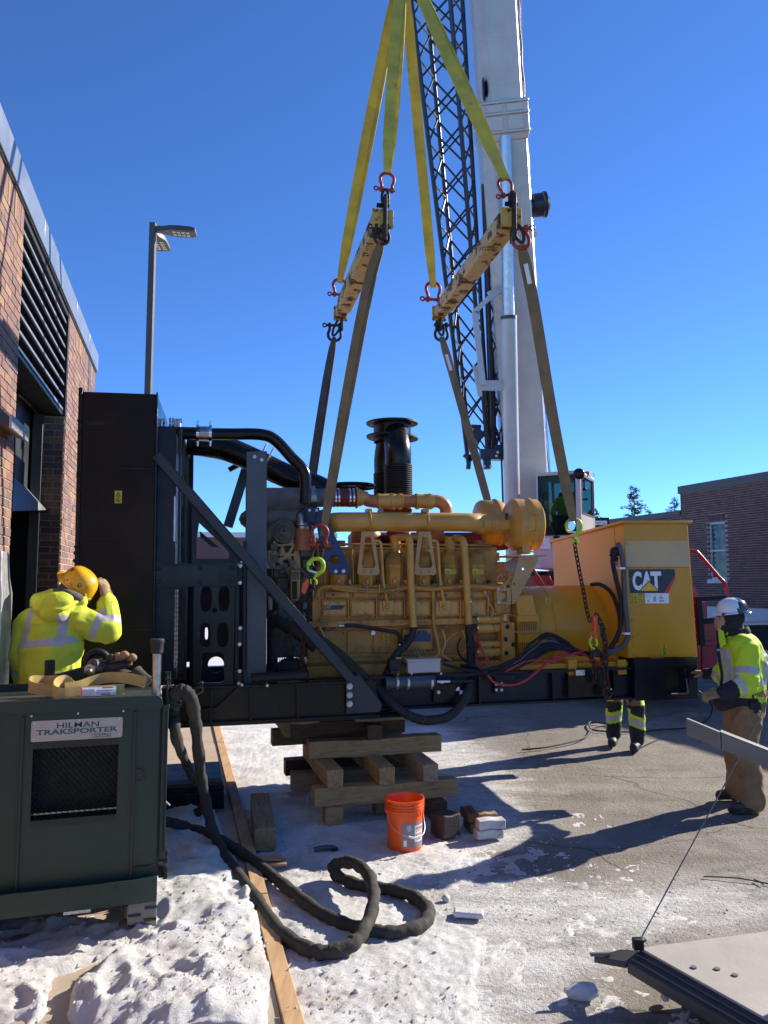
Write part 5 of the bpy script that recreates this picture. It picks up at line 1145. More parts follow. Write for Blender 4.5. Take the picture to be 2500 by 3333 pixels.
mb=MB(); mb.lathe(P(1579,300,15.0),(1,0,.1),[(-.08,.2),(-.06,.3),(-.03,.24),(0,.3),(.03,.24),(.06,.3),(.08,.2)],24,caps=True); cobj('sheave',mb,'crane_blue',jl)
for u0,v0,u1,v1,w in((1510,1480,1536,1500,.12),(1528,1480,1524,1527,.12),(1583,1480,1586,1527,.2),(1540,1402,1566,1430,.3),(1562,1480,1640,1482,.28),(1608,1460,1636,1462,.2),(1534,1388,1566,1390,.1),(1540,1412,1568,1414,.06)):
 cobj('jib_foot',MB().bar(P(u0,v0,17.0),P(u1,v1,17.0),w,w*.8),'crane_blue',jl,bevel=.01)
for u,v in((1616,1484),(1620,1472),(1577,1518),(1597,1518)):cobj('pin',MB().cyl(P(u,v,16.85),P(u,v,16.7),.03,n=10),'zinc',jl)
HX=P(1316,-60,7.9)
cobj('hoist_rope',MB().tube([HX+Vector((0,0,.9)),tip+Vector((0,-.3,0))],.011,6),'dark_iron')
cobj('hoist_rope',MB().tube([bpt(1690)+BX*.62,P(1705,420,15.6),P(1690,-200,14.5)],.008,6),'dark_iron')
cobj('hoist_rope',MB().tube([P(1790,1560,18.0),P(1718,860,17.0)],.014,6),'dark_iron'); cobj('hoist_rope',MB().tube([P(1768,1560,18.0),P(1733,1060,17.4)],.008,6),'dark_iron')
cobj('hoist_rope',MB().tube([P(1638,1660,16.9),P(1632,1480,16.9)],.02,6),'dark_iron')
c0=P(1748,1745,16.0); CW=Matrix.Translation(c0)@Matrix.Rotation(R(-27),4,'Z'); CF=Frame(CW)
kW=CF.at(1892,1700,1,0).x; cH=CF.at(1760,1549,1,0).z; CD=1.35
cab=cobj('cab',MB(),'white_paint')
def cb_(name,x0,x1,y0,y1,z0,z1,m,bevel=.012,parent=None):
 mb=MB().bx(x0,x1,y0,y1,z0,z1); mb.v=[CW@v for v in mb.v]; return cobj(name,mb,m,parent or cab,bevel)
cb_('pillar',0,.055,0,.08,.02,cH,'white_paint'); cb_('pillar',kW-.12,kW,0,.10,.02,cH,'white_paint')
cb_('pillar',kW-.06,kW,CD-.1,CD,.02,cH,'white_paint'); cb_('pillar',0,.06,CD-.1,CD,.02,cH,'white_paint')
cb_('roof',-.01,kW+.01,-.03,CD,cH-.01,cH+.07,'white_paint',.03); cb_('floor',0,kW,0,CD,-.15,.02,'white_paint')
cb_('rear_wall',.06,kW-.06,CD-.05,CD,.02,.55,'white_paint'); cb_('side_wall',0,.05,.08,CD-.1,.02,.8,'white_paint'); cb_('side_wall',kW-.05,kW,.1,CD-.1,.02,.45,'white_paint')
for x0,x1,y0,y1,z0,z1 in((.055,kW-.12,.015,.022,.02,cH-.01),(kW-.03,kW-.024,.1,CD-.1,.45,cH-.01),(.02,.026,.08,CD-.1,.8,cH-.01),(.06,kW-.06,CD-.03,CD-.024,.55,cH-.01)):cb_('glass',x0,x1,y0,y1,z0,z1,'cab_glass',0)
mb=MB(); t_=.028
for x0,x1,z0,z1 in((.04,.04+t_,.0,cH),(kW-.13,kW-.13+t_,.0,cH),(.04,kW-.1,0,t_),(.04,kW-.1,cH-.03,cH)):mb.bx(x0,x1,-.008,.014,z0,z1)
for z0,z1 in((.44,.47),(cH-.04,cH)):mb.bx(kW+.001,kW+.012,.09,CD-.08,z0,z1)
for y0,y1 in((.09,.115),(CD-.11,CD-.085)):mb.bx(kW+.001,kW+.012,y0,y1,.44,cH)
for z in(cH-.42,):mb.bx(.3,kW-.13,CD-.08,CD-.05,z,z+.04)
mb.v=[CW@v for v in mb.v]; cobj('window_seal',mb,'matte_black',cab)
mb=MB(); mb.tube([CW@Vector((.10,-.03,.62)),CW@Vector((.34,-.05,.18)),CW@Vector((.40,-.03,-.02))],.014,6); mb.bar(CW@Vector((.08,-.03,1.0)),CW@Vector((.24,-.03,.3)),.02,.02); mb.ball(CW@Vector((.42,-.03,-.04)),(.08,.04,.035),10); cobj('wiper',mb,'matte_black',cab)
cobj('round_mirror',MB().ball(P(1885,1542,15.2),(.113,.05,.113),18),'black_gloss',cab); cobj('mirror_arm',MB().tube([P(1885,1542,15.23),P(1870,1541,15.5),P(1852,1541,16.0)],.012,6),'matte_black',cab)
cobj('beacon',MB().cyl(P(1911,1549,16.2),P(1911,1535,16.2),.05,n=14),'hook_orange',cab); cobj('roof_rail',MB().tube([P(1915,1537,16.3),P(1926,1537,16.4),P(1937,1549,16.5),P(1914,1549,16.3)],.012,6),'zinc',cab)
cobj('wiper',MB().bar(P(1901,1562,15.95),P(1902,1592,15.95),.02,.02).ball(P(1903,1592,15.95),.04,8),'matte_black',cab)
w_=cb_('warning_decal',.05,.28,-.012,-.008,-.27,-.05,'white_print',0)
cobj('superstructure',MB().prism([P(1735,1742,16.05),P(1905,1740,16.05),P(1905,1852,16.05),P(1735,1852,16.05)],(.9,2.6,0)),'white_paint',bevel=.03)
mb=MB(); p_=P(1760,1738,16.03); mb.prism([P(1759,1737,16.02),P(1794,1737,16.02),P(1794,1758,16.02),P(1759,1758,16.02)],(0,.01,0)); dc=cobj('warning_decal',mb,'white_print')
mb=MB(); mb.prism([P(1770,1737,16.01),P(1794,1737,16.01),P(1794,1741,16.01),P(1770,1741,16.01)],(0,.005,0)); cobj('print',mb,'red_print',dc)
mb=MB();
for v in(1744,1748,1752,1755):mb.prism([P(1771,v,16.01),P(1791,v,16.01),P(1791,v+1.4,16.01),P(1771,v+1.4,16.01)],(0,.005,0))
mb.prism([P(1762,1741,16.01),P(1767,1741,16.01),P(1763,1755,16.01),P(1760,1755,16.01)],(0,.005,0)); cobj('print',mb,'grey_print',dc)
cobj('turntable',MB().cyl((3.7,17.2,1.75),(3.7,17.2,2.25),1.0,n=32),'black_gloss'); cobj('light_box',MB().prism([P(1744,1838,16.0),P(1760,1838,16.0),P(1760,1850,16.0),P(1744,1850,16.0)],(0,.1,0)),'zinc')
q=P(1948,1702,18.2); cw_=cobj('counterweight',MB().bx(q.x-.27,q.x+.27,18.2,18.9,2.3,q.z+.13),'black_gloss',bevel=.02)
mb=MB().bx(q.x-.13,q.x+.20,18.185,18.198,q.z-.05,q.z+.05); sgn=cobj('weight_sign',mb,'white_print',cw_)
cobj('lettering',text_mb('9600 lbs',.07,basis((q.x-.11,18.182,q.z-.035),(1,0,0),(0,0,1)),bold=.02,width=.29),'grey_print',sgn,smooth=0)
cobj('carrier_deck',MB().bx(1.5,5.75,14.6,17.4,1.15,1.72),'crane_red',bevel=.02)
cobj('deck_box',MB().prism([P(1700,1908,14.4),P(1728,1874,14.4),P(1790,1874,14.4),P(1806,1908,14.4)],(0,.8,0)),'crane_red',bevel=.01)
cobj('shade_block',MB().bx(3.3,4.9,12.4,14.4,.5,2.45),'crane_red',bevel=.03)  # hidden block added to shade the ground behind the skid
cobj('hand_rail',MB().tube([P(1733,1848,14.2),P(1768,1905,14.2),P(1772,1940,14.2)],.028,8),'crane_red')
for x in(2.4,3.8,5.1):
 w_=cobj('wheel',MB().lathe((x,14.45,.58),(0,1,0),[(0,.25),(0,.5),(.04,.57),(.3,.57),(.34,.5),(.34,.25)],28),'rubber'); cobj('rim',MB().lathe((x,14.5,.58),(0,1,0),[(.06,.01),(.06,.2),(0,.25),(.02,.28),(.2,.28)],24),'zinc',w_)
Yc=12.9
cobj('fender',MB().prism([P(2252,1905,Yc),P(2262,1905,Yc),P(2284,1948,Yc),P(2284,2195,Yc),P(2225,2195,Yc),P(2225,1905,Yc)],(0,1.2,0)),'crane_red',bevel=.015)
cobj('tool_box',MB().prism([P(2280,1962,Yc),P(2302,1958,Yc),P(2303,2010,Yc),P(2280,2013,Yc)],(0,.9,0)),'crane_red',bevel=.01)
cobj('bumper_panel',MB().prism([P(2284,2030,Yc+.1),P(2332,2026,Yc+.1),P(2336,2135,Yc+.1),P(2330,2188,Yc+.1),P(2284,2192,Yc+.1)],(0,.5,0)),'crane_red',bevel=.015)
cobj('bumper_step',MB().prism([P(2284,2088,Yc),P(2334,2084,Yc),P(2336,2100,Yc),P(2284,2104,Yc)],(0,.1,0)),'crane_red',bevel=.01)
cobj('mud_flap',MB().bar(P(2274,1945,Yc-.1),P(2286,2100,Yc-.1),.085,.04,(0,1,0)),'matte_black'); cobj('black_rail',MB().bar(P(2270,1950,Yc-.1),P(2362,1944,Yc-.1),.05,.07,(0,0,1)),'matte_black'); cobj('black_rail',MB().bar(P(2285,2022,Yc-.05),P(2345,2017,Yc-.05),.05,.09,(0,0,1)),'matte_black')
hr=spl([P(2236,1795,Yc+.3),P(2262,1794,Yc+.3),P(2275,1803,Yc+.3),P(2340,1878,Yc+.3),P(2357,1896,Yc+.3),P(2364,1915,Yc+.3),P(2369,1960,Yc+.3)],5); cobj('hand_rail',MB().tube(hr,.03,10),'crane_red')
ob_=cobj('outrigger_beam',MB().prism([P(2330,2036,13.6),P(2620,2030,13.6),P(2620,2120,13.6),P(2330,2112,13.6)],(0,.35,0)),'matte_black',bevel=.01)
cobj('lit_edge',MB().prism([P(2380,2029,13.55),P(2620,2022,13.55),P(2620,2031,13.55),P(2380,2036,13.55)],(0,.35,0)),'white_paint',ob_)  # sunlit top edge of the beam, put in as a white strip
cobj('outrigger_jack',MB().cyl(P(2600,2060,13.8),P(2600,2060,13.8)*Vector((1,1,0))if False else Vector((P(2600,2060,13.8).x,13.8,.06)),.08,n=14),'zinc',ob_); cobj('float_pad',MB().cyl((P(2600,2060,13.8).x,13.8,-.02),(P(2600,2060,13.8).x,13.8,.08),.3,n=20),'matte_black',ob_)
def shackle(c,up,lat,s,m,label,name='shackle',group='bow shackles in the rigging',flip=False):
 up=Vector(up).normalized(); lat=Vector(lat); lat=(lat-up*lat.dot(up)).normalized(); c=Vector(c); nrm=up.cross(lat)
 t=thing(name,label,'shackle',c,group)
 path=[c+lat*x*s+up*y*s for x,y in((-.36,-.55),(-.36,-.25),(-.46,.05),(-.44,.32),(-.28,.52),(0,.6),(.28,.52),(.44,.32),(.46,.05),(.36,-.25),(.36,-.55))]
 obj('bow',MB().tube(spl(path,4),.105*s,10),MT[m],t)
 for x in(-.36,.36):obj('ear',MB().cyl(c+lat*(x-.1)*s-up*.55*s,c+lat*(x+.1)*s-up*.55*s,.19*s,n=14),MT[m],t,bevel=.002)
 pn=obj('pin',MB().cyl(c-lat*.62*s-up*.55*s,c+lat*.55*s-up*.55*s,.10*s,n=12),MT[m],t)
 e=c-lat*.72*s-up*.55*s; obj('pin_eye',MB().tube([e+up*.13*s*math.cos(a)+lat*.13*s*math.sin(a)for a in[2*math.pi*k/14 for k in range(14)]],.055*s,7,closed=True),MT[m],pn)
 return t
LN,LFp=P(1246,712,6.6),P(1108,1022,9.28); RN,RFp=P(1664,708,6.54),P(1428,1022,9.22)
def beam(n,f,m,label):
 t=thing('spreader_beam',label,'spreader beam',(n+f)/2,'spreader beams under the yellow slings'); d_=(f-n).normalized(); s_=d_.cross(Vector((0,0,1))).normalized(); u_=s_.cross(d_)
 def sec(c,w,h):return[c+s_*x*w/2+u_*y*h/2 for x,y in((-1,-1),(1,-1),(1,1),(-1,1))]
 obj('outer_tube',MB().loft([sec(n+d_*.10,.165,.165),sec(f-d_*.30,.165,.165)]),MT[m],t,bevel=.008)
 obj('inner_tube',MB().loft([sec(f-d_*.32,.13,.13),sec(f-d_*.02,.13,.13)]),MT['beam_yellow'],t,bevel=.005); obj('inner_tube',MB().loft([sec(n+d_*.01,.13,.13),sec(n+d_*.12,.13,.13)]),MT['beam_yellow'],t,bevel=.005)
 obj('end_plate',MB().loft([sec(n-d_*.012,.19,.17),sec(n+d_*.012,.19,.17)]),MT['beam_yellow'],t,bevel=.003); obj('end_plate',MB().loft([sec(f-d_*.03,.17,.18),sec(f+d_*.0,.17,.18)]),MT['beam_yellow'],t,bevel=.003)
 for c in(n,f):obj('lug_plate',MB().prism([c+u_*.20-d_*.07,c+u_*.20+d_*.05,c-u_*.22+d_*.05,c-u_*.22-d_*.07],s_*.028),MT['dark_iron'],t,bevel=.006)
 for x in(-1,1):obj('pin',MB().cyl(n+u_*.12-s_*.055,n+u_*.12+s_*.055,.02,n=10),MT['dark_iron'],t)
 for i in range(6):o=f-d_*(.42+.07*i); obj('pin_hole',MB().cyl(o-s_*.0835+u_*.03*(1 if i%2 else-1),o-s_*.086+u_*.03*(1 if i%2 else-1),.014,n=10),MT['dark_iron'],t)
 return t
beam(LN,LFp,'beam_yellow','rust-chipped yellow spreader beam hanging on the left, seen from below')
beam(RN,RFp,'beam_cream','faded cream-yellow spreader beam hanging on the right beside the crane boom')
def sling(name,pts,w,m,wdir,label,group,tag_at=None,plies=2,spread=.03,th=.012):
 t=thing(name,label,'sling',pts[0],group); pts=[Vector(p)for p in pts]; q=spl(pts,10)if len(pts)>2 else[pts[0].lerp(pts[1],i/16)for i in range(17)]
 n=len(q); wd=Vector(wdir)
 ws=[w*(.62+.38*min(1,i/(n*.12),(n-1-i)/(n*.12)))for i in range(n)]
 for k in range(plies):
  o=(k-(plies-1)/2)*spread; dirs=[]; pp=[]
  for i,p in enumerate(q):
   f=i/(n-1); tw=Matrix.Rotation((.35*math.sin(f*3.1+k*1.9)+(.5 if k else-.15))*.8,3,(q[-1]-q[0]).normalized()); dirs.append(tw@wd)
   pp.append(p+wd*o*math.sin(math.pi*f)*1.4+Vector((0,.012*(2*k-1),0)))
  obj('ply',MB().strap(pp,ws,th,dirs),MT[m],t,60)
  obj('centre_strip',MB().strap([p+(d_.cross(Vector((0,0,1)))).normalized()*-.0075 for p,d_ in zip(pp,dirs)],[x*.06 for x in ws],.003,dirs),MT['sling_brown' if m=='sling_yellow' else 'sling_grey'],t,60)  # thin darker strip along the middle of each ply
 if tag_at:
  i=int(tag_at[0]*(n-1)); j=int(tag_at[1]*(n-1)); obj('tag',MB().strap([p+Vector((-.01,-.05,0))for p in q[i:j+1]],w*.38,.004,wdir),MT['white_print'],t)
 return t
HK=HX+Vector((0,0,.1))
SG='yellow lifting slings from the crane hook'
s1,s2,s3,s4=P(1260,585,6.62),P(1646,602,6.56),P(1105,935,9.26),P(1410,948,9.2)
sling('lifting_sling',[HK+Vector((-.02,-.06,0)),s1+Vector((0,0,.06))],.108,'sling_yellow',(1,.3,0),'broad yellow sling from the hook down to the left beam\'s near shackle',SG,plies=2)
sling('lifting_sling',[HK+Vector((.05,-.06,0)),s2+Vector((0,0,.05))],.115,'sling_yellow',(.9,.1,.45),'yellow sling slanting right across the boom to the right beam\'s near shackle',SG,plies=2)
sling('lifting_sling',[HK+Vector((-.06,.06,0)),s3+Vector((0,0,.06))],.11,'sling_yellow',(1,.3,0),'yellow sling farthest left, running behind the left spreader beam',SG,plies=2)
sling('lifting_sling',[HK+Vector((.0,.08,0)),s4+Vector((0,0,.04))],.12,'sling_yellow',(1,.2,0),'yellow sling hanging to the right beam\'s far shackle, left of the lattice jib',SG,plies=1)
def up2(a,b):return(Vector(b)-Vector(a)).normalized()
shackle(s1+Vector((.0,0,-.02)),(0.05,0,1),(1,.2,0),.135,'shackle_red','red shackle at the near top end of the left spreader beam'); shackle(s2+Vector((0,0,-.02)),(-.3,0,1),(1,.2,.3),.135,'shackle_red','red shackle at the near top end of the right spreader beam')
shackle(s3,(0,0,1),(1,.2,0),.17,'shackle_red','red shackle at the far lower end of the left spreader beam'); shackle(s4,(0,0,1),(1,.2,0),.19,'shackle_red','red shackle at the far lower end of the right spreader beam')
random.seed(2)
for a_,b__,nm in((P(1262,620,6.6),LN+Vector((0,0,.12)),0),(P(1662,640,6.54),RN+Vector((0.03,0,.12)),1)):
 single('link',MB().tube([(a_+b__)/2+Vector((.03*math.cos(t),.01*math.cos(t),.08*math.sin(t)))for t in[2*math.pi*k/18 for k in range(18)]],.013,8,closed=True),MT['dark_iron'],['dark iron link above the left spreader beam\'s near end','dark iron link above the right spreader beam\'s near end'][nm],'link',group='links above the spreader beams')
d1,d2,d3,d4=P(1243,765,6.6),P(1695,775,6.55),P(1089,1083,9.28),P(1437,1082,9.22)
shackle(d1,(0,0,-1),(1,.1,0),.14,'dark_iron','dark shackle below the left beam\'s near end holding the grey sling'); shackle(d2,(0.1,0,-1),(-1,-.1,0),.16,'shackle_red','red shackle below the right beam\'s near end holding the brown sling')
shackle(d3,(0,0,-1),(1,.1,0),.17,'dark_iron','dark shackle below the left beam\'s far end'); shackle(d4,(0,0,-1),(-1,-.1,0),.17,'dark_iron','dark shackle below the right beam\'s far end')
for a_,b__,lb in((LN+Vector((0,0,-.1)),d1,'near dark link under the left spreader beam'),(LFp+Vector((0,0,-.08)),d3,'far dark link under the left spreader beam'),(RFp+Vector((0,0,-.08)),d4,'far dark link under the right spreader beam'),(RN+Vector((.05,0,-.1)),d2,'near dark link under the right spreader beam')):
 c=(a_+b__)/2; L_=(a_-b__).length/2+.04; ax=(a_-b__).normalized(); l_=ax.cross(Vector((0,1,0))).normalized()
 single('link',MB().tube([c+l_*.035*math.cos(t)+ax*L_*math.sin(t)for t in[2*math.pi*k/18 for k in range(18)]],.015,8,closed=True),MT['dark_iron'],lb,'link',group='links under the spreader beams')
BG='worn brown lower slings'
sling('lower_sling',[d1+Vector((0,0,-.06)),P(1200,930,6.7),P(1128,1300,6.9),P(1050,1745,7.0)],.075,'sling_brown',(1,.25,.1),'worn tan-brown sling from the left beam to the red shackle by the engine',BG,plies=2,spread=.025)
sling('lower_sling',[d3+Vector((0,0,-.06)),P(1062,1250,9.2),P(1015,1560,9.1),P(1005,1680,9.0)],.075,'sling_grey',(1,.25,.1),'dark sling dropping behind the black coolant pipe at the left',BG,plies=2,spread=.025)
sling('lower_sling',[d4+Vector((0,0,-.06)),P(1480,1245,9.1),P(1540,1460,9.0),P(1600,1680,8.8)],.095,'sling_brown',(1,.2,.1),'brown sling crossing the lattice jib\'s foot and dropping behind the air filter',BG,(.18,.28),plies=1)
sling('lower_sling',[d2+Vector((.0,0,-.06)),P(1735,985,6.75),P(1800,1370,7.1),P(1866,1700,7.45)],.105,'sling_brown',(1,.2,.1),'wide brown sling from the right beam down in front of the crane cab',BG,(.18,.27),plies=1)
lk=MB(); lk.tube(spl([Vector((x,0,z))for x,z in((.0165,.013),(.012,.026),(0,.031),(-.012,.026),(-.0165,.013),(-.0165,-.013),(-.012,-.026),(0,-.031),(.012,-.026),(.0165,-.013))],2,True),.0066,6,closed=True)
LINK=mesh_of('link',lk,MT['rusty_chain'])
def chain(pts,label,group='rigging chains',sc=1.0,cat='chain'):
 q=spl(pts,12); t=thing('lifting_chain',label,cat,q[0],group); pitch=.045*sc; d_=0; k=0
 for i in range(len(q)-1):
  seg=(q[i+1]-q[i]); L_=seg.length
  while d_<=L_:
   p=q[i]+seg*(d_/L_); ax=seg.normalized(); x=ax.cross(Vector((0,1,0))).normalized(); y=ax.cross(x)
   a=(math.pi/4 if k%2 else-math.pi/4)+.25; xr=x*math.cos(a)+y*math.sin(a); yr=ax.cross(xr)
   m=Matrix((xr,yr,ax)).transposed().to_4x4(); m.translation=p; share('link',LINK,t,WM_[t.name].inverted()@m@Matrix.Scale(sc,4)); d_+=pitch; k+=1
  d_-=L_
 return t
def hook(c,up,s,m,label,cat='hook'):
 c=Vector(c); up=Vector(up).normalized(); x=up.cross(Vector((0,1,0))).normalized(); t=thing('rigging_hook',label,cat,c,'hooks on the chains')
 path=[c+x*a*s+up*b*s for a,b in((.0,-.62),(-.02,-.5),(-.16,-.34),(-.34,-.18),(-.40,.06),(-.33,.28),(-.12,.40),(.12,.36),(.30,.2),(.36,-.02),(.31,-.2))]
 obj('hook_body',MB().tube(spl(path,5),[.07*s]*8+[.10*s]*36+[.06*s]*7,10),MT[m],t); obj('latch',MB().bar(c+x*.3*s-up*.2*s,c-x*.22*s-up*.3*s,.05*s,.1*s),MT['zinc'],t)
 obj('clevis',MB().box(c-up*.72*s-x*.12*s,(.09*s,.16*s,.26*s)).box(c-up*.72*s+x*.12*s,(.09*s,.16*s,.26*s)).cyl(c-up*.74*s-x*.2*s,c-up*.74*s+x*.2*s,.05*s,n=10),MT[m],t,bevel=.003); return t
def wg(u,v,b):return GM@gb(u,v,b)
shackle(wg(1041,1742,-.10),(0,0,1),(1,.15,-.12),.15,'shackle_red','red shackle under the tan sling in front of the intake pipe')
c=wg(1032,1805,-.10); single('master_link',MB().tube([c+Vector((.043*math.cos(t)+.022*math.sin(t),0,.115*math.sin(t)))for t in[2*math.pi*k/22 for k in range(22)]],.014,9,closed=True),MT['dark_iron'],'long oval dark master link between the red shackle and lime hook','link')
hook(wg(1026,1845,-.12),(.1,0,1),.185,'lime','lime green hook in front of the blue lifting bracket')
shackle_o=wg(994,1910,-.12)
def gplate_w(name,pts,b,t,m,label,cat):
 mb=MB(); q=[wg(u,v,b)for u,v in pts]; mb.prism(q,GM.to_3x3()@Vector((0,t,0))); return single(name,mb,MT[m],label,cat,bevel=.004)
gplate_w('chain_shortener',[(1000,1882),(1006,1886),(1003,1912),(994,1934),(984,1934),(981,1926),(986,1900)],-.14,.03,'hook_orange','orange chain grab hanging beside the lime hook','chain grab')
chain([wg(1022,1886,-.12),wg(1018,1915,-.13),wg(1010,1960,-.14),wg(1000,2020,-.15),wg(988,2085,-.16),wg(982,2150,-.15),wg(978,2200,-.10)],'dark chain running from the lime hook down past the diagonal brace')
chain([wg(985,1938,-.13),wg(972,1965,-.13),wg(966,1992,-.12),wg(958,2040,-.1),wg(945,2080,-.05)],'short chain tail below the orange chain grab')
chain([wg(1014,1890,-.10),wg(1010,1935,-.11),wg(1004,1985,-.12),wg(996,2030,-.12)],'second chain strand hanging close beside the lime hook\'s chain')
hook(wg(1866,1716,-.08),(-.1,0,1),.19,'lime','lime green hook at the brown sling\'s end in front of the terminal box')
gplate_w('hook_wrap',[(1852,1697),(1866,1695),(1876,1706),(1871,1722),(1858,1733),(1848,1716)],-.13,.03,'chrome','crumpled foil wrapped round the lime hook by the crane cab','foil')
chain([wg(1869,1760,-.08),wg(1877,1810,-.09),wg(1888,1870,-.10),wg(1900,1930,-.11),wg(1910,1985,-.12),wg(1922,2030,-.12)],'rusty chain from the lime hook down across the terminal box side')
bd=thing('chain_binder','orange lever chain binder with lime hook, hanging beside the alternator','chain binder',wg(1936,2030,-.13))
obj('binder_body',MB().tube([wg(1932,2004,-.13),wg(1936,2012,-.13),wg(1938,2040,-.13),wg(1933,2062,-.13)],[.018,.030,.026,.02],10),MT['hook_orange'],bd); obj('binder_fork',MB().bar(wg(1925,2058,-.13),wg(1922,2078,-.13),.016,.03).bar(wg(1940,2058,-.13),wg(1937,2082,-.13),.016,.03),MT['hook_orange'],bd,bevel=.003)
obj('binder_hook',MB().tube(spl([wg(1926,2072,-.13),wg(1920,2090,-.13),wg(1926,2106,-.13),wg(1935,2112,-.13)],4),.012,8).tube(spl([wg(1938,2078,-.13),wg(1944,2092,-.13),wg(1940,2104,-.13)],4),.012,8),MT['lime'],bd)
chain([wg(1945,2008,-.13),wg(1954,2025,-.14),wg(1963,2045,-.15),wg(1962,2062,-.15)],'bunched grey chain gathered at the orange binder',sc=1.2)
chain([wg(1962,2050,-.15),wg(1970,2100,-.15),wg(1972,2160,-.15),wg(1974,2210,-.14),wg(1982,2262,-.12)],'heavier rusty chain hanging from the binder to the skid\'s lower edge',sc=1.35)
chain([wg(1936,2112,-.12),wg(1955,2130,-.13),wg(1962,2165,-.12),wg(1940,2185,-.10),wg(1928,2150,-.11),wg(1925,2110,-.12)],'slack chain loop below the binder\'s lime hook',sc=1.1)
chain([wg(1934,2180,-.10),wg(1936,2215,-.08),wg(1934,2228,-.08)],'short chain end over the dark skid pocket',sc=1.1)
hook(wg(1980,2252,-.13),(0,0,-1),.12,'rusty_chain','rusty grab hook at the lower end of the heavier chain')
hb=thing('hook_block','black and yellow crane hook block holding the four yellow slings','hook block',HX)
obj('hook',MB().tube(spl([HX+Vector((0,0,.75)),HX+Vector((0,0,.5)),HX+Vector((.14,0,.32)),HX+Vector((.18,0,.14)),HX+Vector((.08,0,0)),HX+Vector((-.08,0,.02)),HX+Vector((-.14,0,.14))],6),.055,12),MT['dark_iron'],hb); obj('ball',MB().ball(HX+Vector((0,0,.95)),(.19,.19,.24),18),MT['crane_blue'],hb)
KA=R(15.4); kx=Vector((math.cos(KA),math.sin(KA),0)); ky=Vector((-math.sin(KA),math.cos(KA),0)); kz=Vector((0,0,1))
def wood(name,c1,c2,seed):
 m=mat(name,c1,c2,scale=2.6,rough=.82,stretch=(1.2,10,10),bump=.005,bscale=30,wear=tuple(x*.35 for x in c1),wscale=4.5,wlo=.50,whi=.72); MT[name]=m
wood('timber_pale',(.48,.29,.12),(.36,.21,.08),1); wood('timber_grey',(.32,.21,.105),(.23,.15,.075),2); wood('timber_dark',(.12,.058,.026),(.075,.038,.02),3); wood('timber_tan',(.42,.30,.17),(.33,.22,.12),4)
def timber(p0,L,w,h,along,m,label,name='timber',group='timbers of the crib',bev=.006):
 dx=along; dy=Vector((-dx.y,dx.x,0)); M_=Matrix((dx,dy,kz)).transposed().to_4x4(); M_.translation=Vector(p0)
 mb=MB(); n=6; rings=[]
 random.seed(int(abs(p0[0]*9173+p0[1]*311+p0[2]*77)))
 tw=random.uniform(-.006,.006)
 for i in range(n+1):
  x=L*i/n; dz=.004*math.sin(i*1.3+tw*900); e=.003
  rings.append([Vector((x,e+tw*i/n,dz)),Vector((x,w-e,dz)),Vector((x,w,h+dz)),Vector((x,tw*i/n,h+dz))])
 mb.loft(rings)
 me=mesh_of(name,mb,MT[m],30); o=bpy.data.objects.new(name,me); COL.objects.link(o); o.matrix_basis=M_; WM_[o.name]=M_
 b=o.modifiers.new('bevel','BEVEL'); b.width=bev; b.segments=2; b.limit_method='ANGLE'
 return setp(o,label,'timber',group)
T=.148
F2=PZ(1024,2630,T); F2.z=T
F4=PZ(1006,2473,T*3)
timber(F2,1.26,.15,T,kx,'timber_pale','pale long timber at the crib front, second layer up, behind the orange bucket')
timber(F2+ky*1.12-kx*.08,1.22,.15,T,kx,'timber_dark','dark long timber at the crib back in the second layer')
timber(F2+ky*.55-kx*.10,1.2,.15,T,kx,'timber_grey','middle long timber of the second layer, mostly hidden inside the crib')
for u,lb,m in((1062,'left cross timber of the third layer with its end grain facing front','timber_pale'),(1244,'middle cross timber of the third layer, pale end facing front','timber_pale'),(1402,'right cross timber of the third layer with orange-brown end','timber_tan')):
 p=PZ(u,2566,2*T); o_=F2+kx*((p-F2).dot(kx))-ky*.02; o_.z=2*T; timber(o_+kx*.14,1.25,.14,T,ky,m,lb)
timber(F4,1.24,.15,T,kx,'timber_pale','long weathered timber across the crib front in the fourth layer')
timber(F4+ky*.66-kx*.24,1.3,.15,T,kx,'timber_grey','long timber at the crib rear in the fourth layer, its left end sticking out')
F5=PZ(948,2404,4*T+.005)
timber(F5,1.08,.15,.13,kx,'timber_dark','dark brown timber lying on top of the crib under the skid',bev=.004)
timber(F5+ky*.02-kx*.02+kx*.10,.9,.13,T,ky,'timber_grey','grey cross timber under the dark top timber at the left')
p=PZ(1197,2410,4*T+.002); timber(p+ky*-.0,.14,.12,T*.9,kx,'timber_dark','short dark block standing on the fourth layer under the top timber')
z5=4*T+.005+.134
timber(PZ(1160,2352,z5)+ky*.02,.50,.12,.045,kx,'timber_tan','sunlit pale shim board on the dark top timber',group='shims on the crib',bev=.002)
timber(PZ(1162,2335,z5+.046)+ky*.10,.46,.05,.022,kx,'timber_tan','thin sunlit strip lying on the pale shim board',group='shims on the crib',bev=.002)
timber(PZ(948,2360,z5)+ky*.02,.26,.12,.02,kx,'timber_tan','small sunlit shim at the left end of the dark top timber',group='shims on the crib',bev=.002)
for u,v,m,lb in((1060,2690,'timber_pale','foot block under the crib\'s front left corner'),(1225,2650,'timber_grey','foot block under the crib\'s front middle'),(1403,2668,'timber_dark','dark brown foot block under the crib\'s front right corner')):
 p=PZ(u,v,.005); timber(p,.15,.16,T-.006,kx,m,lb,name='timber_block',group='foot blocks of the crib')
for k,lb in((.0,'foot block under the crib\'s rear left corner'),(.95,'foot block under the crib\'s rear right corner')):
 timber(F2+ky*1.12+kx*k-Vector((0,0,T-.003)),.16,.15,T-.006,kx,'timber_dark',lb,name='timber_block',group='foot blocks of the crib')
bd_=Vector(BOARD_DIR); q0=PZ(826,2772,.012)
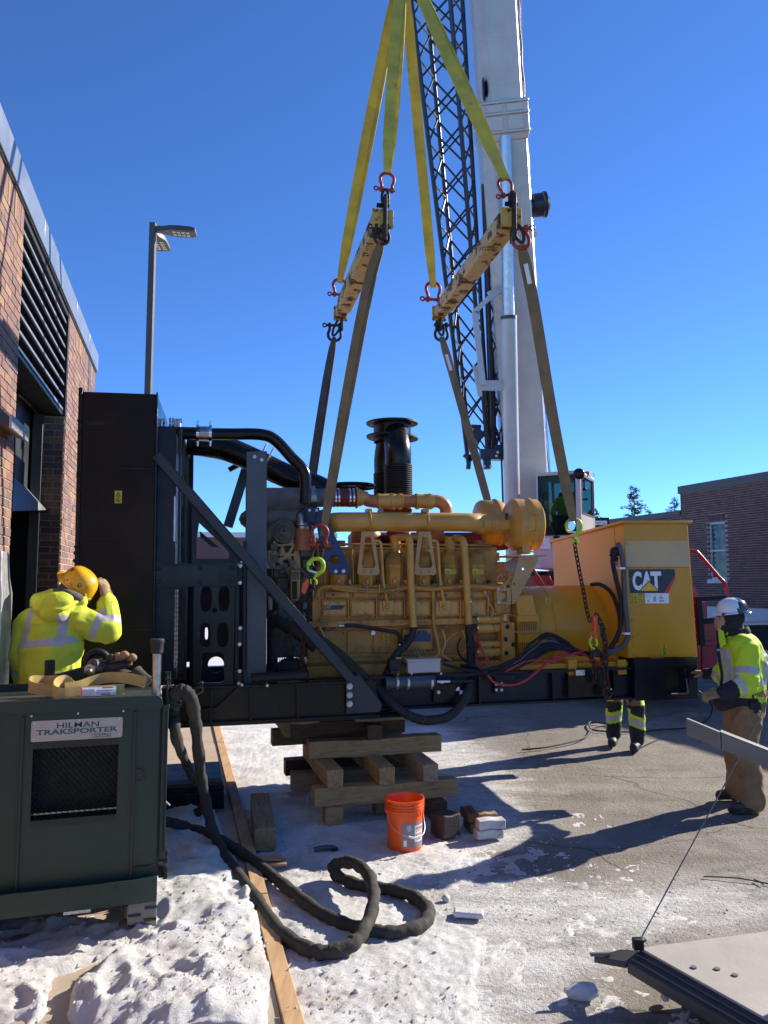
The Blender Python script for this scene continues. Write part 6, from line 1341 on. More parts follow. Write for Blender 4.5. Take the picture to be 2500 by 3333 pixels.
timber(q0+Vector((.165,.02,0)),.98,.165,.165,Vector((-.20,.98,0)).normalized(),'timber_grey','lone heavy timber lying on the snow beside the form board',group='loose timbers',bev=.010)
mb=MB(); p=PZ(838,2822,.05); mb.prism([p,p+Vector((.20,.02,0)),p+Vector((.18,.13,0)),p+Vector((-.02,.11,0))],(0,0,.015)); single('plywood_scrap',mb,MT['plywood'],'lower tan plywood scrap on the snow by the form board','scrap',bevel=.002,group='plywood scraps')
mb=MB(); p=PZ(838,2806,.075); mb.prism([p,p+Vector((.16,.03,0)),p+Vector((.15,.13,0)),p+Vector((-.02,.10,0))],(0,0,.012)); single('plywood_scrap',mb,MT['plywood'],'upper plywood scrap lying crooked on the other scrap','scrap',bevel=.002,group='plywood scraps')
def block(u,v,z,L,w,h,ang,m,label,grp='blocks beside the bucket'):
 p=PZ(u,v,z); a=R(ang); return timber(p,L,w,h,Vector((math.cos(a),math.sin(a),0)),m,label,name='wood_block',group=grp,bev=.008)
block(1447,2734,.004,.17,.17,.17,38,'block_dark','dark square wood block right of the orange bucket','blocks beside the bucket')
block(1556,2735,.004,.215,.115,.068,12,'block_white','lower white block of the block pile'); block(1562,2704,.074,.22,.115,.068,12,'block_white','upper white block on the block pile')
b0=PZ(1540,2712,.004); block(1532,2712,.004,.09,.2,.07,12,'block_brown','lower brown block at the left of the block pile'); block(1524,2680,.075,.10,.22,.075,12,'block_brown','dark brown block on the pile\'s back left'); block(1560,2682,.076,.16,.10,.072,12,'block_tan','tan sunlit block lying behind the white blocks')
block(1565,2700,.004,.16,.10,.068,12,'block_brown','brown block hidden behind the lower white block')
bc=PZ(1317,2762,.0); bc=Vector((bc.x,bc.y+.02,.004)); H_,Rr,Rb=.368,.149,.131
bk=thing('bucket','orange five gallon bucket with wire handle standing in front of the timber crib','bucket',bc)
prof=[(0,.02),(.0,Rb-.004),(.006,Rb),(.26,Rr-.012),(.262,Rr-.002),(.296,Rr),(.297,Rr-.008),(.306,Rr-.008),(.307,Rr+.001),(.314,Rr+.001),(.315,Rr-.007),(.327,Rr-.006),(.328,Rr+.002),(.335,Rr+.002),(.336,Rr-.006),(.352,Rr-.005),(.353,Rr+.004),(H_,Rr+.004),(H_,Rr-.004),(.34,Rr-.010),(.02,Rb-.006),(.018,.01)]
obj('shell',MB().lathe(bc,(0,0,1),prof,64),MT['bucket_orange'],bk)
mb=MB()
for i in range(30):
 a=2*math.pi*i/30; mb.box(bc+Vector((math.cos(a)*(Rr-.006),math.sin(a)*(Rr-.006),.279)),(.014,.002,.03),Matrix.Rotation(a,3,'Z'))
obj('rib',mb,MT['bucket_orange'],bk)
A0_=math.atan2(-bc.y,-bc.x);
def bpos(a,z,off=.0):
 r_=Rb+(Rr-.012-Rb)*(z/.26)+off; t=A0_+R(a); return bc+Vector((math.cos(t)*r_,math.sin(t)*r_,z))
def wrap(a0,a1,z0,z1,off,m,name,par,n=14):
 mb=MB(); g=[[bpos(a0+(a1-a0)*i/n,z0+(z1-z0)*j/3,off)for i in range(n+1)]for j in range(4)]
 mb.add([p for r in g for p in r],[(j*(n+1)+i,j*(n+1)+i+1,(j+1)*(n+1)+i+1,(j+1)*(n+1)+i)for j in range(3)for i in range(n)]); return obj(name,mb,MT[m],par)
lb_=wrap(-8,82,.032,.212,.0012,'label_grey','label',bk); wrap(34,76,.072,.19,.002,'white_print','label_panel',lb_)
def btext(s,a0,a1,z0,h,m,off=.0028,rot=0,bold=.03):
 W=R(a1-a0)*(Rb+.012); t_=text_mb(s,h,Matrix.Identity(4),bold=bold,width=W); cw_,ch_=W/2,h/2
 vv=[]
 for p in t_.v:
  x,y=p.x-cw_,p.y-ch_; x,y=x*math.cos(rot)-y*math.sin(rot),x*math.sin(rot)+y*math.cos(rot)
  vv.append(bpos((a0+a1)/2+math.degrees(x/(Rb+.012)),z0+ch_+y,off))
 t_.v=vv; return obj('lettering',t_,MT[m],lb_,0)
def bpoly(pts,m,off=.002,name='print'):
 mb=MB(); mb.add([bpos(a,z,off)for a,z in pts],[list(range(len(pts)))]); return obj(name,mb,MT[m],lb_,0)
bpoly([(2,.165),(14,.203),(30,.19),(18,.152)],'bucket_orange');
for s_,dz,da in(('THE',.192,-1),('HOME',.180,1),('DEPOT',.166,4)):btext(s_,7+da,21+da,dz-.008,.011,'white_print',rot=.45)
btext('HOMER',38,73,.158,.024,'hook_orange'); btext('ALL PURPOSE',39,72,.146,.006,'black_print',bold=.01); btext('BUCKET',38,73,.106,.024,'hook_orange'); btext('5 Gallon',42,66,.084,.010,'black_print')
bpoly([(13,.044),(29,.044),(31,.108),(12,.108)],'hook_orange'); bpoly([(16,.056),(26,.056),(26,.078),(16,.078)],'label_grey',.0026); bpoly([(11,.104),(32,.104),(32,.114),(11,.114)],'shackle_red',.0026); bpoly([(-3,.046),(7,.046),(7,.09),(-3,.09)],'white_print')
hp=[bpos(-62,.285,.008),bpos(-50,.22,.012),bpos(-30,.17,.02),bpos(0,.135,.035),bpos(25,.118,.045),bpos(50,.125,.04),bpos(74,.155,.025),bpos(92,.21,.012),bpos(104,.27,.008)]
hd=obj('handle',MB().tube(spl(hp,6),.0022,6),MT['zinc'],bk); obj('grip',MB().tube([hp[3].lerp(hp[4],.4),hp[4],hp[4].lerp(hp[5],.8)],.0085,10),MT['white_print'],hd)
obj('ear',MB().box(bpos(-62,.285,.004),(.03,.03,.03),Matrix.Rotation(A0_-R(62),3,'Z')),MT['bucket_orange'],bk,bevel=.004)
Q0=PZ(524,3050,.03); GW=Matrix.Translation(Q0)@Matrix.Rotation(R(17.5),4,'Z'); QF=Frame(GW)
pu_=thing('power_unit','dark green wheeled hydraulic power unit with mesh grille and metal nameplate at front left','power unit',M=GW)
def gm(u,v,y=0.0):return QF.at(u,v,1,y)
def mobj(name,mb,m,parent=None,bevel=0,smooth=38,kind=None):return obj(name,mb,MT[m],parent or pu_,smooth,bevel,local=True,kind=kind)
def mbox(u0,v0,u1,v1,y,t,mb=None):
 p,q,r,s=gm(u0,v0,y),gm(u1,v1,y),gm(u1,v0,y),gm(u0,v1,y); return(mb or MB()).bx((p.x+s.x)/2,(q.x+r.x)/2,y,y+t,(q.z+s.z)/2,(p.z+r.z)/2)
xr=gm(528,2500).x; zt=gm(300,2272).z; zb=gm(300,2885).z; zr=gm(300,2311).z; xl=xr-1.18; Dp=.78
zg0,zg1=gm(240,2664).z,gm(240,2432).z; xg0,xg1=gm(102,2550).x,gm(382,2550).x
bodym=MB(); bodym.bx(xl,xg0,.012,.05,zb,zr); bodym.bx(xg1,xr-.02,.012,.05,zb,zr); bodym.bx(xg0,xg1,.012,.05,zg1,zr); bodym.bx(xg0,xg1,.012,.05,zb,zg0)
body=mobj('front_panel',bodym,'machine_green')
mobj('side_panel',MB().bx(xr-.025,xr-.005,.05,Dp,zb,zr),'machine_green'); mobj('side_panel',MB().bx(xl,xl+.02,.05,Dp,zb,zr),'machine_green'); mobj('back_panel',MB().bx(xl,xr,Dp,Dp+.02,zb,zt),'machine_green')
mobj('grille_box',MB().bx(xg0-.04,xg1+.04,.16,.2,zg0-.05,zg1+.05).bx(xg0-.03,xg1+.03,.052,.16,zg0-.06,zg0-.05).bx(xg0-.03,xg1+.03,.052,.16,zg1+.05,zg1+.06).bx(xg0-.04,xg0-.03,.052,.16,zg0-.05,zg1+.05).bx(xg1+.03,xg1+.04,.052,.16,zg0-.05,zg1+.05),'matte_black')
mobj('radiator_bar',MB().bx(xg0,xg1,.06,.07,zg0+.018,zg0+.026),'steel')
mb=MB(); ncol=30; nrow=12; dx=(xg1-xg0)/ncol; dz=(zg1-zg0+.03)/nrow
for k in range(ncol+1):
 for i in range(nrow*2):
  sg=1 if(i+k)%2 else-1; z0=zg0-.015+dz*i/2; z1=z0+dz/2; x=xg0+dx*k; a=x+sg*dx*.40; b_=x-sg*dx*.40; w=dx*.13
  mb.add([(a-w,.02,z0),(a+w,.026,z0),(b_+w,.026,z1),(b_-w,.02,z1)],[(0,1,2,3)])
mobj('grille_mesh',mb,'machine_green',body,0,0,'stuff')
mb=MB()
for k in range(ncol):
 x=xg0+dx*(k+.5)
 for z,s_ in((zg1+.004,1),(zg0-.006,-1)):mb.bx(x-dx*.22,x+dx*.22,.0085,.0115,z,z+s_*.03)
mobj('grille_slot',mb,'black_print',body,kind='stuff')
x0,x1=gm(64,2600).x,gm(432,2600).x
for q in((x0-.008,x0+.008,-.002,.012,zb,zr-.02),(x1-.008,x1+.008,-.002,.012,zb,zr-.02),(x1+.01,xr-.03,.002,.012,gm(480,2820).z,gm(480,2820).z+.004)):mobj('panel_seam',MB().bx(*q),'machine_green_dark',body,.002)
mobj('tray_front',MB().prism([Vector((xl,-.012,zr-.004)),Vector((xr-.012,-.012,zr-.004)),Vector((xr-.006,-.012,zr+.02)),Vector((xr-.012,-.012,zt-.015)),Vector((xr-.03,-.012,zt)),Vector((xl,-.012,zt))],(0,.02,0)),'machine_green',bevel=.003)
mobj('tray_floor',MB().bx(xl,xr-.03,.01,Dp,zt-.055,zt-.045),'machine_green_dark')
mobj('tray_side',MB().prism([Vector((xl-.0,.0,zt)),Vector((xl+.10,Dp*.55,zt)),Vector((xl+.10,Dp*.55,zt+.09)),Vector((xl-.10,.02,zt+.02))],(.01,0,-.012)),'machine_green')
mobj('tray_liner',MB().prism([Vector((xl+.1,.03,zt-.044)),Vector((xr-.05,.03,zt-.044)),Vector((xr-.06,.55,zt-.044)),Vector((xl+.15,.5,zt-.044))],(0,0,.006)),'plate_frame')
for u,v in((102,2332),(254,2323),(402,2315)):p=gm(u,v); mobj('screw',MB().cyl((p.x,.012,p.z),(p.x,.004,p.z),.006,n=8),'zinc',body)
p=gm(255,2283); mobj('screw',MB().cyl((p.x,-.011,p.z),(p.x,-.016,p.z),.006,n=8),'matte_black',body)
p=gm(453,2525); mobj('port_ring',MB().lathe((p.x,.012,p.z),(0,-1,0),[(0,.036),(.004,.038),(.006,.033),(.003,.027),(.003,.001)],24),'black_print',body)
n0,n1,n2,n3=gm(99,2417),gm(398,2398),gm(400,2336),gm(98,2349); W=(n1-n0).length; Hn=(n3-n0).length
NM=basis((n0.x,.009,(n0.z)),(1,0,0),(0,0,1)); me=curve_plate(rrect(0,W,0,Hn,.012),[],.003); npl=mobj('nameplate',MB().mesh_in(me,NM),'nameplate',body); bpy.data.meshes.remove(me)
def nt_(s,x0,x1,y0,y1,m,bold=.05):mobj('lettering',text_mb(s,Hn*(y1-y0),NM@Matrix.Translation((W*x0,Hn*y0,.0018)),bold=bold,width=W*(x1-x0),ext=.0008),m,npl,0,0)
nt_('HILMAN',.275,.735,.60,.86,'black_print',.005); nt_('TRAKSPORTER',.055,.945,.30,.56,'green_print',.03); nt_('HILMAN',.70,.875,.165,.255,'black_print',.015); nt_('ROLLERS',.70,.875,.05,.14,'black_print',.015)
mb=MB()
for x0,x1,y0,y1 in((.655,.69,.245,.255),(.655,.69,.13,.14),(.655,.659,.13,.255),(.686,.69,.13,.255),(.655,.69,.06,.075)):mb.add([NM@Vector((W*a,Hn*b_,.0026))for a,b_ in((x0,y0),(x1,y0),(x1,y1),(x0,y1))],[(0,1,2,3)])
mobj('logo_mark',mb,'black_print',npl,0,0)
for x,y in((.035,.88),(.035,.12),(.965,.88),(.965,.14),(.515,.955),(.51,.06)):c=NM@Vector((W*x,Hn*y,.001)); mobj('rivet',MB().cyl(c,c-Vector((0,.004,0)),.0045,n=10),'zinc',npl)
mobj('corner_post',MB().bx(xr-.006,xr+.028,.02,.06,gm(536,2800).z,gm(536,2296).z).bx(xr-.004,xr+.034,.012,.07,gm(536,2312).z,gm(536,2296).z),'machine_green',bevel=.003)
mobj('side_slot',MB().bx(xr+.010,xr+.022,.016,.021,gm(536,2775).z,gm(536,2318).z),'matte_black')
s0,s1_,s2_,s3_=gm(-120,2925,-.06),gm(512,2858,-.06),gm(512,2938,-.06),gm(-120,3005,-.06)
zs0,zs1=(s0.z+s1_.z)/2,(s2_.z+s3_.z)/2
sk=mobj('front_skirt',MB().bx(xl,s1_.x,-.06,-.05,zs1,zs0),'machine_green',bevel=.003); mobj('skirt_shelf',MB().bx(xl,s1_.x,-.05,.05,zs0-.02,zs0-.012).bx(xl,xr-.02,.0,Dp,zb-.03,zb),'machine_green',sk)
for u,v in((69,2917),(224,2901),(377,2885)):p=gm(u,v,-.06); mobj('bolt_hole',MB().cyl((p.x,-.059,p.z),(p.x,-.0615,p.z),.012,n=14),'black_print',sk)
def track(x0,x1,y0,y1,h,nm='track'):
 rr_=h/2; yc0,yc1=y0+rr_,y1-rr_; path=[Vector((0,yc0+rr_*math.cos(t),rr_+rr_*math.sin(t)))for t in[math.pi/2+math.pi*k/8 for k in range(9)]]+[Vector((0,yc1+rr_*math.cos(t),rr_+rr_*math.sin(t)))for t in[-math.pi/2+math.pi*k/8 for k in range(9)]]
 mb=MB(); n=len(path); rings=[[Vector((x0,p.y,p.z)),Vector((x1,p.y,p.z)),Vector((x1,yc0+(p.y-yc0)*.85 if p.y<yc0 else(yc1+(p.y-yc1)*.85 if p.y>yc1 else p.y),rr_+(p.z-rr_)*.8)),Vector((x0,yc0+(p.y-yc0)*.85 if p.y<yc0 else(yc1+(p.y-yc1)*.85 if p.y>yc1 else p.y),rr_+(p.z-rr_)*.8))]for p in path]
 mb.loft(rings,closed=True); t_=mobj(nm,mb,'tread',None,.004); mb=MB(); w=x1-x0
 for i in range(9):
  z=.03+i*.034; y=y0-.001+max(0,abs(z-rr_)-.02)**2/(2*rr_); xx=x0+(.0 if i%2 else w*.55)
  mb.bx(xx+.004,xx+w*.45,y-.003,y+.02,z-.006,z+.006)
 mobj('tread_slot',mb,'black_print',t_); mb=MB()
 for i in range(int((y1-y0)/.06)):mb.bx(x0+.01,x1-.01,y0+rr_*.6+i*.06,y0+rr_*.6+i*.06+.03,-.004,.012)
 mobj('lug',mb,'tread',t_); mobj('track_wheel',MB().cyl((x0+.02,yc0,rr_),(x1-.02,yc0,rr_),rr_*.7,n=20).cyl((x0+.02,yc1,rr_),(x1-.02,yc1,rr_),rr_*.7,n=20),'matte_black',t_)
track(xr-.165,xr-.01,.0,.8,.33); track(xr-1.14,xr-.99,.0,.8,.33)
mb=MB(); mb.bx(xr-.95,xr-.2,.25,.35,.16,.26); mb.bx(xr-.75,xr-.45,.1,.5,.2,.30); mb.bx(xr-.21,xr-.19,.02,.06,.08,.34); mb.cyl((xr-.19,.1,.18),(xr-.02,.1,.18),.03,n=12); mobj('axle_frame',mb,'matte_black')
mobj('valve_body',MB().bx(xr-.50,xr-.36,.05,.16,.16,.24).cyl((xr-.36,.08,.22),(xr-.26,.08,.24),.016,n=10),'zinc')
for v0 in(2775,2828):
 z1,z0=gm(542,v0).z,gm(542,v0+40).z; mb=MB(); mb.bx(xr-.004,xr+.04,.06,.10,z0,z1); mb.bx(xr+.02,xr+.045,.03,.06,z0,z0+.03); mb.bx(xr+.02,xr+.045,.03,.06,z1-.03,z1); mobj('roller_bracket',mb,'matte_black',None,.003)
mobj('side_bolt',MB().cyl((xr,.05,gm(536,2650).z),(xr+.012,.05,gm(536,2650).z),.02,n=10),'zinc'); mobj('side_latch',MB().tube([Vector((xr,.05,gm(536,2620).z)),Vector((xr+.02,.04,gm(536,2612).z)),Vector((xr+.05,.05,gm(545,2630).z))],.005,6),'zinc')
r0=gm(508,2268,.10); r1=gm(511,2124,.10); rod=mobj('handle_rod',MB().cyl((r0.x,.10,zt-.08),r1,.0255,n=18),'steel'); mobj('rod_cap',MB().lathe(r1,(r1-Vector((r0.x,.1,zt))).normalized(),[(-.005,.03),(0,.035),(.05,.037),(.056,.041),(.075,.041),(.08,.036),(.08,.01)],20),'rubber',rod)
p=gm(161,2198,.62); mobj('lever',MB().lathe((p.x,.62,p.z-.08),(0,0,1),[(0,.02),(.06,.022),(.065,.03),(.17,.031),(.175,.025),(.175,.01)],16),'rubber')
ha=mobj('hitch_arm',MB().prism([gm(110,2214,.40),gm(195,2192,.40),gm(268,2172,.40),gm(300,2150,.40),gm(345,2142,.40),gm(420,2200,.40),gm(430,2232,.40),gm(110,2232,.40)],(0,.05,0)),'machine_green_dark',None,.006)
mobj('hitch_eye',MB().tube([gm(316,2150,.38)+Vector((.058*math.cos(t),0,.052*math.sin(t)))for t in[2*math.pi*k/24 for k in range(24)]],.022,10,closed=True),'matte_black',ha)
hb_=mobj('hitch_pin',MB().cyl(gm(300,2164,.22),gm(345,2170,.34),.036,n=16),'cable_grey',ha); mobj('hitch_nut',MB().cyl(gm(291,2182,.19),gm(297,2174,.23),.034,n=6).cyl(gm(288,2190,.17),gm(291,2182,.19),.02,n=12),'steel',hb_)
hg=mobj('cable_hanger',MB().tube([gm(545,2300,.12),gm(545,2187,.12)],.006,6).tube([gm(553,2230,.13),gm(553,2187,.13)],.005,6).bx(gm(538,2190,.1).x,gm(558,2190,.1).x,.11,.13,gm(545,2191,.12).z,gm(545,2186,.12).z).bx(gm(538,2205,.1).x,gm(560,2205,.1).x,.11,.13,gm(545,2211,.12).z,gm(545,2206,.12).z),'machine_green')
mobj('hook_wire',MB().tube(spl([gm(546,2225,.12),gm(548,2270,.12),gm(560,2290,.12),gm(590,2290,.12),gm(620,2275,.14),gm(648,2258,.16),gm(659,2250,.17),gm(658,2238,.17),gm(648,2238,.17)],5),.005,6).tube(spl([gm(600,2270,.16),gm(625,2250,.17),gm(648,2236,.18),gm(659,2228,.18),gm(655,2220,.18),gm(646,2226,.18)],5),.005,6),'machine_green',hg)
def mw(u,v,y):return GW@gm(u,v,y)
ws_=thing('webbing_sling','tan webbing sling with printed tag lying looped on the green power unit','sling',mw(280,2250,.1))
zf=zt-.04; WH=.062
def onfloor(pts):return[Vector((gm(u,v,y).x,y,max(zf+WH/2-.004,gm(u,v,y).z)))for u,v,y in pts]
def band(pts,tilt=.25,w=WH):
 q=[GW@p for p in spl(onfloor(pts),7)]; return MB().strap(q,w,.006,(GW.to_3x3()@Vector((0,tilt,1))))
obj('webbing',band([(405,2243,.12),(330,2249,.09),(250,2253,.06),(205,2257,.045),(180,2252,.05),(176,2238,.08),(188,2222,.12),(212,2215,.15),(228,2230,.14)],.2),MT['sling_cream'],ws_,60)
obj('webbing',band([(212,2240,.10),(262,2232,.13),(300,2218,.16),(345,2206,.18),(400,2206,.16),(445,2214,.13),(474,2222,.11)],.15),MT['sling_cream'],ws_,60)
obj('webbing',band([(172,2248,.10),(130,2243,.11),(100,2236,.13),(96,2224,.17),(110,2216,.21),(150,2217,.24),(205,2216,.22)],.1),MT['sling_cream'],ws_,60)
tg=band([(262,2252,.056),(320,2250,.078),(378,2246,.10)],.2,.048); R3=GW.to_3x3(); tg.v=[v+R3@Vector((0,-.006,.0))for v in tg.v]; tg_=obj('tag',tg,MT['white_print'],ws_)
for(u0,u1,y0,y1,m,w,dz)in((264,268,.058,.060,'red_print',.044,0),(272,308,.062,.074,'grey_print',.03,-.003),(334,368,.084,.096,'red_print',.006,.017),(314,372,.078,.098,'grey_print',.004,-.012),(314,372,.078,.098,'grey_print',.004,.003),(330,360,.082,.094,'red_print',.005,-.020)):
 q=band([(u0,2251.5-(u0-262)*.05,y0-.004),(u1,2251.5-(u1-262)*.05,y1-.004)],.2,w); q.v=[v+R3@Vector((0,-.0085,dz))for v in q.v]; obj('print',q,MT[m],tg_)
gl=thing('work_glove','dark work glove with tan fingertips lying on top of the green power unit','glove',mw(390,2165,.3))
mb=MB(); mb.ball(mw(372,2170,.30),(.11,.06,.030),16,Matrix.Rotation(R(-12),3,'Y')); mb.ball(mw(420,2200,.25),(.09,.06,.028),14,Matrix.Rotation(R(25),3,'Y')); mb.tube(spl([mw(440,2190,.25),mw(462,2208,.22),mw(478,2224,.20)],4),[.05,.046,.044,.042,.04,.042,.045,.047,.05],12); obj('palm',mb,MT['glove_dark'],gl)
for u,v,r_ in((385,2136,.024),(405,2132,.026),(430,2140,.025),(362,2140,.022)):obj('finger',MB().tube(spl([mw(u-10,v+22,.30),mw(u-8,v+6,.285),mw(u,v,.26),mw(u+6,v+8,.24)],4),[r_*.8]*6+[r_]*5+[r_*.8,r_*.5],10),MT['glove_dark' if u==362 else 'glove_tan'],gl)
single('lanyard',MB().tube(spl([mw(445,2178,.3),mw(462,2180,.28),mw(480,2195,.25),mw(492,2215,.2),mw(498,2222,.16)],5),.003,5),MT['zinc'],'thin pale wire running from the gloves to the handle rod','wire')
hz_=lambda u,v,z:PZ(u,v,z)
ha_=Q0+R3@Vector((.06,.14,1.33))
pts=[mw(566,2300,.16),mw(575,2262,.14),mw(592,2248,.12),mw(612,2258,.12),mw(628,2300,.15),PZ(640,2380,1.02),PZ(652,2500,.66),PZ(668,2600,.40),PZ(692,2700,.17),PZ(735,2790,.07),PZ(820,2905,.045),PZ(890,3005,.04),PZ(950,3062,.04),PZ(1020,3095,.045),PZ(1085,3098,.05),PZ(1150,3070,.07),PZ(1195,3005,.10),PZ(1216,2930,.14),PZ(1205,2858,.17),PZ(1165,2815,.16),PZ(1115,2806,.13),PZ(1085,2822,.09),PZ(1100,2850,.05),PZ(1170,2880,.04),PZ(1270,2895,.04),PZ(1352,2922,.04),PZ(1395,2968,.04),PZ(1370,3012,.04),PZ(1280,3036,.04),PZ(1170,3022,.04),PZ(1050,2975,.04),PZ(950,2900,.045),PZ(860,2830,.05),PZ(770,2765,.07),PZ(690,2722,.08),PZ(600,2690,.12),PZ(520,2668,.25)]
q=spl(pts,9); random.seed(3)
q=[p+Vector((random.uniform(-.003,.003),random.uniform(-.003,.003),random.uniform(-.002,.003)))for p in q]
mb=MB().tube(q,[.038+.003*math.sin(i*.9)+random.uniform(-.0025,.0035)for i in range(len(q))],14)
hs=single('wrapped_hose',mb,MT['hose_wrap'],'thick black cloth-wrapped hose looping from the power unit over the snow','hose')
pts=[mw(560,2290,.2),mw(566,2330,.2),mw(574,2400,.22),PZ(600,2470,.68),PZ(628,2530,.50),PZ(655,2560,.38),PZ(664,2600,.24),PZ(650,2640,.12),PZ(600,2655,.06)]
q=spl(pts,9); single('wrapped_hose',MB().tube(q,[.034+.003*math.sin(i*1.1)for i in range(len(q))],14),MT['hose_wrap'],'second black wrapped hose hanging straight down behind the looping one','hose')
dl=thing('roller_dolly','black steel roller dolly in shade on the sidewalk behind the hoses','dolly',PZ(620,2640,.03))
D0=PZ(560,2660,.03); dx_=Vector((math.cos(R(14)),math.sin(R(14)),0)); dy_=Vector((-math.sin(R(14)),math.cos(R(14)),0)); mR=Matrix((dx_,dy_,kz)).transposed()
obj('deck',MB().box(D0+dx_*.12+dy_*.55+kz*.19,(.62,.95,.05),mR),MT['matte_black'],dl,bevel=.01); obj('pad',MB().box(D0+dx_*.12+dy_*.12+kz*.235,(.6,.16,.04),mR),MT['rubber'],dl,bevel=.012)
for x in(-.1,.32):obj('side_frame',MB().box(D0+dx_*x+dy_*.5+kz*.09,(.06,.9,.14),mR),MT['matte_black'],dl,bevel=.006)
obj('front_plate',MB().box(D0+dx_*.12+dy_*.03+kz*.11,(.62,.03,.15),mR),MT['black_gloss'],dl,bevel=.006)
for x in(0,.12,.24):obj('roller',MB().cyl(D0+dx_*(x-.04)+dy_*.3+kz*.06,D0+dx_*(x+.04)+dy_*.3+kz*.06,.055,n=14),MT['zinc'],dl)
pl_=P(150,2300,5.65); timber((pl_.x-.42,5.42,.03),.85,.48,.30,Vector((1,.05,0)).normalized(),'timber_grey','thick timber platform under the left worker behind the power unit',name='timber_platform',group='loose timbers')
lg=thing('lift_platform','pale metal lift gate with dark steel edge, stay cable and bent grey arm at right','platform',PZ(2085,3180,0))
Pz=.215; pA=PZ(2082,3084,Pz); pB=PZ(2560,3022,Pz); pC=PZ(2560,3352,Pz); e1_=(pB-pA).normalized(); e2_=(pC-pA).normalized()
pB=pA+e1_*1.9; pC=pA+e2_*1.9; pD=pB+pC-pA
obj('deck_plate',MB().prism([pA,pB,pD,pC],(0,0,-.012)),MT['plate_alu'],lg,bevel=.003)
out=(e2_.cross(kz)).normalized()
if out.x>0:out=-out
A2=pA+out*.10-e2_*.02+kz*-.035
obj('edge_beam',MB().prism([pA-kz*.013+out*.004,pA-kz*.05+out*.085,pA-kz*.10+out*.085,pA-kz*.13+out*.02,pA-kz*.13-out*.05,pA-kz*.013-out*.05],e2_*1.9),MT['plate_frame'],lg,bevel=.004)
obj('end_ramp',MB().prism([pA-kz*.013,pA-kz*.06-e2_*.13+out*.0,pA-kz*.07-e2_*.15+out*.16,pA-kz*.05+out*.09],-kz*.03),MT['plate_frame'],lg,bevel=.004)
obj('ramp_lip',MB().tube([pA-kz*.05-e2_*.14+out*.19,pA-kz*.05-e2_*.10+out*.10],.010,8),MT['galv'],lg)
mb=MB()
for d_,h_ in((.03,.020),(.065,.034)):mb.tube([pA-kz*h_+out*d_+e2_*.01,pA-kz*h_+out*d_+e2_*1.85],.004,6)
obj('edge_groove',mb,MT['coping'],lg)
h0,h1=pA+e2_*.36-kz*.135+out*.06,pA+e2_*.58-kz*.135+out*.06; obj('pull_handle',MB().tube(spl([h0+kz*.03,h0+out*.035-kz*.01,h0.lerp(h1,.12)+out*.045-kz*.015,h0.lerp(h1,.9)+out*.045-kz*.015,h1+out*.04,h1+kz*.03],4),.010,8),MT['galv'],lg)
for u,v in((2334,3155),(2392,3175),(2258,3150)):obj('deck_bolt',MB().cyl(PZ(u,v,Pz)-kz*.002,PZ(u,v,Pz)+kz*.006,.014,n=12),MT['galv'],lg)
cl_=obj('cable_clamp',MB().box(pA+kz*.02+out*.01,(.05,.04,.05)).cyl(pA+kz*.03+out*.04,pA+kz*.03-out*.04,.012,n=8),MT['matte_black'],lg,bevel=.004)
ct=P(2620,2050,5.1); obj('stay_cable',MB().tube([pA+kz*.03,(pA+ct)/2+Vector((0,0,-.006)),ct],.0035,6),MT['galv'],lg)
obj('underframe',MB().prism([pA+e2_*.25-kz*.13,pA+e2_*.25+e1_*1.8-kz*.13,pA+e2_*.35+e1_*1.8-kz*.13,pA+e2_*.35-kz*.13],-kz*.04),MT['plate_frame'],lg)
am=None
a0,a1,a2=P(2233,2365,4.4),P(2346,2412,4.3),P(2960,2655,3.9); hh=.09
def armp(p,q):return MB().prism([p-kz*hh/2,q-kz*hh/2,q+kz*hh/2,p+kz*hh/2],Vector((.02,.03,0)))
am=obj('folding_arm',armp(a0,a1),MT['galv'],lg,bevel=.004); obj('arm_bar',armp(a1+(a2-a1)*.004,a2),MT['galv'],am,bevel=.004)
obj('arm_flange',MB().prism([a1+kz*hh/2,a2+kz*hh/2,a2+kz*hh/2+Vector((.03,.06,0)),a1+kz*hh/2+Vector((.03,.06,0))],kz*.005),MT['galv'],am); obj('arm_post',MB().bar(a2,Vector((a2.x+.05,a2.y,.05)),.09,.09),MT['galv'],am)
def lump(c,r,seed,sq=.6):
 random.seed(seed); mb=MB().ball(c,(r[0],r[1],r[2]),14); k=Vector(c)
 for i,v in enumerate(mb.v):d_=(v-k); mb.v[i]=k+d_*(1+.35*noise.noise(v*9+Vector((seed,0,0)))+.18*noise.noise(v*30))
 return mb
ICE=mat('ice',(.66,.66,.66),(.50,.49,.47),scale=9,rough=.28,bump=.004,bscale=40); MT['ice']=ICE
c=PZ(1525,2972,.02); mb=MB().box(c,(.18,.09,.035),Matrix.Rotation(R(-8),3,'Z')); single('ice_chunk',mb,ICE,'flat clear ice block on the frosty ground right of the hose loop','ice',bevel=.012)
c=PZ(1895,3225,.03); single('snow_chunk',lump(c,(.09,.05,.04),2),MT['snow'],'loose white snow chunk near the lift platform\'s shadow','snow')
for i,(u,v,r_,lb)in enumerate(((1452,2968-45,.022,'small snowball beside the hose loop'),(826,3205,.045,'rounded snow clod on the form board\'s left edge'),(2165,3245,.022,'pale pebble of ice in the platform shadow'),(1160,3230,.02,'tiny snow lump on the white snow'))):
 c=PZ(u,v,r_*.8); single('snow_clod',lump(c,(r_,r_,r_*.9),9+i),MT['snow'],lb,'snow',group='snow clods')
random.seed(21); mb=MB()
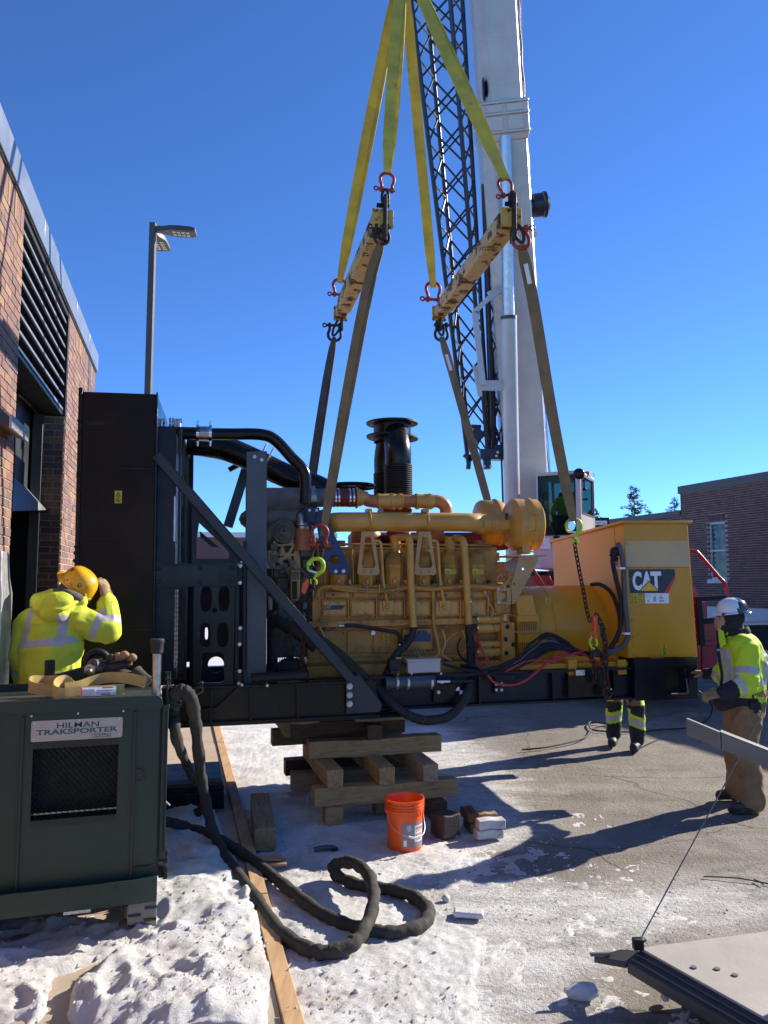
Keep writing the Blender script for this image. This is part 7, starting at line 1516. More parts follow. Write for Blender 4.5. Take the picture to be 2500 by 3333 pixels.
def crumb(p,r_):
 k=len(mb.v); o_=[Vector((random.uniform(.6,1.2)*x,random.uniform(.6,1.2)*y,random.uniform(.5,1)*z))*r_ for x,y,z in((1,0,0),(-1,0,0),(0,1,0),(0,-1,0),(0,0,1),(0,0,-.6))]
 mb.v+=[p+q_ for q_ in o_]
 for f in((0,2,4),(2,1,4),(1,3,4),(3,0,4),(2,0,5),(1,2,5),(3,1,5),(0,3,5)):mb.f.append([k+i for i in f]); mb.m.append(0)
for i in range(1100):
 u,v=random.uniform(560,1950),random.uniform(2650,3330); p=PZ(u,v,0)
 if u>1500 and random.random()<.75:continue
 z=max(.0,float(snow_z(np.array([[p.x]]),np.array([[p.y]]))[0,0]))
 sx=p.x-(BOARD_0.x+BOARD_DIR.x/BOARD_DIR.y*(p.y-BOARD_0.y))
 if abs(sx)<.07:
  if random.random()<.75:continue
  z=max(z,.05)
 crumb(Vector((p.x,p.y,z)),random.choice((.004,.005,.006,.008,.013 if random.random()<.25 else .006)))
for i in range(900):
 u,v=random.uniform(-20,860),random.uniform(2700,3340); p=PZ(u,v,.06); sx=p.x-(BOARD_0.x+BOARD_DIR.x/BOARD_DIR.y*(p.y-BOARD_0.y))
 if sx>-.05:continue
 z=float(snow_z(np.array([[p.x]]),np.array([[p.y]]))[0,0])
 if z<.035:continue
 crumb(Vector((p.x,p.y,z-.002)),random.choice((.006,.008,.010,.012,.015,.022 if random.random()<.3 else .009)))
for i in range(500):
 u,v=random.uniform(1500,2500),random.uniform(2480,3060); p=PZ(u,v,0.002); crumb(p,random.uniform(.003,.008))
o=obj('snow_crumb',mb,MT['snow'],None,0); setp(o,'scattered crumbs of snow and ice over the yard',None,None,'stuff')
mb=MB(); p=PZ(1022,2766,.03); mb.tube(spl([p,p+Vector((.08,.01,.012)),p+Vector((.15,.012,.012)),p+Vector((.17,.015,.012))],3),[.02]*6+[.018,.012,.01,.009],10); gg=single('bottle',mb,MT['cable_grey'],'small grey bottle lying in shade on the snow left of the bucket','bottle')
mb=MB(); p=PZ(1080,2766,.035); mb.tube([p,p+Vector((.045,.02,0))],.012,8); obj('cap',mb,MT['matte_black'],gg)
single('cable',MB().tube(spl([PZ(1700,2440,.02),PZ(1790,2430,.02),PZ(1900,2402,.02),PZ(1930,2370,.02),PZ(1985,2360,.02),PZ(1925,2350,.02),PZ(1918,2362,.02),PZ(1940,2378,.02),PZ(2060,2382,.02),PZ(2150,2375,.02),PZ(2240,2368,.02),PZ(2300,2345,.05),PZ(2318,2310,.18),PZ(2312,2285,.34),PZ(2290,2262,.50),PZ(2272,2248,.62)],6),.011,7),MT['rubber'],'black cable lying on the asphalt behind the legs and rising to the skid end','cable')
random.seed(8)
for k,(pts,lb)in enumerate((([(2290,2853),(2400,2858),(2500,2876),(2560,2880)],'dead twig lying on the asphalt at the right edge'),([(2455,2862),(2475,2872),(2485,2880)],'short twig fork beside the dead twig'))):
 single('twig',MB().tube(spl([PZ(u,v,.008+.004*(i%2))for i,(u,v)in enumerate(pts)],5),.0045,6),MT['bark'],lb,'twig',group='twigs on the asphalt')
mb=MB()
for i in range(60):
 u,v=random.uniform(900,2450),random.uniform(2650,3300); p=PZ(u,v,.02 if u<1500 else .006); a=random.uniform(0,6.3); l_=random.uniform(.012,.04); d_=Vector((math.cos(a),math.sin(a),.1))*l_; w=Vector((-d_.y,d_.x,0))*.25
 mb.add([p,p+d_*.5+w,p+d_,p+d_*.5-w],[(0,1,2,3)])
o=obj('dead_leaf',mb,MT['bark'],None,0); setp(o,'scraps of dead leaf scattered over the snow',None,None,'stuff')
def organic(name,caps,mats,parent,voxel=.011,smooth_it=5,wr=(.0,10),override=None,fold=(0,10)):
 mb=MB()
 for c in caps:
  p0,p1,r0,r1=Vector(c[0]),Vector(c[1]),c[2],c[3]; fl=c[5]if len(c)>5 else None
  ax=p1-p0
  if ax.length<1e-4:ax=Vector((0,0,1))*1e-3
  a=ax.normalized(); rings=[]; k=5; n=16
  for i in range(k):t=math.pi/2*(1-i/k); rings.append((p0-a*r0*math.sin(t),max(r0*math.cos(t),r0*.05)))
  for i in range(4):f=i/3; rings.append((p0.lerp(p1,f),r0+(r1-r0)*f))
  for i in range(1,k+1):t=math.pi/2*i/k; rings.append((p1+a*r1*math.sin(t),max(r1*math.cos(t),r1*.05)))
  rg=[mb.ring(q,a,r_,n)for q,r_ in rings]
  if fl:
   fd=Vector(fl[0]).normalized()
   rg=[[q0+(v-q0)+fd*(v-q0).dot(fd)*(fl[1]-1)for v in ring]for ring,(q0,_)in zip(rg,rings)]
  mb.loft(rg)
 me=mesh_of('tmp',mb,[],0); ob=bpy.data.objects.new('tmp',me); ts=bpy.data.scenes.new('tmp'); ts.collection.objects.link(ob)
 m=ob.modifiers.new('r','REMESH'); m.mode='VOXEL'; m.voxel_size=voxel; m.adaptivity=0
 vl=ts.view_layers[0]; vl.update(); dg=vl.depsgraph; me2=bpy.data.meshes.new_from_object(ob.evaluated_get(dg),depsgraph=dg)
 bpy.data.objects.remove(ob); bpy.data.scenes.remove(ts); bpy.data.meshes.remove(me)
 bm=bmesh.new(); bm.from_mesh(me2)
 for _ in range(smooth_it):bmesh.ops.smooth_vert(bm,verts=bm.verts,factor=.5,use_axis_x=True,use_axis_y=True,use_axis_z=True)
 bm.normal_update()
 if wr[0]or fold[0]:
  for v in bm.verts:
   p=v.co; d_=wr[0]*noise.fractal(p*wr[1],.8,2.1,3)
   if fold[0]:
    q=Vector((p.x*.8,p.y*.8,p.z))*fold[1]+noise.noise_vector(p*5)*1.1
    d_+=fold[0]*(1-abs(noise.noise(q)))**3
   v.co=p+v.normal*d_
 bm.to_mesh(me2); bm.free()
 nf=len(me2.polygons); C=np.empty(nf*3); me2.polygons.foreach_get('center',C); C=C.reshape(-1,3)
 best=np.full(nf,1e9); tag=np.zeros(nf,int); names=list(mats.keys())
 for c in caps:
  p0,p1=np.array(c[0]),np.array(c[1]); d_=p1-p0; L2=d_@d_+1e-9; t=np.clip(((C-p0)@d_)/L2,0,1)
  r_=c[2]+(c[3]-c[2])*t; V=C-p0-t[:,None]*d_
  if len(c)>5:fd=np.array(Vector(c[5][0]).normalized()); V=V+np.outer(V@fd,fd)*(1/c[5][1]-1)
  e=(np.linalg.norm(V,axis=1)-r_); k=e<best; best[k]=e[k]; tag[k]=names.index(c[4])
 if override is not None:tag=override(C,tag,names)
 for k in names:me2.materials.append(MT[mats[k]])
 me2.polygons.foreach_set('material_index',tag.astype(np.int32)); me2.polygons.foreach_set('use_smooth',np.ones(nf,bool))
 I=WM_[parent.name].inverted(); me2.transform(I); me2.name=name; me2.update()
 o=bpy.data.objects.new(name,me2); COL.objects.link(o); o.parent=parent; WM_[o.name]=WM_[parent.name]; return o
def seg_t(C,p0,p1):
 p0,p1=np.array(p0),np.array(p1); d_=p1-p0; t=((C-p0)@d_)/(d_@d_); return t,np.linalg.norm(C-p0-np.clip(t,0,1)[:,None]*d_,axis=1)
def hand(parent,wrist,fdir,palm_n,m,curl=.5,sc=1.0,thumb_side=1,name='glove'):
 w=Vector(wrist); f=Vector(fdir).normalized(); n=Vector(palm_n); n=(n-f*n.dot(f)).normalized(); s=f.cross(n)*thumb_side; caps=[]
 caps.append((w-f*.05*sc,w+f*.02*sc,.036*sc,.034*sc,'g')); caps.append((w+f*.03*sc,w+f*.085*sc,.040*sc,.040*sc,'g',(n,.55)))
 caps.append((w+f*.05*sc-s*.018*sc,w+f*.085*sc-s*.022*sc,.026*sc,.024*sc,'g',(n,.7))); caps.append((w+f*.05*sc+s*.018*sc,w+f*.085*sc+s*.022*sc,.026*sc,.024*sc,'g',(n,.7)))
 for i,(off,L_)in enumerate(((.033,.072),(.012,.082),(-.011,.077),(-.033,.06))):
  p=w+f*.092*sc+s*off*sc; a=0
  for j,fr_ in enumerate((.42,.33,.25)):
   a+=curl*(.5 if j==0 else .8); d_=f*math.cos(a)+n*math.sin(a)+s*off*.8; q=p+d_.normalized()*L_*fr_*sc; caps.append((p,q,(.0125-.001*j)*sc,(.0118-.001*j)*sc,'g')); p=q
 p=w+f*.025*sc+s*.032*sc; d1_=(f*.55+s*.75+n*.35).normalized(); q=p+d1_*.045*sc; caps.append((p,q,.017*sc,.0145*sc,'g')); d2_=(f*.85+s*.25+n*(.4+curl*.4)).normalized(); caps.append((q,q+d2_*.038*sc,.0145*sc,.012*sc,'g'))
 return organic(name,caps,{'g':m},parent,.0058,3,(.002,40))
def hard_hat(parent,c,up,fwd,m1,r=(.105,.128,.125),full_brim=True,m2=None,split=None,name='hard_hat'):
 up=Vector(up).normalized(); fwd=Vector(fwd); fwd=(fwd-up*fwd.dot(up)).normalized(); sd=fwd.cross(up); c=Vector(c); n=40; rings=[]; ks=[]
 prof=[(-.012,1.0),(-.010,1.03),(.0,1.03),(.03,1.0),(.065,.94),(.095,.82),(.118,.62),(.130,.38),(.135,.15),(.1355,.01)]
 for h,k in prof:
  ring=[]
  for i in range(n):
   t=2*math.pi*i/n; x,y=math.cos(t),math.sin(t); bump=1+.018*max(0,1-abs(y)*6)*(h>.03)
   ring.append(c+sd*(r[0]*k*y)+fwd*(r[1]*k*x)+up*h*r[2]/.135*bump)
  rings.append(ring)
 br=[]
 for k,dz in((1.02,.004),(1.02,-.006),(1.28,-.016),(1.30,-.012),(1.28,-.009),(1.03,.004)):
  ring=[]
  for i in range(n):
   t=2*math.pi*i/n; x,y=math.cos(t),math.sin(t); e=1 if full_brim else max(0.0,x)**.7; kk=1.02+(k-1.02)*(.75+.45*max(0,x))*(e if not full_brim else 1); kk=max(kk,1.02+.05*(k>1.1))
   ring.append(c+sd*(r[0]*kk*y)+fwd*(r[1]*kk*x)+up*(dz-.012*(k>1.1)*max(0,x)))
  br.append(ring)
 mb=MB().loft(rings,caps=False).loft(br,caps=False)
 mats=[MT[m1]]
 if m2:
  mats.append(MT[m2]);
  for i,f in enumerate(mb.f):
   cc=sum((mb.v[j]for j in f),Vector())/len(f); mb.m[i]=1 if split(cc)else 0
 h_=obj(name,mb,mats,parent,50); return h_,sd,fwd,up
def person(label,loc):return thing('person',label,'person',loc,'workers')
Y=7.15
def w_(u,v,dy=0.0):return tuple(P(u,v,Y+dy))
pr_=person('person in lime safety jacket and tan pants standing with a hand on the skid end',(P(2420,2600,Y).x,Y,.0))
yx=(0,1,0); zx=(0,0,1)
nsh,nel,nwr=w_(2430,2118,-.20),w_(2432,2228,-.26),w_(2352,2256,-.28)
fsh,fel,fwr=w_(2398,2120,.20),w_(2345,2198,.36),w_(2300,2192,.56)
caps=[(w_(2425,2300),w_(2420,2250),.165,.185,'pants',(yx,1.15)),(w_(2418,2262),w_(2412,2190),.188,.198,'jacket',(yx,1.12)),(w_(2412,2190),w_(2414,2118),.198,.175,'jacket',(yx,1.12)),
  (w_(2415,2102,-.16),w_(2412,2102,.16),.105,.105,'jacket'),(w_(2405,2085),w_(2394,2062),.11,.095,'jacket'),
  (w_(2452,2150),w_(2462,2190),.12,.12,'jacket',(yx,1.2)),
  (w_(2394,2060),w_(2384,2030),.088,.085,'hood'),(w_(2383,2024),w_(2385,2000),.098,.10,'hood',(yx,.88)),(w_(2376,2002),w_(2372,1992),.098,.095,'hood',(yx,.85)),(w_(2362,2038),w_(2354,2046),.050,.045,'hood'),
  (w_(2352,2004),w_(2349,2024),.052,.045,'skin',(yx,.95)),(w_(2336,2006),w_(2331,2022),.012,.017,'skin'),(w_(2337,2030),w_(2340,2042),.030,.028,'skin'),
  (nsh,nel,.105,.092,'jacket'),(nel,tuple(Vector(nel).lerp(Vector(nwr),.40)),.090,.080,'jacket'),(tuple(Vector(nel).lerp(Vector(nwr),.45)),nwr,.078,.058,'navy'),
  (fsh,fel,.10,.08,'jacket'),(fel,fwr,.074,.05,'navy'),
  (w_(2372,2262,-.02),w_(2350,2285,-.05),.10,.07,'navy',(yx,1.5)),
  (w_(2432,2320,-.09),w_(2422,2445,-.13),.130,.108,'pants'),(w_(2422,2445,-.13),w_(2446,2530,-.15),.106,.100,'pants'),(w_(2446,2530,-.15),w_(2447,2604,-.16),.099,.108,'pants'),
  (w_(2405,2320,.10),w_(2394,2445,.14),.125,.104,'pants'),(w_(2394,2445,.14),w_(2404,2520,.18),.10,.092,'pants'),(w_(2404,2520,.18),w_(2398,2568,.20),.092,.098,'pants'),
  (w_(2458,2626,-.17),w_(2425,2630,-.18),.050,.047,'boot'),(w_(2425,2630,-.18),w_(2385,2631,-.20),.048,.042,'boot'),(w_(2400,2582,.21),w_(2368,2586,.21),.050,.046,'boot'),(w_(2368,2586,.21),w_(2344,2588,.21),.045,.040,'boot')]
zb_n=PZ(2440,2640,0)
def ov(C,tag,nm):
 jk,tp,nv=nm.index('jacket'),nm.index('tape'),nm.index('navy'); J=tag==jk
 ta,da=seg_t(C,nsh,nel); arm=J&(da<.135)&(C[:,1]<Y-.13)
 body=J&~arm
 v=C[:,2]; zt1,zt2=P(2450,2196,Y).z,P(2450,2222,Y).z
 tag[body&(v<zt1)&(v>zt2)]=tp
 x1,x2=P(2458,2150,Y).x,P(2476,2150,Y).x; tag[body&(C[:,0]>x1)&(C[:,0]<x2)&(v>zt2)&(v<P(2450,2110,Y).z)]=tp
 x1,x2=P(2346,2150,Y).x,P(2362,2150,Y).x; tag[body&(C[:,0]>x1)&(C[:,0]<x2)&(v>zt2)&(v<P(2450,2110,Y).z)]=tp
 tag[arm&(ta>.50)&(ta<.70)]=tp
 t2,d2=seg_t(C,nel,nwr); tag[J&(t2>.22)&(t2<.42)&(d2<.12)]=tp
 tag[body&(v<P(2450,2262,Y).z)&(C[:,0]<P(2432,2260,Y).x)]=nv
 tag[(tag==jk)&(v<P(2440,2285,Y).z)]=nv
 return tag
rwb=organic('body',caps,{'jacket':'jacket_lime','tape':'tape','pants':'canvas_tan','navy':'cloth_navy','hood':'cloth_black','skin':'skin','boot':'boot_brown'},pr_,.0105,4,(.007,7),ov,(.012,6.5))
up_=Vector((-.06,0,1)); hc=Vector(w_(2384,1990))
hh_,sd,fw,up_=hard_hat(pr_,hc,up_,(-1,.05,0),'hat_white',(.112,.138,.125),True,'hat_navy',lambda c:(c-hc).x>.002+.12*((c-hc).z))
def hatpos(a,h,r=(.112,.138),off=.003):
 k=1.0-.35*max(0,(h-.02))/.11; t=R(a); return hc+fw*(r[1]*k*math.cos(t))*(1+off)+(-sd if sd.y>0 else sd)*(r[0]*k*math.sin(t))*(1+off*6)+up_*h
def hat_patch(a0,a1,h0,h1,m,name):
 mb=MB(); n=6; g=[[hatpos(a0+(a1-a0)*i/n,h0+(h1-h0)*j/3)for i in range(n+1)]for j in range(4)]; mb.add([p for r_ in g for p in r_],[(j*(n+1)+i,j*(n+1)+i+1,(j+1)*(n+1)+i+1,(j+1)*(n+1)+i)for j in range(3)for i in range(n)]); return obj(name,mb,MT[m],hh_)
hat_patch(38,48,.035,.065,'hook_orange','sticker')
mb=MB(); mb.add([hatpos(78+9*math.cos(t)*s_,.066+.017*math.sin(t)*s_,off=.006)for s_ in(1,.62)for t in[2*math.pi*k/18 for k in range(18)]],[(i,(i+1)%18,18+(i+1)%18,18+i)for i in range(18)]); obj('emblem',mb,MT['black_print'],hh_)
mb=MB(); mb.add([hatpos(78+5*x,.066+.01*y,off=.006)for x,y in((-1,-1),(1,-1),(1,.2),(.3,1),(-1,.6))],[(0,1,2,3,4)]); obj('emblem',mb,MT['black_print'],hh_)
t_=text_mb('LIFT',.022,Matrix.Identity(4),bold=.03,width=.062)
def latt(p):x,y=p.x-.031,p.y-.011; c_,s_=math.cos(1.15),math.sin(1.15); return hatpos(100-math.degrees((x*c_-y*s_)/.12)*-1,.052+(x*s_+y*c_),off=.008)
t_.v=[latt(p)for p in t_.v]; obj('lettering',t_,MT['black_print'],hh_,0)
obj('goggle_strap',MB().tube([w_(2350,2000,-.09),w_(2385,2000,-.112),w_(2420,2010,-.07),w_(2424,2012,0)],.011,8),MT['matte_black'],hh_); obj('goggle_buckle',MB().box(w_(2421,2013,-.03),(.03,.05,.035)),MT['grey_print'],hh_,bevel=.004)
obj('eye',MB().ball(w_(2341,2007,-.034),(.010,.006,.005),8),MT['black_print'],rwb); obj('mouth',MB().ball(w_(2333,2036,-.012),(.006,.018,.004),8),MT['red_primer'],rwb); obj('eyebrow',MB().ball(w_(2340,2000,-.036),(.016,.007,.005),8),MT['cloth_black'],rwb)
hand(pr_,nwr,(-1,.1,-.12),(0,.6,-.8),'glove_tan',.75,1.15,-1); hand(pr_,fwr,(-.75,.62,.05),(-.4,.3,-.9),'glove_tan',.45,1.1,1)
cg_=[w_(2372,2050,-.11),w_(2360,2052,-.02),w_(2356,2062,.06),w_(2358,2085,.06),w_(2352,2112,-.02),w_(2362,2100,-.10)]
obj('collar_flap',MB().prism([w_(2337,2044,-.03),w_(2356,2054,-.06),w_(2366,2096,-.10),w_(2346,2108,-.09),w_(2340,2090,-.05)],(.02,.05,0)),MT['jacket_lime'],pr_,bevel=.008)
obj('collar_ring',MB().lathe(w_(2398,2056),(-.22,0,1),[(-.03,.115),(-.01,.118),(.03,.108),(.032,.096),(-.02,.098)],26),MT['cloth_black'],pr_)
obj('radio_strap',MB().strap(spl([w_(2338,2120,-.14),w_(2344,2160,-.215),w_(2350,2195,-.23),w_(2347,2235,-.22)],6),.028,.006,(1,.3,.3)),MT['cloth_black'],pr_); obj('hem_strap',MB().strap([w_(2452,2235,-.225),w_(2451,2275,-.222)],.014,.006,(1,0,0)),MT['cloth_black'],pr_)
obj('tool_pouch',MB().box(w_(2456,2296,-.205),(.10,.05,.07)).cyl(w_(2460,2298,-.22),w_(2461,2322,-.22),.018,n=12),MT['matte_black'],pr_,bevel=.006)
obj('boot_sole',MB().prism([w_(2472,2640,-.10),w_(2472,2642,-.24),w_(2375,2642,-.25),w_(2368,2641,-.20),w_(2380,2640,-.14)],(0,0,.03)),MT['matte_black'],pr_,bevel=.006); obj('boot_sole',MB().prism([w_(2412,2596,.27),w_(2412,2597,.15),w_(2345,2597,.15),w_(2330,2597,.20),w_(2342,2596,.26)],(0,0,.03)),MT['matte_black'],pr_,bevel=.006)
Y2=5.62
def l_(u,v,dy=0.0):return tuple(P(u,v,Y2+dy))
pl=person('person in yellow hi-vis hooded jacket and yellow hard hat, back turned, beside the radiator',(P(165,2300,Y2).x,Y2,.33))
xx=(1,.1,0)
rsh,rel,rwr=l_(252,2018,.02),l_(352,2052,.08),l_(348,1958,.14); lsh,lel,lwr=l_(92,2040,.02),l_(70,2130,-.02),l_(72,2215,.06)
caps=[(l_(162,2260),l_(160,2205),.165,.168,'jacket',(xx,1.18)),(l_(160,2205),l_(165,2110),.172,.174,'jacket',(xx,1.20)),(l_(165,2110),l_(172,2030),.176,.146,'jacket',(xx,1.28)),
  (l_(104,2022),l_(245,2008),.095,.10,'jacket'),(l_(150,1998),l_(205,1990),.115,.115,'jacket'),(rsh,rel,.108,.096,'jacket'),(rel,rwr,.094,.062,'jacket'),(lsh,lel,.098,.082,'jacket'),(lel,lwr,.080,.056,'jacket'),
  (l_(150,1972,-.10),l_(200,1965,-.10),.085,.082,'jacket'),(l_(125,1958,-.04),l_(175,1945,-.02),.055,.06,'jacket'),(l_(200,1962,-.06),l_(262,1958,.0),.062,.045,'jacket'),(l_(165,1992,-.13),l_(190,1996,-.13),.07,.06,'jacket'),
  (l_(195,1950),l_(225,1935,.04),.085,.085,'hood'),(l_(225,1932,.06),l_(245,1915,.10),.088,.092,'hood'),(l_(262,1938,.06),l_(275,1952,.08),.045,.04,'hood'),(l_(200,1935,.12),l_(222,1910,.14),.05,.06,'hood'),
  (l_(265,1940,.13),l_(272,1925,.14),.055,.06,'skin'),
  (l_(112,2290),tuple(Vector((P(112,2300,Y2).x,Y2+.02,.78))),.14,.115,'pants'),((P(112,2300,Y2).x,Y2+.02,.78),(P(108,2300,Y2).x,Y2-.02,.44),.11,.09,'pants'),(l_(210,2290),(P(212,2300,Y2).x,Y2+.05,.78),.14,.115,'pants'),((P(212,2300,Y2).x,Y2+.05,.78),(P(216,2300,Y2).x,Y2+.03,.44),.11,.09,'pants'),
  ((P(108,2300,Y2).x,Y2-.04,.385),(P(108,2300,Y2).x,Y2+.14,.375),.052,.045,'boot'),((P(216,2300,Y2).x,Y2+.01,.385),(P(220,2300,Y2).x,Y2+.18,.375),.052,.045,'boot')]
def ov2(C,tag,nm):
 jk,tp=nm.index('jacket'),nm.index('tape'); J=tag==jk; z=C[:,2]; x=C[:,0]
 ta,da=seg_t(C,rsh,rel); tb_,db=seg_t(C,rel,rwr); tc,dc=seg_t(C,lsh,lel); td,dd=seg_t(C,lel,lwr)
 arm=((ta>.12)&(da<.14))|((db<.13)&(x>P(300,2000,Y2).x))|(((dc<.115)|(dd<.10))&(x<P(92,2100,Y2).x)&(z<P(90,2060,Y2).z))
 b=J&~arm; sl=(x-P(160,2100,Y2).x)*.10
 zz1,zz2=P(165,2076,Y2).z,P(165,2100,Y2).z
 tag[b&(z+sl*-1<zz1)&(z-sl>zz2)]=tp
 back=C[:,1]<Y2+.08
 for u0,u1 in((175,202),(60,86)):
  x0,x1=P(u0,2040,Y2-.17).x,P(u1,2040,Y2-.17).x; k=(z-P(160,2090,Y2).z)*.10; tag[b&back&(x-k>x0)&(x-k<x1)&(z>zz2)&(z<P(160,1998 if u0>100 else 1970,Y2).z)]=tp
 tag[J&arm&(ta>.50)&(ta<.74)&(da<.14)&(x>P(285,2000,Y2).x)]=tp; tag[J&(tb_>.18)&(tb_<.44)&(db<.12)&(x>P(300,2000,Y2).x)]=tp; tag[J&(td>.45)&(td<.7)&(dd<.1)]=tp
 return tag
lwb=organic('body',caps,{'jacket':'jacket_yellow','tape':'tape','pants':'cloth_navy','hood':'hood_grey','skin':'skin','boot':'boot_brown'},pl,.0100,4,(.007,6),ov2,(.012,5.5))
hc2=Vector(l_(255,1906,.07)); u2_=(Vector(l_(300,1874,.07))-Vector(l_(255,1924,.07))).normalized(); f2_=(Vector(l_(205,1858,.12))-Vector(l_(300,1945,.06)))
hy,sd2,fw2,up2_=hard_hat(pl,hc2,u2_+Vector((0,-.18,0)),f2_,'hat_yellow',(.112,.135,.135),False)
def hat2(a,h,off=.004):
 k=1.0-.30*max(0,(h-.02))/.11; t=R(a); s_=-sd2 if sd2.y>0 else sd2; return hc2+fw2*(.135*k*math.cos(t))*(1+off)+s_*(.112*k*math.sin(t))*(1+off*6)+up2_*h
def disc2(a,h,ra,rh,m,nm,off):
 mb=MB(); mb.add([hat2(a+ra*math.cos(t),h+rh*math.sin(t),off)for t in[2*math.pi*k/20 for k in range(20)]],[list(range(20))]); return obj(nm,mb,MT[m],hy,0)
disc2(118,.058,9,.019,'boot_brown','sticker',.009); disc2(118,.058,7.5,.016,'hat_yellow','emblem',.012); disc2(118,.058,6.4,.0135,'boot_brown','emblem',.015); disc2(118,.060,3.2,.008,'logo_yellow','emblem',.018); disc2(40,.085,14,.018,'red_print','sticker',.02)
mb=MB()
for a in(70,92,150):mb.box(hat2(a,.016,.012),(.022,.016,.016))
obj('hat_slot',mb,MT['hat_yellow'],hy,bevel=.003)
hand(pl,rwr,(-.20,.02,1),(-.9,.35,.1),'glove_tan',.42,1.12,-1); hand(pl,lwr,(.05,.1,-1),(.9,.2,0),'glove_dark',.5,1.1,1)
obj('hood_edge',MB().tube(spl([l_(112,1940,.02),l_(135,1952,-.1),l_(185,1985,-.19),l_(225,1972,-.13),l_(262,1948,-.02)],6),.016,8),MT['jacket_yellow'],pl)
obj('neck_gaiter',MB().tube(spl([l_(170,1936,.02),l_(205,1930,-.08),l_(245,1942,-.06),l_(272,1955,.02)],6),.035,10),MT['hood_grey'],pl)
Y3=9.5; g1,g2_=PZ(1996,2424,.0),PZ(2072,2442,.0); hx=(g1.x+g2_.x)/2+.02; hy_=(g1.y+g2_.y)/2+.14
pb=person('person behind the skid with only black and lime safety trousers showing below it',(hx,hy_,0))
def k_(g,dx,dy,z):return(g.x+dx,g.y+dy,z)
t0=Vector((hx,hy_,.98)); caps=[(k_(g1,.02,.04,.12),k_(g1,.03,.02,.50),.085,.098,'pants'),(k_(g1,.03,.02,.50),(hx-.10,hy_,.92),.10,.13,'pants'),(k_(g2_,.03,.04,.12),k_(g2_,.02,.02,.50),.085,.10,'pants'),(k_(g2_,.02,.02,.50),(hx+.10,hy_,.92),.10,.13,'pants'),
  ((hx,hy_,.95),(hx,hy_-.0,1.05),.15,.16,'pants',((1,0,0),1.2)),((hx,hy_,1.1),(hx-.05,hy_-.02,1.42),.165,.17,'jacket',((1,0,0),1.2)),((hx-.22,hy_-.02,1.44),(hx+.16,hy_-.02,1.44),.075,.075,'jacket'),((hx-.04,hy_-.03,1.5),(hx-.05,hy_-.05,1.60),.065,.06,'hood'),((hx-.06,hy_-.06,1.66),(hx-.06,hy_-.06,1.72),.095,.10,'hood'),((hx-.07,hy_-.12,1.66),(hx-.07,hy_-.13,1.69),.05,.05,'skin'),
  ((hx-.24,hy_-.02,1.42),(hx-.33,hy_-.05,1.14),.07,.06,'jacket'),((hx-.33,hy_-.05,1.14),(hx-.30,hy_-.18,.95),.056,.045,'jacket'),((hx+.18,hy_-.02,1.42),(hx+.26,hy_-.02,1.14),.07,.06,'jacket'),((hx+.26,hy_-.02,1.14),(hx+.24,hy_-.14,.95),.056,.045,'jacket'),
  (k_(g1,.02,.06,.06),k_(g1,-.06,-.16,.052),.055,.052,'boot'),(k_(g2_,.02,.06,.06),k_(g2_,-.08,-.15,.052),.055,.052,'boot')]
def ov3(C,tag,nm):
 z=C[:,2]; p_=tag==nm.index('pants'); dz=np.where(C[:,0]>hx,(C[:,0]-g2_.x)*-.35,(C[:,0]-g1.x)*.25)
 k=z-dz; tag[p_&(k>.27)&(k<.46)]=nm.index('lime'); tag[p_&(k>.30)&(k<.37)]=nm.index('tape'); fr=C[:,1]<np.where(C[:,0]>hx,g2_.y,g1.y)-.02
 tag[p_&(k>.41)&(z<.54)&fr&(np.abs(C[:,0]-np.where(C[:,0]>hx,g2_.x,g1.x)-.01)<.085)]=nm.index('pants'); tag[p_&(z>.53)&(z<.66)&fr]=nm.index('patch')
 tag[p_&(z>.54)&(np.abs(C[:,0]-hx)>.12)]=nm.index('lime'); return tag
organic('body',caps,{'pants':'cloth_black','lime':'jacket_lime','tape':'tape','jacket':'jacket_lime','hood':'cloth_black','skin':'skin','boot':'boot_black','patch':'canvas_tan'},pb,.011,4,(.006,8),ov3,(.010,7))
hard_hat(pb,(hx-.06,hy_-.06,1.74),(0,-.05,1),(-.3,-1,0),'hat_white')
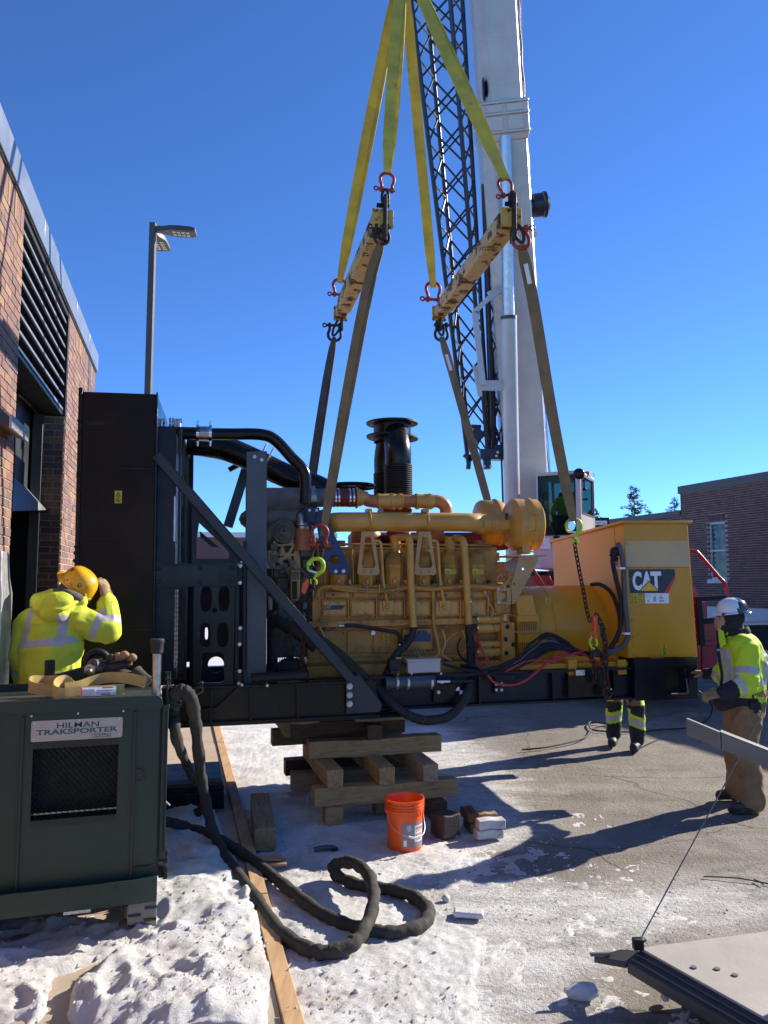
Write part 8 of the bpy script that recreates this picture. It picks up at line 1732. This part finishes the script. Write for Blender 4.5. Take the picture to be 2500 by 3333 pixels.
hand(pb,(hx-.30,hy_-.19,.93),(.1,-.3,-1),(.8,0,0),'glove_dark',.5,1.1,1); hand(pb,(hx+.24,hy_-.15,.93),(0,-.3,-1),(-.8,0,0),'glove_dark',.5,1.1,-1)
def o_(x,y,z):return tuple(CW@Vector((x,y,z)))
po=person('person in green hi-vis jacket seated behind the crane cab\'s windscreen',o_(.45,.75,.1))
caps=[(o_(.47,.80,.30),o_(.47,.78,.72),.17,.19,'jacket',((1,-.5,0),1.25)),(o_(.30,.76,.80),o_(.66,.76,.80),.085,.085,'jacket'),(o_(.47,.76,.88),o_(.47,.74,.98),.06,.06,'hood'),(o_(.47,.72,1.04),o_(.47,.72,1.10),.09,.092,'skin'),
  (o_(.26,.74,.78),o_(.18,.62,.52),.07,.06,'jacket'),(o_(.18,.62,.52),o_(.28,.38,.46),.056,.046,'jacket'),(o_(.70,.74,.78),o_(.78,.62,.52),.07,.06,'jacket'),(o_(.78,.62,.52),o_(.68,.38,.46),.056,.046,'jacket'),
  (o_(.38,.76,.26),o_(.36,.34,.30),.10,.085,'pants'),(o_(.56,.76,.26),o_(.58,.34,.30),.10,.085,'pants'),(o_(.36,.34,.30),o_(.36,.22,.06),.08,.06,'pants'),(o_(.58,.34,.30),o_(.58,.22,.06),.08,.06,'pants')]
organic('body',caps,{'jacket':'jacket_lime','hood':'cloth_black','skin':'skin','pants':'cloth_navy'},po,.013,4,(.006,8))
hard_hat(po,o_(.47,.72,1.11),(0,0,1),CW.to_3x3()@Vector((0,-1,0)),'hat_white')
hand(po,o_(.28,.38,.46),CW.to_3x3()@Vector((.1,-1,-.2)),(0,0,-1),'glove_dark',.6,1,1); hand(po,o_(.68,.38,.46),CW.to_3x3()@Vector((-.1,-1,-.2)),(0,0,-1),'glove_dark',.6,1,-1)
cb_('seat',.22,.72,.95,1.08,.1,1.0,'matte_black',.03); cb_('seat_base',.24,.70,.55,1.0,.02,.2,'matte_black',.03); cb_('console',.30,.64,.08,.22,.02,.42,'matte_black',.03)
